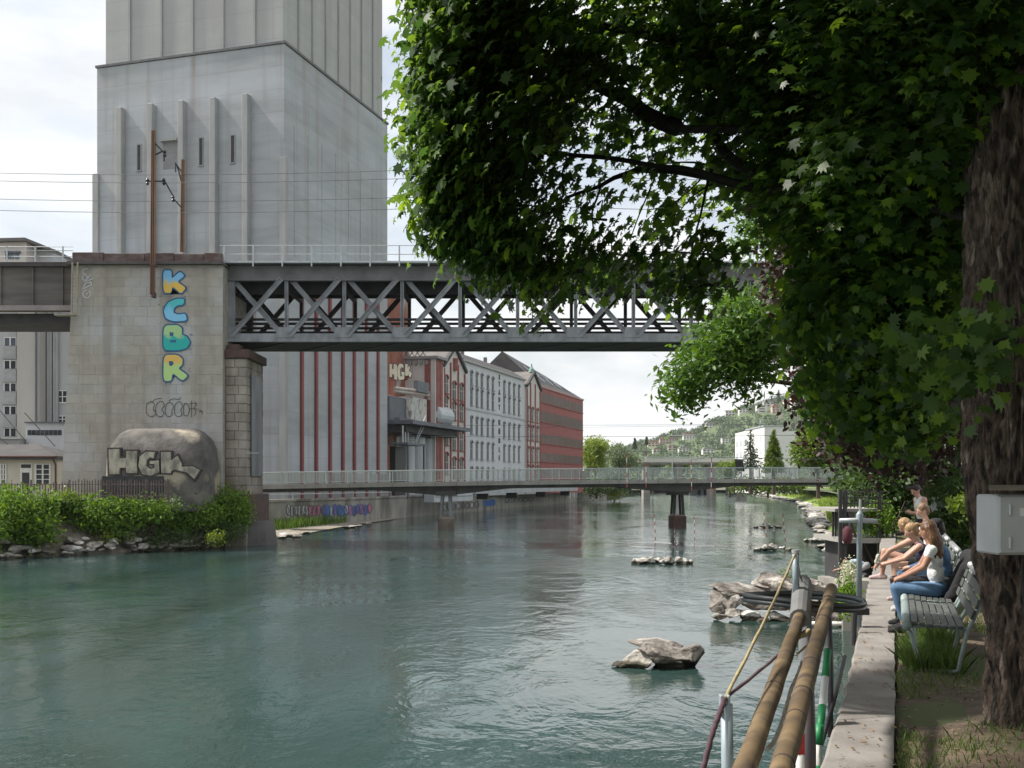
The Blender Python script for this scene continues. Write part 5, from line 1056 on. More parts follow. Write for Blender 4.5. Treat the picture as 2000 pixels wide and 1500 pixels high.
# catenary style mast far away + far wires
fm = thing('lattice_mast', 'slim pale steel mast behind the footbridge centre', 'mast', (X(1313, 200), 200, 2)); MB().tube([(X(1313, 200), 200, 1), P(1313, 853, 200)], [.14, .09], 6).build('post', m_galv, fm)
MB().tube([P(1303, 851, 200), P(1357, 850, 200)], .07, 6).build('cross_arm', m_galv, fm)
for l, y0, y1, d in (('far wire above the white building', 836, 822, 190), ('far wire level with the hill foot', 852, 846, 195), ('far wire crossing the red office block', 829, 826, 140), ('far wire lower across the red office block', 851, 849, 140)):
    x0 = 900 if d == 190 or d == 195 else 440; x1 = 1760; wire(l, [P(x0+(x1-x0)*k/12, y0+(y1-y0)*k/12+3*math.sin(math.pi*k/12), d) for k in range(13)], .022, name='far_wire', group='distant wires')

# ================================================================== RIGHT BANK BEYOND THE PLATFORM: grass slope and stones
v = []; f = []; rbl = [(13.2, 37), (16.5, 52), (22, 74), (31, 108.6), (36, 128), (42.8, 152), (61, 225), (90, 378), (103, 490)]; pl2 = []
for (a, b), (c, e) in zip(rbl, rbl[1:]):
    for k in range(10): t = k/10; pl2.append((a+(c-a)*t, b+(e-b)*t))
for i, (x, y) in enumerate(pl2):
    w_ = 2.5 + y*.05
    for k in range(8): t = k/7; v.append((x+w_*t+.15*math.sin(i*2.1+k), y, -.6+3.4*t**.75+.1*math.sin(i*1.3+k*2.2)))
for i in range(len(pl2)-1):
    for k in range(7): a = i*8+k; f.append((a, a+8, a+9, a+1))
tag(MB().add(v, f).build('grass_bank', M('grass_slope', (.13,.20,.035), (.19,.25,.05), sc=1.5, rough=1, bump=.5, bsc=8), smooth=True), 'sunlit grassy bank curving along the near side of the river', kind='structure')
n = 16000; idx = rng.integers(0, len(pl2)-12, n); t = rng.random(n)*.92+.08; px_ = np.array([p[0] for p in pl2]); py_ = np.array([p[1] for p in pl2]); fr = rng.random(n)
x = px_[idx]*(1-fr)+px_[idx+1]*fr; y = py_[idx]*(1-fr)+py_[idx+1]*fr; x = x+(2.5+y*.05)*t; z = -.6+3.4*t**.75
grass('bank_grass', 'long grass on the sunlit bank below the footbridge', np.stack([x, y, z], 1)[z > .3], .7, .12, leafmat('sunny_grass', [(.12,.20,.03), (.18,.27,.05), (.22,.28,.07)], .3), .3)
k = 0
for i in range(90):
    j = rs.uniform(0, 40); i0 = int(j); x, y = pl2[i0]; x2, y2 = pl2[i0+1]; fr_ = j-i0; s = rs.uniform(.2, .55)*(1+.2*(y2 > 100)); rock(RK[rs.randrange(8)], (x+(x2-x)*fr_+rs.uniform(-.5, .7), y+(y2-y)*fr_, rs.uniform(-.05, .4)), (s*1.3, s, s*.75), rs.uniform(0, 6), 'pale rip-rap stone along the foot of the grassy bank', 'rip-rap stones of the grassy bank', name='bank_stone')
for j in range(45):
    i0 = 30+j; x, y = pl2[min(i0, len(pl2)-2)]; rock(RK[j % 8], (x+.2, y, .2), (.8, .8 + y*.006, .45), j, 'pale rip-rap stone along the foot of the grassy bank', 'rip-rap stones of the grassy bank', name='bank_stone')
# ================================================================== RIVER ROCKS
ORD = 'leftmost,second,third,fourth,fifth,sixth,seventh,eighth,ninth,tenth,eleventh,twelfth,thirteenth,fourteenth,fifteenth,sixteenth,seventeenth,eighteenth,nineteenth,twentieth,twenty-first,twenty-second,twenty-third,twenty-fourth'.split(',')
def ordinals(obs, label):
    for w_, o in zip(ORD, sorted(obs, key=lambda o: o.location.x / o.location.y)): o['label'] = (w_ + ' ' + label) if w_ == 'leftmost' else (w_ + ' from left: ' + label)
def heap(label, px0, px1, pyw, hpx, n, group, seed):
    made = []
    r = random.Random(seed); d = EYE*F/(pyw-HOR)
    for i in range(n):
        u = r.uniform(-1, 1); px = (px0+px1)/2+(px1-px0)/2*u; hz = hpx*d/F*(1-u*u)*r.uniform(.15, .8); s = (px1-px0)*d/F/11*r.uniform(.6, 1.25)
        made.append(rock(RK[r.randrange(8)], (X(px, d), d+r.uniform(-.7, .7)*(1-abs(u)*.6), hz*.8), (s*1.15, s, s*1.1), r.uniform(0, 6), label, group))
    ordinals(made, label)
heap('pale stone in the low middle rock islet', 1238, 1352, 1101, 17, 24, 'stones of the middle rock islet', 1)
heap('pale stone in the rock islet by the right slalom poles', 1477, 1545, 1076, 16, 20, 'stones of the right rock islet', 2)
heap('small stone in the farthest rock islet', 1475, 1524, 1031, 14, 18, 'stones of the farthest islet', 3)
heap('stone of the low spur reaching out from the grassy bank', 1572, 1640, 1058, 13, 22, 'stones of the bank spur', 4)
heap('stone of the far small spur by the bank', 1600, 1640, 1033, 10, 12, 'stones of the far spur', 5)
d = EYE*F/(1302-HOR)
for l, m_, px, py, s, rz, rx in (('long brown slab rock lying across the nearest islet', RKD[0], 1297, 1279, (.92, .5, .5), .3, .12), ('bright white boulder at the left end of the nearest islet', RK[1], 1243, 1290, (.60, .5, .36), .2, 0), ('dark square block at the right end of the nearest islet', RKD[1], 1346, 1286, (.46, .42, .56), .5, .1), ('flat brown slab at the back of the nearest islet', RKD[2], 1278, 1262, (.75, .45, .26), -.2, .15), ('small pale stone at the left tip of the nearest islet', RK[4], 1213, 1298, (.25, .25, .14), 0, 0), ('dark wet stone under the brown slab', RKD[3], 1312, 1296, (.6, .5, .3), 1, 0)):
    c = P(px, py, d); rock(m_, (c.x, d + (0.5 if 'back' in l else 0), c.z), s, rz, l, 'rocks of the nearest islet', rx)
d = EYE*F/(1212-HOR)
for l, m_, px, py, s, rz, rx in (('long flat slab on top left of the big rock pile', RKD[0], 1455, 1160, (1.25, .9, .42), .1, .1), ('tilted dark slab at the left end of the big rock pile', RKD[1], 1425, 1182, (.45, .8, .75), .4, .5), ('grey block in the centre of the big rock pile', RKD[2], 1500, 1182, (1.1, .8, .6), -.3, .2), ('broad dark slab behind the steel post', RKD[3], 1555, 1165, (1.2, 1, .8), .5, .1), ('high slab at the back of the big rock pile', RKD[4], 1530, 1142, (.8, .7, .45), 0, .1),
        ('brown slab at the right of the big rock pile', RKD[0], 1610, 1160, (.95, .8, .7), 1.2, .2), ('low dark rock below the right slab', RKD[1], 1590, 1190, (.8, .6, .55), 2, .1), ('round grey boulder right of the brown poles', RKD[2], 1648, 1210, (.55, .6, .55), 2.2, .3), ('white boulder at the waterline below the hoop', RK[2], 1520, 1208, (.55, .5, .34), 0, 0), ('pale stone left of the white boulder', RK[5], 1470, 1204, (.42, .4, .3), .6, 0), ('white stone at the left waterline of the big rock pile', RK[3], 1435, 1200, (.4, .4, .26), 1, 0),
        ('small pale stone at the left tip of the big rock pile', RK[6], 1402, 1205, (.25, .3, .16), 1, 0), ('dark low stone at the left edge of the big rock pile', RKD[4], 1408, 1190, (.35, .5, .4), 1.7, 0), ('yellowish stone in the middle waterline of the pile', RK[7], 1488, 1212, (.3, .3, .22), 0, 0), ('small white stone between the two brown poles', RK[0], 1575, 1212, (.4, .4, .25), 1.1, 0), ('grey stone under the right slab by the wall', RKD[3], 1632, 1190, (.5, .5, .4), .3, .2)):
    c = P(px, py, d); rock(m_, (c.x, d + (1210-py)/40, c.z), s, rz, l, 'rocks of the big pile', rx)
GB2 = 'weeds on the left bank'
for l_, px_w, py_w, hh_, mm_ in (('tall pale weed sprig beside the picket fence', 120, 975, 14, m_lwil), ('tall weed sprig in front of the bunker', 345, 985, 14, m_lgrey), ('yellow-green weed clump low on the rubble bank', 215, 1045, 12, m_lwil), ('grey-green weed clump at the waterline of the rubble bank', 300, 1055, 9, m_lgrey), ('pale weed clump under the narrow pier bush', 420, 1052, 9, m_lwil)): shrub(l_, [(px_w, py_w, 69.0 + (px_w > 250)*2, 16, hh_, .4, 14)], .18, mm_, per=20, rad=.22, group=GB2, stems=False)
shrub('clump of dry grey weeds on top of the big rock pile', [(1538, 1130, 37, 20, 9, .4, 20)], .10, m_lgrey, per=20, rad=.12, group='weeds on the rocks', stems=False)
# ================================================================== SLALOM POLES
def slalom(label, px, top, bot, d, lean=0, r=.035):
    r *= .62
    a, b = P(px, bot, d), P(px+lean, top, d); t = thing('slalom_pole', label, 'slalom pole', tuple(a), group='hanging slalom poles'); n = 7
    MB().tube([a, b], r*.9, 8).build('shaft', m_white, t)
    for k in range(0, n, 2): MB().tube([a.lerp(b, k/n), a.lerp(b, (k+1)/n)], r*1.15, 8).build('red_band', M('slalom_red', (.38,.07,.06), (.32,.06,.05)), t)
GS = ('leftmost upper', 'second upper', 'third upper', 'fourth upper')
for l, a in zip(('red and white slalom pole hanging left of the footbridge centre pier', 'slalom pole hanging next to the leftmost upper pole', 'pale slalom pole hanging right of the footbridge centre pier', 'pale slalom pole hanging left of the black banner'), ((1225, 885, 952, 95, -1), (1262, 882, 952, 95, 0), (1351, 900, 958, 95, -1), (1389, 894, 961, 95, 1))): slalom(l, *a, r=.05)
wire('taut slalom wire above the red poles', [P(1180, 884, 95), P(1270, 881, 95), P(1350, 884, 95)], .02, 'slalom wires', name='slalom_wire')
wire('second slalom wire above the pale poles', [P(1345, 899, 95), P(1390, 893, 95), P(1680, 898, 95)], .02, 'slalom wires', name='slalom_wire')
for l, a in zip(('lower slalom pole furthest left over the open water', 'lower slalom pole in front of the footbridge pier', 'lower slalom pole right of the footbridge pier', 'slalom pole over the farthest rock islet', 'slalom pole over the right rock islet'), ((1280, 1004, 1056, 82, -2), (1318, 1030, 1066, 78, -1), (1357, 1008, 1056, 82, -1), (1497, 1001, 1048, 82, -5), (1534, 1003, 1058, 80, -5))): slalom(l, *a, r=.045)
wire('thin line holding the lower slalom poles', [P(1100, 1000, 84), P(1278, 1003, 82), P(1357, 1008, 82), P(1495, 1001, 82), P(1530, 1003, 80), P(1700, 990, 60)], .006, 'slalom wires', name='slalom_wire', mat=m_galv)
# ================================================================== NEAR BANK: benches
AR = math.atan2(1, .357); UR3 = Vector((math.cos(AR), math.sin(AR), 0)); TR = Vector((-UR3.y, UR3.x, 0))   # along the path, toward the river
def org(y, o, z=2.74): return Vector((uR(y), y, z)) - TR * o
m_slat = M('bench_slat', (.10,.108,.10), (.06,.066,.061), sc=14, st=(1,1,1), rough=.55, bump=.2, bsc=30, rnd=.2); m_btube = M('bench_green_steel', (.30,.37,.35), (.22,.27,.26), sc=6, rough=.5)
def bench(label, y0, o=.62, Lb=2.0):
    t = thing('park_bench', label, 'bench', tuple(org(y0, o)), AR, group='slatted park benches facing the river')
    MB().tube([(-.02, .525, .43), (Lb+.02, .525, .43)], .045, 12).build('front_rail', m_btube, t, local=True, smooth=True)
    for k in range(7):
        y = .455 - k*.066; z = .455 - .012*math.sin(k*.5) - k*.004; MB().box(0, Lb, y-.027, y+.027, z-.014, z+.014).build('seat_slat', m_slat, t, local=True, bevel=.004)
    for k in range(3):
        u = k/3+.1; y, z = -.03-.12*u, .52+.30*u; q = MB(); q.bar((0, y, z), (Lb, y, z), .022, .085, (0, -.35, 1)); q.build('back_slat', m_slat, t, local=True, bevel=.004)
    MB().tube([(-.02, -.175, .84), (Lb+.02, -.175, .84)], .042, 12).build('top_rail', M('worn_steel', (.42,.43,.43), (.30,.31,.31), sc=5, rough=.4, metal=.4), t, local=True, smooth=True)
    for x in (.05, Lb/2, Lb-.05):
        MB().tube([(x, .525, .41), (x, .49, .36), (x, .40, .03), (x, .37, .015), (x, .12, .015), (x, .08, .03), (x, .0, .40), (x, -.05, .5), (x, -.175, .83)], .019, 8).build('leg_frame', m_btube, t, local=True, smooth=True)
        MB().tube([(x, .50, .425), (x, .25, .43), (x, .01, .41)], .017, 8).build('seat_support', m_btube, t, local=True)
    return t
bench('empty slatted bench nearest the large tree trunk', 10.05)
bench('bench behind the nearest one, occupied by the woman in jeans', 12.1)
bench('farther bench holding the two girls with tied-back hair', 14.7)
bench('farthest bench beside the standing man', 17.6)

# ================================================================== FOREGROUND POLES, ROPES AND POSTS off the wall
m_bam = M('brown_pole', (.155,.105,.05), (.07,.047,.03), sc=5, st=(1,1,1), rough=.75, bump=.4, bsc=16, c3=(.27,.19,.10), sc3=3.5, lo3=.52, hi3=.72, bdist=.012)
def longpole(label, a, b, r, rings):
    a, b = Vector(a), Vector(b); t = thing('brown_pole', label, 'pole', tuple(a), group='two long brown poles slung along the wall')
    pts = [a.lerp(b, k/24) + Vector((.002*math.sin(k*1.3), 0, .002*math.sin(k*2.1))) for k in range(25)]
    MB().tube(pts, [r*(1+.008*math.sin(k*1.7)) for k in range(25)], 16).build('shaft', m_bam, t, smooth=True)
    for k in rings: c = a.lerp(b, (k+.4)/24); dv = (b-a).normalized()*.012; MB().tube([c-dv, c+dv], r*1.03, 16).build('joint_ring', M('dark_ring', (.04,.028,.02), (.06,.04,.03)), t, smooth=True)
    return t
pa = longpole('left of two long brown poles slung along the river wall', P(1405, 1640, 3.3), P(1562, 1205, 7.6), .043, (11,))
pb = longpole('right of two long brown poles slung along the river wall', P(1490, 1640, 3.4), P(1624, 1150, 8.6), .046, (3, 6, 8, 11, 17))
MB().tube([P(1562, 1208, 7.55), P(1567, 1150, 8.2), P(1568, 1140, 8.4)], [.07, .075, .07], 14).build('grey_sleeve', M('grey_sleeve', (.20,.20,.20), (.13,.13,.13), rough=.7), pa)
sp = thing('steel_post', 'slim blue-grey steel post rising out of the sleeve above the hoops', 'post', tuple(P(1556, 1500, 8.2))); m_bsteel = M('blue_grey_steel', (.33,.39,.42), (.27,.32,.35), sc=5, rough=.45, metal=.2)
MB().tube([P(1555, 1172, 8.0), P(1554, 1078, 8.0)], .026, 12).build('upper_tube', m_bsteel, sp, smooth=True); MB().tube([P(1554, 1080, 8.0), P(1553.7, 1074, 8.0)], .03, 12).build('cap', m_galv, sp)
MB().tube([P(1572, 1150, 8.25), P(1575, 1620, 8.25)], .05, 14).build('lower_tube', M('lower_grey_tube', (.20,.21,.215), (.15,.155,.16)), sp, smooth=True)
hp_ = thing('hose_hoops', 'dark steel double hoop lying level around the two poles', 'hoop', tuple(P(1570, 1172, 8.6)))
for k in range(2):
    c = P(1570, 1168 + k*9, 8.7); rx, ry = .475, .42; MB().tube([c + Vector((rx*math.cos(2*math.pi*i/48), ry*math.sin(2*math.pi*i/48), .012*math.sin(2*math.pi*i/24)-.02*math.cos(2*math.pi*i/48))) for i in range(49)], .019, 8, False).build('hoop', M('hoop_steel', (.11,.115,.12), (.075,.08,.08), rough=.4, metal=.4), hp_, smooth=True)
gp = thing('grey_post', 'pale grey post with forked top in the lower foreground', 'post', tuple(P(1416, 1700, 4.6)))
MB().tube([P(1424, 1700, 4.6), P(1419, 1375, 4.6)], .026, 14).build('tube', m_bsteel, gp, smooth=True)
for s in (-1, 1): c = P(1415 + s*7, 1366, 4.6); MB().box(c.x-.006, c.x+.006, c.y-.02, c.y+.02, c.z-.07, c.z+.02).build('fork_plate', m_bsteel, gp, bevel=.003)
def rope(label, pts, r, mat, sag=.0, name='rope', group='ropes around the brown poles'):
    p = []
    for a, b in zip(pts, pts[1:]):
        for k in range(16): t = k/16; p.append(Vector(a).lerp(Vector(b), t) - Vector((0, 0, sag*4*t*(1-t))))
    p.append(Vector(pts[-1])); q = []
    for i, c in enumerate(p): q.append(c + Vector((.0015*math.cos(i*1.9), 0, .0015*math.sin(i*1.9))))
    o = MB().tube(q, [r*(1+.12*math.sin(i*2.4)) for i in range(len(q))], 7).build(name, mat, smooth=True); tag(o, label, 'rope', group); return o
m_ry = M('yellow_rope', (.42,.34,.16), (.30,.24,.15), sc=30, rough=.9); m_rd = M('dark_rope', (.11,.06,.075), (.075,.045,.055), sc=30, rough=.9); m_rw = M('white_rope', (.55,.53,.48), (.42,.40,.36), sc=30, rough=.9)
f0 = P(1416, 1364, 4.58)
rope('yellowish rope stretched from the steel post to the forked post', [P(1553, 1082, 7.98), f0], .0085, m_ry, .02); rope('dark red rope from the left brown pole to the forked post', [P(1572, 1232, 7.5), f0], .0085, m_rd, .01)
rope('rope hanging from the forked post to the lower edge', [f0, P(1392, 1430, 4.5), P(1358, 1560, 4.4)], .012, m_rd, .0); rope('thin cord tied on the far side of the steel post', [P(1556, 1082, 8.02), P(1563, 1125, 8.1), P(1572, 1150, 8.2)], .005, m_wire)
rope('white rope knotted between the two brown poles', [P(1568, 1290, 6.3), P(1545, 1345, 5.6), P(1520, 1430, 4.8), P(1500, 1462, 4.5)], .010, m_rw, .01); rope('thin white cord hanging right of the right brown pole', [P(1614, 1205, 8.2), P(1590, 1330, 8.0), P(1566, 1440, 7.9)], .006, m_rw); rope('second thin white cord beside the right brown pole', [P(1612, 1225, 8.3), P(1600, 1290, 8.2), P(1570, 1455, 8.0)], .005, m_rw)
rope('yellow lashing around the left brown pole', [P(1548, 1238, 7.05), P(1558, 1244, 6.98), P(1572, 1240, 7.05), P(1580, 1232, 7.15)], .016, m_ry); rope('short lashing bridging the two brown poles', [P(1556, 1278, 6.75), P(1575, 1262, 6.9), P(1596, 1250, 7.2)], .007, m_ry)
def banded(label, a, b, r, col, n, name='banded_pole', first=True):
    a, b = Vector(a), Vector(b); t = thing(name, label, 'pole', tuple(a), group='striped slalom poles leaning at the wall'); MB().tube([a, b], r*.97, 14).build('shaft', m_white, t, smooth=True)
    for k in range(0 if first else 1, n, 2): MB().tube([b.lerp(a, k/n), b.lerp(a, (k+1)/n)], r*1.02, 14).build('colour_band', col, t, smooth=True)
    return t
m_grn = M('pole_green', (.02,.26,.09), (.015,.20,.07), sc=6, rough=.5); m_rdp = M('pole_red', (.48,.03,.03), (.40,.025,.025), sc=6, rough=.5)
banded('green and white striped pole leaning upright beside the path wall', P(1588, 1560, 8.0), P(1617, 1270, 8.9), .030, m_grn, 5)
banded('second green and white pole below, partly cut by the lower edge', P(1588, 1620, 7.7), P(1601, 1415, 7.9), .034, m_grn, 5)
banded('red and white striped pole standing between brown pole and wall', P(1559, 1640, 7.4), P(1562, 1432, 7.5), .036, m_rdp, 5)
for l, a, b, r in (('dark tilted rod leaning against the path wall edge', P(1600, 1470, 8.6), P(1650, 1282, 9.6), .018), ('dark upright iron bar behind the green and white pole', P(1622, 1440, 9.0), P(1619, 1180, 9.4), .022), ('thick dark iron bar beneath the right brown pole', P(1578, 1620, 7.6), P(1574, 1300, 7.9), .055)):
    o = MB().tube([a, a.lerp(b, .5) + Vector((.01, 0, 0)), b], r, 10).build('iron_bar', M('dark_iron', (.05,.048,.055), (.085,.06,.055), sc=5, rough=.5), smooth=True); tag(o, l, 'bar', 'iron bars at the wall')
pn = thing('pontoon', 'white floating landing pontoon in the water at the foot of the wall', 'pontoon', tuple(org(15, 1.6, .2)), AR); Lp = 12
MB().box(-4, Lp, -.9, .55, .0, .32).build('float_body', m_white, pn, local=True, bevel=.03)
for k in range(10): MB().box(-4+k*1.6, -4+k*1.6+1.57, -.9, .55, .322, .36).build('deck_board', M('pontoon_board', (.46,.42,.37), (.38,.35,.31), rnd=.1), pn, local=True)
MB().box(-1.2, -.2, -.6, .1, .36, .62).build('orange_crate', M('orange_plastic', (.55,.16,.05), (.45,.12,.04), rough=.5), pn, local=True, bevel=.04)
tp = thing('mooring_post', 'grey T-shaped mooring post at the edge of the path', 'post', tuple(P(1677, 1215, 13.1))); MB().tube([P(1677, 1225, 13.1), P(1679, 1030, 13.1), P(1679, 1005, 13.1), P(1679, 998, 13.1)], [.036, .032, .045, .015], 12).build('upright', m_bsteel, tp, smooth=True)
MB().tube([P(1640, 1017, 13.1), P(1680, 1016, 13.1), P(1713, 1018, 13.1)], .03, 10).build('cross_bar', m_galv, tp, smooth=True); MB().tube([P(1680, 1000, 13.1), P(1680, 975, 13.1)], .015, 6).build('tip', m_galv, tp)
MB().tube([P(1669, 1180, 12.6), P(1666, 1260, 12.6)], .035, 10).build('lower_sleeve', m_steeld, tp); MB().box(P(1677, 0, 13.1).x-.1, P(1677, 0, 13.1).x+.1, 13.0, 13.2, 2.9, 2.98).build('collar', m_steeld, tp)
# ================================================================== PLATFORM at the wall
pf = thing('jetty_platform', 'two-level steel and concrete jetty platform beyond the seated people', 'jetty', tuple(P(1690, 1060, 34))); d = 34.0
MB().box(X(1648, d), X(1745, d), d, d+3.4, Zp(1061, d), Zp(1052, d)).build('lower_deck', m_deck, pf); MB().box(X(1636, d), X(1735, d), d+.3, d+3.2, Zp(1000, d), Zp(994, d)).build('upper_deck', m_deck, pf)
for px, dd in ((1641, d+.2), (1718, d+.2), (1641, d+3), (1718, d+3), (1650, d+.2)): MB().box(X(px, dd)-.05, X(px, dd)+.05, dd-.05, dd+.05, -.5, Zp(958, d)).build('post', m_steeld, pf)
for py in (960, 972, 983): MB().tube([P(1638, py, d+.2), P(1736, py, d+.2)], .02, 6).build('rail', m_steeld, pf)
for k in range(13): px = 1645+k*7; MB().box(X(px, d)-.012, X(px, d)+.012, d+.22, d+.25, Zp(993, d), Zp(960, d)).build('baluster', m_steeld, pf)
for k in range(6): px = 1646+k*5.5; MB().box(X(px, d)-.03, X(px, d)+.03, d+1.0, d+1.06, Zp(1051, d), Zp(1001, d)).build('screen_slat', m_steeld, pf)
MB().box(X(1676, d), X(1717, d), d+2.4, d+2.5, Zp(1040, d), Zp(1001, d)).build('back_panel', M('tagged_panel', (.22,.22,.21), (.33,.33,.32), sc=2.5), pf)
o_p = lambda a, b: Vector((X(a, d+2.4), d+2.37, Zp(b, d+2.4)))
for i in range(4): stroke('graffiti_letter', [(1692+i*6, 1014), (1695+i*6, 1003), (1697+i*6, 1015)], 2.0, M('spray_red', (.48,.04,.06), (.4,.03,.05)), pf, o_p, False, 1)
stroke('graffiti_line', [(1678, 1022), (1716, 1020)], 2.0, M('spray_blue', (.06,.16,.42)), pf, o_p, False, 0)
for i in range(4): stroke('graffiti_letter', [(1672+i*5, 1014), (1674+i*5, 1003), (1676+i*5, 1014)], 1.2, m_tagw, pf, o_p, False, 1)
MB().box(X(1650, d), X(1700, d), d+.1, d+3, 1.1, 1.3).build('step_landing', m_walldirty, pf); MB().box(X(1672, d), X(1745, d), d+1.5, d+3.4, -.5, Zp(1061, d)-.01).build('base_wall', m_steeld, pf)
o = MB().lathe([(.04, .55), (.14, .45), (.17, .15), (.1, 0)], P(1655, 1062, 33.6), 10).build('dry_bag', M('maroon_cloth', (.09,.018,.028), (.06,.012,.02)), smooth=True); tag(o, 'dark red bag hanging at the corner of the jetty', 'bag')
# ================================================================== TREES ON THE NEAR BANK
m_bark = M('maple_bark', (.105,.076,.058), (.018,.014,.011), sc=20, st=(1,1,.35), rough=.95, bump=1.0, bsc=34, c3=(.25,.20,.165), sc3=15, st3=(1,1,.25), lo3=.58, hi3=.7, bdist=.05, lo=.4, hi=.6)
m_barkl = M('limb_bark', (.022,.018,.015), (.012,.010,.009), sc=9, rough=.95, bump=.6, bsc=20)
m_lmap = leafmat('maple_leaf', [(.024,.056,.016), (.042,.095,.022), (.16,.27,.035), (.036,.08,.02), (.08,.15,.03), (.03,.07,.02)], .45, .38)
m_lcop = leafmat('copper_leaf', [(.028,.015,.013), (.05,.022,.015), (.022,.016,.011), (.022,.026,.011)], .2)
m_lash = leafmat('ash_leaf', [(.06,.13,.02), (.10,.20,.03), (.045,.10,.018)], .35)
mp_ = thing('maple_tree', 'huge dark maple overhanging the river path from the right', 'tree', (3.75, 7.5, 2.7))
cl = [(3.98, 7.5, 2.5, .58), (3.95, 7.5, 2.85, .49), (3.86, 7.5, 3.4, .455), (3.70, 7.5, 4.5, .45), (3.70, 7.5, 5.6, .46), (3.74, 7.6, 7.0, .45), (3.95, 7.7, 9.0, .34), (4.1, 7.8, 11.5, .18)]
v = []; f = []; NS, NRr = 260, 330; zs_ = [2.5 + 9*(k/NRr) for k in range(NRr+1)]
import mathutils.noise as mn
ph = [rs.uniform(0, 6.28) for _ in range(12)]
for k, z in enumerate(zs_):
    for a, b in zip(cl, cl[1:]):
        if a[2] <= z <= b[2] + 1e-6: t = (z-a[2])/(b[2]-a[2]); cx, cy, r = a[0]+(b[0]-a[0])*t, a[1]+(b[1]-a[1])*t, a[3]+(b[3]-a[3])*t; break
    for j in range(NS):
        th = 2*math.pi*j/NS; wv = th + .10*math.sin(z*1.7+ph[0]) + .05*math.sin(z*4.3+th*3+ph[5])
        tb1 = mn.noise(Vector((math.cos(th)*5.5, math.sin(th)*5.5, z*1.1))); tb2 = mn.noise(Vector((math.cos(th)*13, math.sin(th)*13, z*3.2+9))); tb3 = mn.noise(Vector((math.cos(th)*30, math.sin(th)*30, z*9)))
        rg = (1-min(1, abs(tb1)*3.2))*-.055 + (1-min(1, abs(tb2)*2.6))*-.030 + tb3*.014 + .07 + 0*abs(math.sin(11*wv+ph[1]+.7*math.sin(z*2.3+th*2)))**.7*.048 + abs(math.sin(19*wv+ph[2]+math.sin(z*5+th)))*.026 + .012*math.sin(23*z+9*th+ph[3])*math.sin(31*th+7*z)
        fl = .14*math.exp(-(z-2.6)*3.2)*(.5+.5*math.sin(5*th+ph[4])); rr = r*(1+.06*math.sin(3*th+ph[6]+z*.5)) + rg + fl - .05; v.append((cx+rr*math.cos(th), cy+rr*math.sin(th), z))
for k in range(NRr):
    for j in range(NS): f.append((k*NS+j, k*NS+(j+1) % NS, (k+1)*NS+(j+1) % NS, (k+1)*NS+j))
MB().add(v, f).build('trunk', m_bark, mp_, smooth=True)
BL = [ # px, py, rx, ry, depth, dz, clumps
 (925,40,95,110,10.0,1.3,90),(868,190,55,90,9.8,.9,60),(880,330,52,75,9.6,.9,55),(905,430,52,55,9.6,.8,45),(985,485,55,42,9.7,.8,32),(1030,110,110,125,10.2,1.4,66),(1000,300,85,105,9.9,1.1,46),
 (1080,545,40,28,9.9,.4,8),(1110,430,90,80,10.4,.9,9),(1160,200,110,120,10.6,1.1,24),(1240,50,150,70,10.4,1.5,42),(1180,515,120,28,10.6,.6,12),(1330,520,100,34,10.8,.7,10),(1350,340,100,100,11.0,.9,9),(1390,160,130,110,10.8,1.2,30),(1335,570,30,16,10.6,.3,3),
 (1500,60,150,110,10.0,2.2,90),(1520,260,130,110,10.4,1.8,60),(1650,120,160,140,9.0,2.2,110),(1640,350,130,120,9.6,2.0,90),(1780,250,120,190,8.6,1.6,110),(1880,120,110,140,8.2,1.6,70),(1800,480,110,110,9.4,1.6,80),
 (1690,560,120,80,10.2,1.4,70),(1760,680,110,80,10.0,1.2,70),(1620,640,80,60,10.6,1.0,30),(1690,765,100,60,10.8,1.0,42),(1775,800,80,50,10.4,.9,40),(1850,720,50,70,9.0,.7,25),(1905,690,50,14,6.6,.2,5),(1650,620,70,60,10.6,1.0,20)]
pts = []; anchors = []
for px, py, rx, ry, d, dz, n in BL:
    c = P(px, py, d); cc = ellips(c, (rx*d/F, dz*.8, ry*d/F), n, .15); anchors.append((c, cc)); pts.append(clumps(cc, 36, .15))
pts = np.concatenate(pts); print('maple leaves', len(pts))
out_ = (pts - np.array([3.0, 9.5, 6.0])); out_ /= np.linalg.norm(out_, axis=1, keepdims=True)
crown('crown', mp_, pts, rng.uniform(.06, .145, len(pts)), MAPLE, m_lmap, up=(-.25,-.1,.42), spread=.5, out=out_*1.0)
# unseen rest of the crown above and behind the picture, shaped to shade the path
ub = [((-.2, 6.9, 9.5), (2.3, 1.5, 1.2), 110), ((2.2, 8.2, 10.6), (4.8, 3.0, 1.8), 260), ((4.5, 7.0, 12.3), (4.3, 3.8, 2.0), 200), ((6.8, 7.5, 9.5), (3, 3.6, 2.6), 190), ((5.2, 3.8, 9), (3.5, 3.4, 2.0), 170), ((2.0, 5.0, 9.6), (3.2, 2.6, 1.6), 130), ((8.5, 11, 7.5), (2.4, 2.6, 2.4), 110)]
up_ = np.concatenate([clumps(ellips(c, r, n, .1), 24, .3) for c, r, n in ub]); crown('crown', mp_, up_, rng.uniform(.14, .20, len(up_)), MAPLE, m_lmap, up=(0,0,1), spread=.7)
def limb(q, a, b, r0, r1, wob=.32, n=11):
    a, b = Vector(a), Vector(b); Ln = (b-a).length; w1, w2 = rs.uniform(-1, 1), rs.uniform(-1, 1)
    q.tube([a.lerp(b, k/n) + Vector((w1*math.sin(k*.9+w2), w2*math.sin(k*.7), .6*math.sin(math.pi*k/n)+.3*w1*math.sin(k*1.4)))*wob*Ln*.16 for k in range(n+1)], [r0+(r1-r0)*(k/n)**.8 for k in range(n+1)], 8)
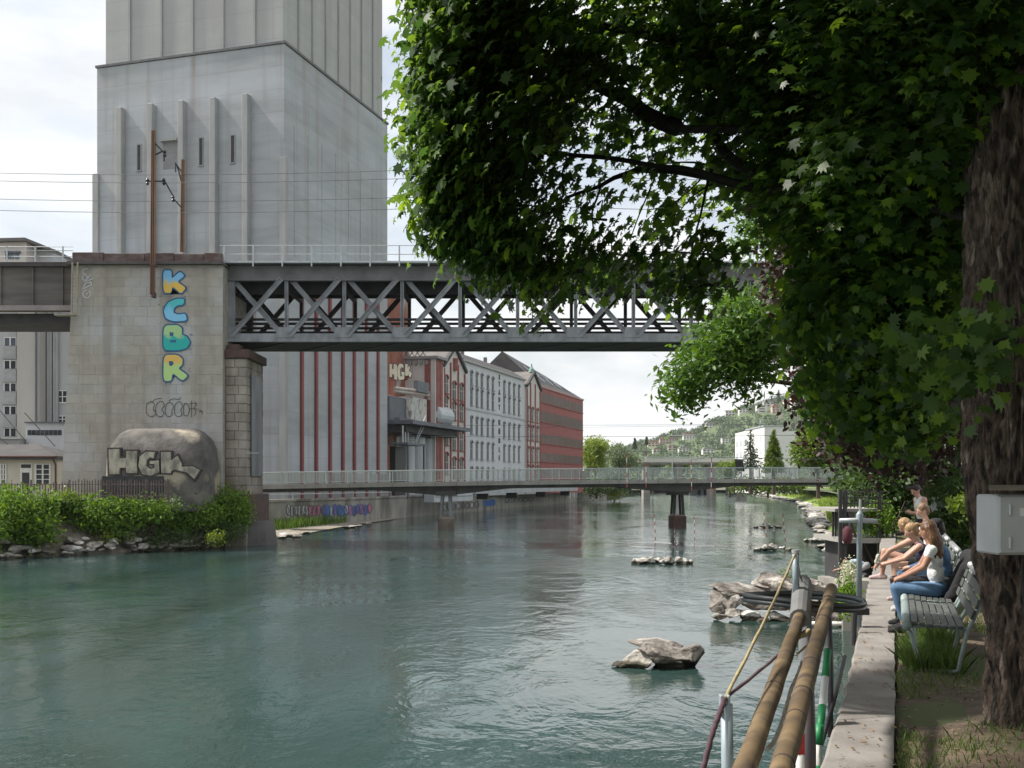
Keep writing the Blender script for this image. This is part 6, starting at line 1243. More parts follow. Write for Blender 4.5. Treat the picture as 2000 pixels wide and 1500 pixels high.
q = MB(); J1, J2, J3 = Vector((2.3, 10.2, 7.3)), Vector((1.6, 10.6, 8.0)), Vector((2.9, 10.4, 8.4))
S0 = Vector((3.62, 7.5, 6.3)); S1 = Vector((3.7, 7.6, 6.6)); S2 = Vector((3.85, 7.7, 7.9))
limb(q, S0, J1, .05, .035); limb(q, S1, J2, .055, .038); limb(q, S2, J3, .06, .04); limb(q, J1, P(1090, 300, 10.6), .032, .022); limb(q, P(1090, 300, 10.2), P(890, 330, 9.8), .025, .01); limb(q, J1, P(1250, 330, 10.8), .05, .032); limb(q, P(1250, 330, 10.8), P(1060, 420, 10.3), .03, .01)
limb(q, J2, P(1050, 120, 10.2), .09, .04); limb(q, P(1050, 120, 10.2), P(880, 160, 10), .04, .015); limb(q, J3, P(930, 30, 10), .08, .02); limb(q, S0 - Vector((0, 0, .9)), P(1720, 640, 10), .05, .02); limb(q, S1, P(1650, 380, 9.5), .1, .03); limb(q, Vector((3.6, 7.5, 4.9)), P(1780, 800, 10), .06, .015)
limb(q, P(1390, 330, 10.6), P(1345, 520, 10.7), .018, .006); limb(q, P(1170, 350, 10.6), P(1150, 500, 10.6), .014, .005); limb(q, P(1300, 300, 10.8), P(1230, 470, 10.6), .012, .005); limb(q, P(1120, 300, 10.4), P(1060, 480, 10.2), .014, .005); limb(q, J1, P(1350, 200, 11), .07, .02)
q.build('limbs', m_barkl, mp_, smooth=True)
q = MB()
for c, cc in anchors:
    for k in range(max(3, len(cc)//8)):
        a = c.lerp(Vector(cc[rs.randrange(len(cc))]), .3); limb(q, a + Vector((.3, .1, .1)), cc[rs.randrange(len(cc))], .014, .004, .4, 5)
q.build('twigs', m_barkl, mp_)['kind'] = 'stuff'
# unseen trees added behind the viewpoint to block sky light
for l_, b_, cs in (('unseen maple added behind the viewpoint to block sky light', (5.2, -5.5, 2.7), (((4.2, -5, 9.0), (4.6, 4.2, 3.6), 230), ((2.5, -3.2, 6.8), (3.2, 2.0, 2.0), 90), ((6.5, -2.5, 6.0), (3.0, 2.0, 2.4), 100))), ('second unseen maple added farther back to block sky light', (9.5, -1.0, 2.7), (((10, -1, 8.5), (3.8, 4.5, 3.8), 200), ((9, 3.5, 6), (2.2, 3, 2.6), 100)))):
    tree('added_maple', l_, b_, 9, list(cs), .24, m_lmap, per=26, rad=.35, trunk_r=.38, shape=LEAF6*np.array([1.8, 1, 1]), group='unseen light-blocking maples behind the viewpoint')
# copper tree behind the maple
def near_tree(name, label, base, r0, top, blobs, size, shape, mat, per, rad, spread=.9, nl=8, up=(-.3,-.4,.8)):
    t = thing(name, label, 'tree', tuple(base)); base = Vector(base); top = Vector(top); q = MB(); limb(q, base - Vector((0,0,.2)), top, r0, r0*.4, .1, 8); pts = []
    for px, py, rx, ry, d, dz, n in blobs:
        c = P(px, py, d); cc = ellips(c, (rx*d/F, dz, ry*d/F), n, .1); pts.append(clumps(cc, per, rad)); limb(q, base.lerp(top, rs.uniform(.5, 1)), c, r0*.35, r0*.08, .3, 8)
        for k in range(nl): limb(q, c.lerp(Vector(cc[rs.randrange(n)]), .2), cc[rs.randrange(n)], r0*.08, .006, .4, 5)
    q.build('trunk', m_bark, t, smooth=True); pts = np.concatenate(pts); crown('crown', t, pts, rng.uniform(size*.7, size*1.3, len(pts)), shape, mat, up=up, spread=spread)
near_tree('copper_tree', 'dark purple copper-leaved tree behind the maple foliage', (X(1826, 27), 27, 2.7), .42, P(1790, 560, 26), [(1575,560,58,50,22,1.4,50),(1620,480,90,120,22,2,110),(1640,750,68,60,22,1.5,80),(1680,840,75,45,23,1.6,60),(1720,600,130,160,23,2.5,230),(1800,400,140,200,24,2.5,200),(1760,830,90,70,24,2,110),(1620,300,130,160,24,2.5,130),(1880,620,60,260,25,2,150),(1560,180,110,150,25,2,80)], .17, LEAF6, m_lcop, 28, .32)
near_tree('ash_tree', 'light green ash tree reaching out in front of the bridge truss', (X(1900, 32), 32, 2.7), .35, P(1640, 560, 29), [(1450,640,65,45,27,1.2,60),(1400,700,55,35,27,1.2,42),(1345,735,40,38,26.5,.8,24),(1480,690,55,40,27.5,1.2,40),(1440,610,40,26,28,1,12),(1505,600,40,50,28,1,18),(1515,360,60,70,28,1.5,40),(1480,450,50,45,28,1.5,22),(1460,745,30,18,27,.6,8),(1335,780,25,18,26.5,.5,9)], .22, SLIM*np.array([1.5, 1, 1]), m_lash, 34, .26, .9, 10)
# dark undergrowth and trees behind the people
GU = 'dark undergrowth behind the benches'
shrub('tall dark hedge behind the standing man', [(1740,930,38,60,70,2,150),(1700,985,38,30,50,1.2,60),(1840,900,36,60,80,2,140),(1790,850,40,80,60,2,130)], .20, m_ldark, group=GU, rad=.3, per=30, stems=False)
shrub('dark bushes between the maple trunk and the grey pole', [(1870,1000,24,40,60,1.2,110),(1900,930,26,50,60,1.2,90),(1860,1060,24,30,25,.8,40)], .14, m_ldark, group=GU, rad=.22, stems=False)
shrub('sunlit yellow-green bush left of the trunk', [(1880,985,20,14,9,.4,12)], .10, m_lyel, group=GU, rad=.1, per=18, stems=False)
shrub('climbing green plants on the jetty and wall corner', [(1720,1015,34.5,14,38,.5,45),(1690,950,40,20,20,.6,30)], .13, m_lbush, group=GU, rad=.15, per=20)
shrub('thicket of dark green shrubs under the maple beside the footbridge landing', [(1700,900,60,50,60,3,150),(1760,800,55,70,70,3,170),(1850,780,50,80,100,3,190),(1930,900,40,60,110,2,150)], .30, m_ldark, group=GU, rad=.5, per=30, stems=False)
shrub('green ivy growing down the river wall beside the mooring post', [(1655,1162,15.5,14,22,.18,40),(1662,1190,14.5,6,14,.1,16)], .055, m_lbush, group='plants on the river wall', rad=.06, per=20, stems=False)
shrub('cream flowering weed on the river wall', [(1656,1122,19,9,24,.15,34)], .045, leafmat('cream_flower', [(.55,.53,.40), (.35,.40,.22), (.6,.58,.48)], .2), group='plants on the river wall', rad=.06, per=22, stems=False)
# ---- grass around the bench, litter
def soil_pts(n, fx): 
    P_ = []
    while len(P_) < n:
        y = rs.uniform(5.6, 24); o = rs.random()**1.4*3.2 + .02; x = uR(y)+o
        k = math.sin(x*3.1+y*1.7)+math.sin(x*1.3-y*2.9)+.8*math.sin(x*6.3+y*.7)
        if fx(x, y, o, k): P_.append((x, y, soil_h(x, y)-.01))
    return np.array(P_)
m_gnear = leafmat('near_grass', [(.05,.10,.018), (.085,.15,.028), (.12,.17,.05), (.06,.12,.02)], .3)
pts = soil_pts(15000, lambda x, y, o, k: (k > .35) or (9.0 < y < 12.2 and .05 < o < .75 and rs.random() < .8) or y > 13.5 or (y < 6.9 and o > .5 and rs.random() < .6))
grass('path_grass', 'ragged tufts of grass around the benches and the maple trunk', pts, .085, .009, m_gnear, .5)
pts = soil_pts(2800, lambda x, y, o, k: 9.9 < y < 12.1 and .1 < o < .62); grass('bench_grass', 'taller grass growing under the empty bench', pts, .20, .010, m_gnear, .45)
nl_ = 1500; lp = np.array([(uR(y)+rs.uniform(-.4, 2.2), y, 0) for y in [rs.uniform(5.8, 14) for _ in range(nl_)]]); lp[:, 2] = [soil_h(a, b)+.012 if a > uR(b) else 2.762 for a, b, _ in lp]
o = link('leaf_litter', leaf_mesh('leaf_litter', lp, rng.uniform(.012, .05, nl_), LEAF6, leafmat('dry_leaf', [(.20,.13,.07), (.30,.22,.13), (.14,.09,.05)], .1), up=(0,0,1), spread=.25)); tag(o, 'dry leaves scattered on the path and bare earth', kind='stuff')
# ---- cabinet on the trunk, posts, signs
cbx = thing('electric_cabinet', 'light grey metal cabinet mounted on the maple trunk', 'cabinet', tuple(P(1975, 1085, 6.6))); d = 6.6; m_cab = M('cabinet_grey', (.46,.48,.49), (.40,.42,.43), sc=3, rough=.45)
MB().box(X(1947, d), X(2060, d), d, d+.30, Zp(1084, d), Zp(966, d)).build('body', m_cab, cbx, bevel=.012); MB().box(X(1951, d), X(2056, d), d-.012, d-.001, Zp(1080, d), Zp(970, d)).build('door', m_cab, cbx, bevel=.004)
for py in (995, 1060): MB().tube([P(1973, py+11, d-.02), P(1973, py-11, d-.02)], .009, 8).build('hinge', m_galv, cbx)
q = MB(); q.add([P(1931, 958, d-.06), P(2070, 958, d-.06), P(2070, 952, d+.36), P(1931, 952, d+.36), P(1931, 953, d-.06), P(2070, 953, d-.06), P(2070, 947, d+.36), P(1931, 947, d+.36)], BX); q.build('rain_roof', M('weathered_board', (.24,.20,.16), (.16,.13,.10), sc=8), cbx)
MB().box(X(1990, d), X(2035, d), d-.016, d-.0125, Zp(1008, d), Zp(992, d)).build('name_plate', m_white, cbx); MB().tube([P(2046, 1030, d-.03), P(2046, 1030, d-.012)], .012, 10).build('lock', m_steeld, cbx)
for a_, b_ in ((1955, 974), (2052, 974), (1955, 1076), (2052, 1076)): MB().tube([P(a_, b_, d-.018), P(a_, b_, d-.012)], .005, 6).build('screw', m_galv, cbx)
for py in (): MB().tube([Vector((3.7+.52*math.cos(t_), 7.5+.52*math.sin(t_), Zp(py, 6.8))) for t_ in [math.pi*(.95+1.0*k/10) for k in range(11)]], .012, 6).build('strap', m_galv, cbx)
MB().tube([P(2000, 1084, d+.1), P(1998, 1110, d+.14), P(2003, 1200, d+.25)], .012, 8).build('cable', m_black, cbx)
def post(label, px, d, top, r, mat, name='lamp_post', extra=None):
    t = thing(name, label, 'post', (X(px, d), d, 2.7)); MB().tube([(X(px, d), d, 2.5), P(px, top, d)], [r*1.1, r], 14).build('shaft', mat, t, smooth=True); MB().lathe([(r*1.6, 0), (r*1.5, .06), (r*1.15, .12)], (X(px, d), d, 2.70), 14).build('base_collar', m_galv, t); return t
post('thick pale grey post between the bench people and the trunk', 1886, 25, 840, .095, M('post_pale', (.52,.55,.55), (.46,.48,.48))); post('pale green lamp post behind the standing man', 1804, 27, 640, .075, M('post_green', (.42,.50,.44), (.36,.43,.38)))
sg = thing('info_desk', 'slanted grey metal information desk among the bushes', 'sign', (X(1840, 24), 24, 2.7)); MB().prism([(1830, 975), (1863, 961), (1864, 963), (1848, 972), (1847, 1000), (1831, 1002)], lambda a, b: P(a, b, 24), (0, .5, 0)).build('panel', m_galv, sg); MB().tube([(X(1838, 24.2), 24.2, 2.6), P(1838, 1000, 24.2)], .05, 8).build('leg', m_galv, sg)
wsn = thing('white_notice', 'white notice board with a yellow mark beyond the undergrowth', 'sign', (X(1856, 34), 34, 2.7)); MB().box(X(1843, 34), X(1868, 34), 34, 34.06, Zp(912, 34), Zp(868, 34)).build('board', m_white, wsn); MB().box(X(1848, 34), X(1857, 34), 33.97, 33.998, Zp(886, 34), Zp(874, 34)).build('yellow_mark', M('sign_yellow', (.65,.48,.05), (.55,.4,.04)), wsn)
for px in (1846, 1865): MB().tube([(X(px, 34.1), 34.1, 2.6), P(px, 868, 34.1)], .04, 8).build('leg', m_galv, wsn)
# ================================================================== PEOPLE
SK = M('skin', (.52,.31,.23), (.46,.26,.19), sc=12, rough=.5); SKT = M('skin_tanned', (.42,.23,.155), (.37,.19,.13), sc=12, rough=.5)
def cloth(n, c, k=.8): return M('cloth_' + n, c, tuple(x*k for x in c), sc=9, rough=.9, bump=.8, bsc=9, bdist=.05)
def capsule(bm, a, b, ra, rb):
    a, b = Vector(a), Vector(b); d = b-a; Ln = max(d.length, 1e-4); z = d/Ln; x = z.orthogonal().normalized(); y = z.cross(x); n = 14; rings = []
    for k in range(-4, 1): t = math.pi/2*k/4; rings.append((a + z*ra*math.sin(t), ra*math.cos(t)))
    for k in range(0, 5): t = math.pi/2*k/4; rings.append((b + z*rb*math.sin(t), rb*math.cos(t)))
    vs = [[bm.verts.new(c + (x*math.cos(2*math.pi*j/n) + y*math.sin(2*math.pi*j/n))*max(r, 1e-4)) for j in range(n)] for c, r in rings]
    for p, q in zip(vs, vs[1:]):
        for j in range(n): bm.faces.new((p[j], p[(j+1) % n], q[(j+1) % n], q[j]))
    bm.faces.new(list(reversed(vs[0]))); bm.faces.new(vs[-1])
def ellipsoid(bm, c, r, rot):
    r_ = bmesh.ops.create_icosphere(bm, subdivisions=3, radius=1)
    for v in r_['verts']: v.co = rot @ Vector((v.co.x*r[0], v.co.y*r[1], v.co.z*r[2])) + Vector(c)
def remesh(name, prims, mats, parent, vox=.011, smooth=5, strand=None):
    """prims: ('c', a, b, ra, rb, mat) or ('e', c, r, rot, mat) -> one continuous skin, coloured by the nearest limb"""
    bm = bmesh.new()
    for p in prims:
        if p[0] == 'c': capsule(bm, *p[1:5])
        else: ellipsoid(bm, p[1], p[2], p[3])
    me = bpy.data.meshes.new(name); bm.to_mesh(me); bm.free(); tmp = bpy.data.objects.new('tmp', me); COL.objects.link(tmp)
    m = tmp.modifiers.new('r', 'REMESH'); m.mode = 'VOXEL'; m.voxel_size = vox; s = tmp.modifiers.new('s', 'SMOOTH'); s.iterations = smooth; s.factor = .5
    dg = bpy.context.evaluated_depsgraph_get(); me2 = bpy.data.meshes.new_from_object(tmp.evaluated_get(dg)); bpy.data.objects.remove(tmp); bpy.data.meshes.remove(me)
    n = len(me2.polygons); cen = np.empty(n*3); me2.polygons.foreach_get('center', cen); cen = cen.reshape(-1, 3); D = np.full((len(prims), n), 9.0)
    for i, p in enumerate(prims):
        if p[0] == 'c':
            a, b = np.array(p[1]), np.array(p[2]); ab = b-a; t = np.clip(((cen-a)@ab)/max(ab@ab, 1e-8), 0, 1); D[i] = np.linalg.norm(cen-a-t[:, None]*ab, axis=1)-(p[3]+(p[4]-p[3])*t)
        else:
            q = (cen-np.array(p[1]))@np.array(p[3].to_3x3()); k = np.linalg.norm(q/np.array(p[2]), axis=1); D[i] = (k-1)*min(p[2])
    lut = {}; 
    me2.materials.clear(); idx = []
    for p in prims:
        mm = p[-1]
        if mm.name not in lut: lut[mm.name] = len(lut); me2.materials.append(mm)
        idx.append(lut[mm.name])
    me2.polygons.foreach_set('material_index', np.array(idx, dtype=np.int32)[D.argmin(0)]); me2.shade_smooth(); me2.name = name; return link(name, me2, parent)
def rotz(v):  # frame whose y axis looks along v
    y = Vector(v).normalized(); up = Vector((0,0,1)); x = y.cross(up).normalized(); z = x.cross(y); return Matrix((x, y, z)).transposed()
def hand(pr, wr, hd, side, skin, curl=.5, k=1.0):
    hd = Vector(hd).normalized(); side = Vector(side); side = (side - hd*side.dot(hd)).normalized(); dn = hd.cross(side).normalized(); w = Vector(wr)
    pr.append(('c', w, w+hd*.07*k, .024*k, .030*k, skin)); kn = w+hd*.085*k
    for i, ln in enumerate((.062, .072, .068, .054)):
        s = side*(.027-.018*i)*k; b = kn+s; m_ = b+(hd*math.cos(curl*.6)+dn*math.sin(curl*.6))*ln*.55*k; e = m_+(hd*math.cos(curl*1.5)+dn*math.sin(curl*1.5))*ln*.5*k
        pr.append(('c', b-hd*.02*k, m_, .0095*k, .009*k, skin)); pr.append(('c', m_, e, .009*k, .0075*k, skin))
    tb_ = w+hd*.03*k+side*.024*k; tm = tb_+(hd*.5+side*.75+dn*.35).normalized()*.038*k; pr.append(('c', tb_, tm, .012*k, .0105*k, skin)); pr.append(('c', tm, tm+(hd*.85+side*.2+dn*.45).normalized()*.03*k, .010*k, .008*k, skin))
def human(label, loc, J, look, skin, top, bottom, shoe, hair, hairmat, sleeve=0, leg_skin=0, k=1.0, vox=.011, rz=AR, waist=.125, hips=.145, curl=.6, barefoot=False):
    """J: joints in the bench frame (x along the path, y toward the river)"""
    t = thing('person', label, 'person', tuple(loc), rz); J = {a: Vector(b) for a, b in J.items()}; pr = []; h = J['head']; lk = Vector(look).normalized(); Rm = rotz(lk)
    I = Matrix.Identity(3); side = (J['shR']-J['shL']).normalized(); tv = (J['neck']-J['pel']).normalized(); fw = tv.cross(side).normalized(); TRt = Matrix((side, side.cross(tv).normalized()*-1, tv)).transposed()
    ch = J['pel'].lerp(J['neck'], .66); ab = J['pel'].lerp(J['neck'], .34); sw = (J['shR']-J['shL']).length/2
    pr += [('e', J['pel'], (hips*k, .115*k, .11*k), TRt, bottom), ('e', ab, (waist*k, .095*k, .13*k), TRt, top), ('e', ch, (sw*.86, .105*k, .15*k), TRt, top), ('c', J['shL'].lerp(J['shR'], .12), J['shL'].lerp(J['shR'], .88), .060*k, .060*k, top)]
    pr += [('c', J['neck'] - tv*.03, h - Vector((0,0,.05)), .052*k, .048*k, skin)]
    pr += [('e', h, (.074*k, .092*k, .112*k), Rm, skin), ('e', h + Rm@Vector((0, .030, -.055))*k, (.052*k, .058*k, .058*k), Rm, skin), ('c', h + Rm@Vector((0, .088, .015))*k, h + Rm@Vector((0, .108, -.022))*k, .010*k, .015*k, skin)]
    for s in (-1, 1): pr.append(('e', h + Rm@Vector((.074*s, -.008, -.01))*k, (.012*k, .022*k, .034*k), Rm, skin))
    for s in 'LR':
        sh, el, ha = J['sh'+s], J['el'+s], J['ha'+s]; pr.append(('c', sh, sh.lerp(el, .35), .056*k, .048*k, top if sleeve > .05 else skin)); pr.append(('c', sh.lerp(el, .3), el, .047*k, .040*k, top if sleeve > .9 else skin))
        if 0.05 < sleeve < .9: pr.append(('c', sh, sh.lerp(el, sleeve), .062*k, .056*k, top))
        pr.append(('c', el, ha, .040*k, .027*k, top if sleeve > 1.5 else skin)); hd = (ha-el).normalized(); hand(pr, ha, hd + Vector(J.get('hd'+s, (0,0,0))), side*(1 if s == 'L' else -1), skin, curl, k)
        hp, kn, an, to = J['hip'+s], J['kn'+s], J['an'+s], J['to'+s]; m1 = hp.lerp(kn, 1-leg_skin if leg_skin < 1 else .35)
        lo_ = skin if leg_skin >= .5 else bottom
        pr += [('c', hp, hp.lerp(kn, .5), .088*k, .075*k, bottom), ('c', hp.lerp(kn, .5), kn, .073*k, .056*k, skin if leg_skin >= 1 else bottom), ('c', kn, kn.lerp(an, .35), .055*k, .057*k, lo_), ('c', kn.lerp(an, .35), kn.lerp(an, .8), .056*k, .042*k, lo_), ('c', kn.lerp(an, .75), an, .042*k, .034*k, skin if leg_skin > 0 else bottom)]
        hl = an - (to-an).normalized()*.05*k; hl.z = to.z; pr += [('c', hl + Vector((0,0,.015)), an, .036*k, .038*k, shoe), ('c', hl + Vector((0,0,.012)), to, .038*k, .034*k, shoe), ('c', an, to, .036*k, .028*k, shoe)]
    remesh('body', pr, None, t, vox)
    eye = M('eye_dark', (.02,.015,.012), (.03,.02,.015), rough=.2); lip = M('lip', (.36,.13,.11), (.3,.1,.09))
    for s in (-1, 1): MB().tube([h + Rm@Vector((.030*s-.010, .082, .010))*k, h + Rm@Vector((.030*s+.010, .082, .010))*k], .006*k, 6).build('eye', eye, t, local=True)
    MB().tube([h + Rm@Vector((-.020, .086, -.052))*k, h + Rm@Vector((0, .092, -.052))*k, h + Rm@Vector((.020, .086, -.052))*k], .004*k, 6).build('mouth', lip, t, local=True)
    hp_ = [('e', h + Rm@Vector((0, -.018, .028))*k, (.084*k, .098*k, .100*k), Rm, hairmat), ('e', h + Rm@Vector((0, -.045, -.02))*k, (.078*k, .066*k, .088*k), Rm, hairmat)]
    if hair == 'quiff': hp_ += [('c', h + Rm@Vector((-.04, .05, .10))*k, h + Rm@Vector((.04, .06, .105))*k, .03*k, .03*k, hairmat)] + [('e', h + Rm@Vector((rs.uniform(-.06, .06), rs.uniform(-.06, .06), .11))*k, (.03*k,)*3, I, hairmat) for _ in range(8)]
    if hair == 'long':
        for i in range(16):
            a = -1.25+2.5*i/15; p0 = h + Rm@Vector((.078*math.sin(a), -.085*math.cos(a)*.9, .03))*k; L_ = .34+.05*math.sin(i*2.1); p1 = p0 + Rm@Vector((.02*math.sin(a), -.035, -L_*.5))*k; p2 = p1 + Vector((.02*math.sin(i*3.3), 0, -L_*.5))*k + Rm@Vector((.015*math.sin(i*1.7), -.02, 0))*k
            p1.z, p2.z = p1.z, p2.z; hp_ += [('c', p0, p1, .026*k, .027*k, hairmat), ('c', p1, p2, .027*k, .012*k, hairmat)]
    if hair == 'pony':
        b = h + Rm@Vector((0, -.11, .05))*k; hp_ += [('e', b, (.035*k,)*3, I, hairmat), ('c', b, b + Rm@Vector((.01, -.07, -.05))*k, .026*k, .03*k, hairmat), ('c', b + Rm@Vector((.01, -.07, -.05))*k, b + Rm@Vector((0, -.09, -.17))*k, .03*k, .010*k, hairmat)]
    if hair == 'mid':
        for s in (-1, 1): hp_ += [('c', h + Rm@Vector((.07*s, .02, .04))*k, h + Rm@Vector((.085*s, .055, -.12))*k, .022*k, .012*k, hairmat), ('c', h + Rm@Vector((.06*s, -.05, .02))*k, h + Rm@Vector((.07*s, -.05, -.15))*k, .03*k, .014*k, hairmat)]
    remesh('hair', hp_, None, t, vox*.85, 2); return t, h, Rm
def hairm(n, a, b): return M('hair_' + n, a, b, sc=26, st=(1, 1, .25), rough=.45, bump=.7, bsc=45, bdist=.02)
def seat(lean=.06, sp=.16, hz=.53, up=.50, kn=.44, knz=.52, anx=.40, open_=.10, hip=.09):
    return dict(pel=(0,0,hz), neck=(0,lean,hz+up), head=(0,lean+.04,hz+up+.165), shL=(-sp,lean,hz+up-.055), shR=(sp,lean,hz+up-.055), hipL=(-hip,.02,hz-.01), hipR=(hip,.02,hz-.01), knL=(-open_,kn,knz), knR=(open_,kn,knz), anL=(-open_,anx,.09), anR=(open_,anx,.09), toL=(-open_-.02,anx+.16,.035), toR=(open_+.02,anx+.16,.035))
shoe_b = cloth('black_shoe', (.02,.02,.022)); brown_h = hairm('brown', (.165,.075,.03), (.075,.035,.015)); blond_h = hairm('blond', (.40,.25,.115), (.26,.155,.07)); dark_h = hairm('dark', (.028,.019,.015), (.015,.011,.01)); lbr_h = hairm('light_brown', (.24,.15,.08), (.15,.09,.05))
# woman in white shirt and jeans
J = seat(.07, .165, .53, .51, .47, .53, .36); J.update(elL=(-.21, .16, .79), haL=(-.10, .38, .66), elR=(.22, .18, .78), haR=(.06, .40, .65)); J['hdL'] = (.3, .3, 0); J['hdR'] = (-.3, .3, 0)
human('woman in white sleeveless shirt and blue jeans with long brown hair on the bench', org(12.65, .46), J, (.45, .85, -.25), SKT, cloth('white', (.74,.74,.73), .93), M('denim', (.10,.19,.31), (.065,.125,.22), sc=8, rough=.9, bump=.3, bsc=60, bdist=.008), shoe_b, 'long', brown_h, sleeve=.14, leg_skin=.2)
# neighbour in denim jacket and black trousers
J = seat(.10, .19, .53, .50, .50, .55, .40); J.update(elL=(-.23, .26, .76), haL=(-.14, .42, .72), elR=(.25, .24, .76), haR=(.1, .44, .7), knL=(-.16, .62, .56), anL=(-.2, .50, .1), toL=(-.2, .66, .035))
t, h, Rm = human('person in denim jacket, black trousers and black cap half hidden behind the woman', org(13.45, .60), J, (-.1, .95, -.3), SK, M('denim_jacket', (.085,.17,.30), (.055,.11,.21), sc=8, rough=.9, bump=.3, bsc=50, bdist=.008), cloth('black_trousers', (.022,.021,.024)), shoe_b, 'short', dark_h, sleeve=1.6)
remesh('cap', [('e', h + Rm@Vector((0, -.005, .055)), (.094, .108, .075), Rm, cloth('black_cap', (.018,.018,.02))), ('c', h + Rm@Vector((-.04, .10, .045)), h + Rm@Vector((.04, .10, .045)), .03, .03, cloth('black_cap', (.018,.018,.02)))], None, t, .010, 2)
# girl with ponytail
J = seat(.16, .14, .52, .43, .40, .52, .34, .08, .08); J['head'] = (0, .26, 1.10); J.update(elL=(-.19, .34, .74), haL=(-.06, .56, .66), elR=(.19, .34, .74), haR=(.04, .58, .66))
human('girl with blond ponytail and navy top reaching forward', org(14.75, .46), J, (-.05, .9, -.5), SK, cloth('navy', (.035,.035,.11)), M('denim', (.1,.19,.31)), cloth('white_shoe', (.5,.5,.5)), 'pony', blond_h, sleeve=0.0, leg_skin=.6, k=.93)
# girl leaning forward in black top
J = seat(.18, .15, .52, .45, .44, .54, .36, .12); J['head'] = (-.02, .29, 1.12); J.update(elL=(-.22, .50, .76), haL=(-.10, .66, .56), elR=(.22, .46, .74), haR=(.06, .66, .54), knR=(.14, .58, .72), anR=(.14, .62, .36), toR=(.14, .78, .32))
human('girl in black top leaning forward with blond hair falling beside her face', org(16.1, .42), J, (-.1, .75, -.75), SK, cloth('black_top', (.02,.02,.022)), cloth('black_shorts', (.025,.025,.028)), cloth('pink_shoe', (.55,.42,.40)), 'mid', blond_h, sleeve=0.0, leg_skin=1, k=.97)
# boy
J = seat(.06, .18, .54, .53, .46, .54, .40); J['head'] = (0, .13, 1.25); J.update(elL=(-.25, .22, .82), haL=(-.12, .42, .72), elR=(.25, .22, .82), haR=(.1, .44, .7))
human('boy with light brown hair and white T-shirt looking down at the others', org(18.4, .56, 2.78), J, (-.25, .85, -.35), SK, cloth('white', (.74,.74,.73)), cloth('dark_shorts', (.03,.03,.035)), shoe_b, 'short', lbr_h, sleeve=.5, leg_skin=.6, k=1.02)
# standing man
J = dict(pel=(0,0,.95), neck=(0,.05,1.47), head=(-.02,.14,1.61), shL=(-.20,.04,1.42), shR=(.20,.04,1.42), elL=(-.25,.03,1.13), elR=(.26,.0,1.13), haL=(-.10,.25,1.16), haR=(.06,.24,1.15), hipL=(-.10,0,.92), hipR=(.10,0,.92), knL=(-.12,.05,.50), knR=(.12,-.03,.50), anL=(-.13,0,.09), anR=(.13,-.07,.09), toL=(-.16,.17,.035), toR=(.17,.10,.035)); J['hdL'] = (.9, .1, .3); J['hdR'] = (-.9, .1, .3)
t, h, Rm = human('standing man in white tank top and black trousers looking at his phone', org(22.0, .50), J, (-.25, .8, -.55), SK, cloth('white', (.74,.74,.73)), cloth('black_trousers', (.022,.021,.024)), shoe_b, 'quiff', dark_h, sleeve=0.0, k=1.04, rz=AR + R(22))
ph_ = thing('mobile_phone', 'dark phone in the hands of the standing man', 'phone', tuple(org(22.0, .22, 2.74) + Vector((-.04, -.05, 1.20)))); q = MB(); c = Vector(ph_.location); q.bar(c + Vector((0,0,-.07)), c + Vector((-.03,0,.07)), .072, .010, (1, .3, .3)); q.build('casing', m_black, ph_, bevel=.004)
q = MB(); q.bar(c + Vector((.007,-.004,-.062)), c + Vector((-.023,-.004,.062)), .062, .003, (1, .3, .3)); q.build('screen', m_glassb, ph_)
# crouching bather by the jetty
J = dict(pel=(0,-.1,.36), neck=(-.06,.36,.50), head=(-.1,.52,.42), shL=(-.20,.32,.48), shR=(.12,.34,.48), elL=(-.24,.55,.30), elR=(.12,.58,.28), haL=(-.16,.78,.22), haR=(.02,.80,.2), hipL=(-.1,-.08,.34), hipR=(.1,-.08,.34), knL=(-.12,.26,.14), knR=(.14,.28,.14), anL=(-.12,-.1,.08), anR=(.14,-.1,.08), toL=(-.12,-.26,.05), toR=(.14,-.26,.05))
human('person in pale blue shirt crouching low over the water by the jetty', org(33.0, .0, 1.58) + TR*.95, J, (-.4, .75, -.55), SKT, cloth('pale_blue', (.40,.50,.58)), cloth('grey_trousers', (.30,.30,.31)), shoe_b, 'short', M('hair_auburn', (.22,.10,.06), (.14,.06,.04), rough=.5), sleeve=.6)
MBk = thing('paddle_board', 'white board floating in front of the crouching person', 'board', tuple(P(1622, 1088, 38))); c = P(1624, 1087, 40)
c = Vector((org(33, 0).x, 33, 0)) + TR*2.1 + Vector((0, 0, 1.25)); q = MB()
prof_ = [(-.75, .02), (-.6, .16), (-.2, .24), (.3, .24), (.62, .16), (.75, .03)]; v = []; f = []
for s_, w_ in prof_: v += [c + Vector((s_*.95, -w_, .0)), c + Vector((s_*.95, w_, .0)), c + Vector((s_*.95, w_*.7, .09)), c + Vector((s_*.95, -w_*.7, .09))]
for i in range(5):
    for k in range(4): a = i*4; f.append((a+k, a+(k+1) % 4, a+4+(k+1) % 4, a+4+k))
f += [(0,1,2,3), (20,23,22,21)]; bpy.data.objects.remove(MBk); b_ = MB().add(v, f).build('paddle_board', m_white, smooth=True); b_.location.z = -1.2; tag(b_, 'white board floating in front of the crouching person', 'board')
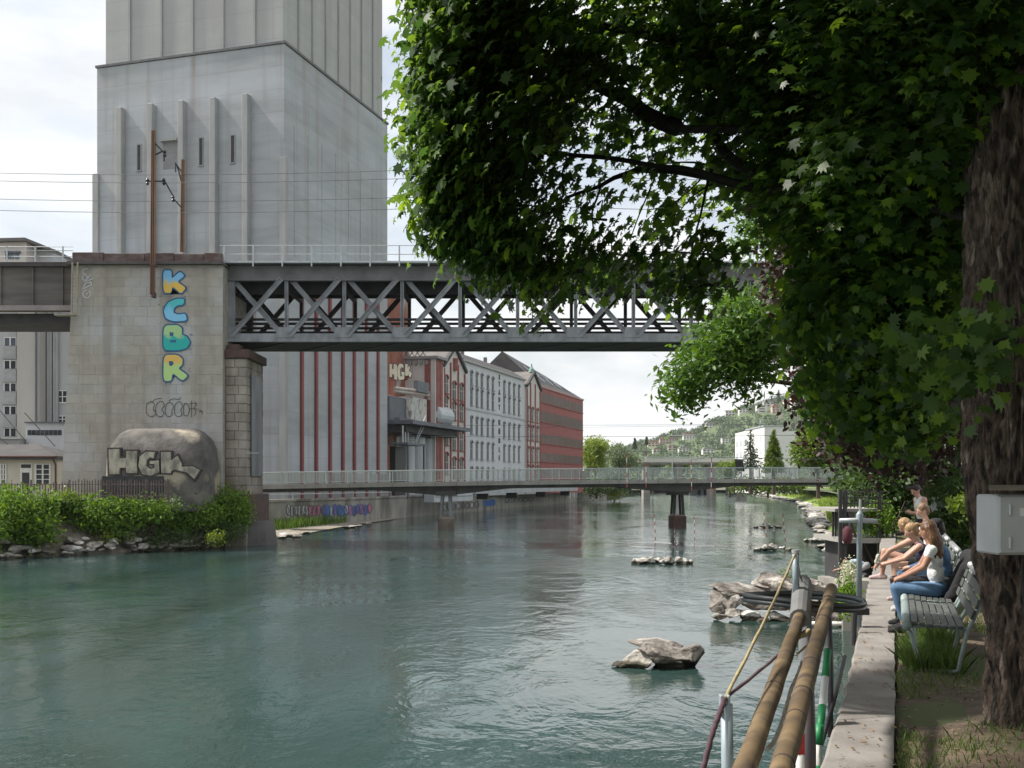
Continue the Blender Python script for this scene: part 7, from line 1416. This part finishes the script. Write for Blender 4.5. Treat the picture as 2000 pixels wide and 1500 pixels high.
# landing on which the bather crouches
o = MB().box(-.9, .9, -.7, .6, -1.8, 0).build('stone_step', m_walldirty, None, local=True, bevel=.04); o.location = tuple(org(33, 0, 1.58) + TR*.95); o.rotation_euler = (0, 0, AR); tag(o, 'concrete mooring block in the water under the crouching person', 'block')
# black jacket and bag on the bench
jk = cloth('jacket_black', (.014,.014,.016)); t = thing('black_jacket', 'black jacket hanging over the bench back behind the woman', 'jacket', tuple(org(12.35, .72)), AR)
remesh('jacket_cloth', [('c', (.0, -.12, .86), (.75, -.10, .87), .09, .11, jk), ('c', (.1, -.03, .80), (.12, .08, .48), .07, .09, jk), ('c', (.35, -.04, .80), (.33, .10, .47), .09, .12, jk), ('c', (.1, -.2, .8), (.15, -.26, .55), .09, .06, jk), ('c', (.4, -.2, .8), (.42, -.25, .5), .09, .07, jk), ('e', (.05, -.15, .80), (.16, .13, .15), Matrix.Identity(3), jk), ('c', (.1, .12, .46), (.1, .2, .35), .08, .04, jk)], None, t, .014, 6)
# paper cup / small dog toy held by the girls
cu = thing('paper_bag', 'crumpled pale food bag held out between the two girls', 'bag', tuple(org(15.2, .0, 3.36) + TR*.24)); remesh('crumpled_paper', [('e', (0,0,.02), (.05,.06,.045), Matrix.Identity(3), cloth('pale_paper', (.52,.50,.42))), ('c', (0,.03,.05), (.02,.05,.1), .025, .03, cloth('pale_paper', (.52,.50,.42))), ('c', (-.03,-.03,.04), (-.02,-.04,.09), .02, .02, cloth('pale_paper', (.52,.50,.42)))], None, cu, .009, 2)
# ================================================================== HAZE
hz = MB().box(-2400, 2400, -120, 3200, -2.6, 142).build('haze', None); hz.data.materials.clear()
hm = bpy.data.materials.new('thin_air'); hm.use_nodes = True; t_ = hm.node_tree; t_.nodes.clear(); o_ = t_.nodes.new('ShaderNodeOutputMaterial'); pv = t_.nodes.new('ShaderNodeVolumePrincipled')
pv.inputs['Density'].default_value = .00006; pv.inputs['Color'].default_value = (.93, .96, 1, 1); pv.inputs['Anisotropy'].default_value = .2; t_.links.new(pv.outputs[0], o_.inputs['Volume']); hz.data.materials.append(hm)
tag(hz, 'thin pale summer haze filling the valley air', kind='stuff')
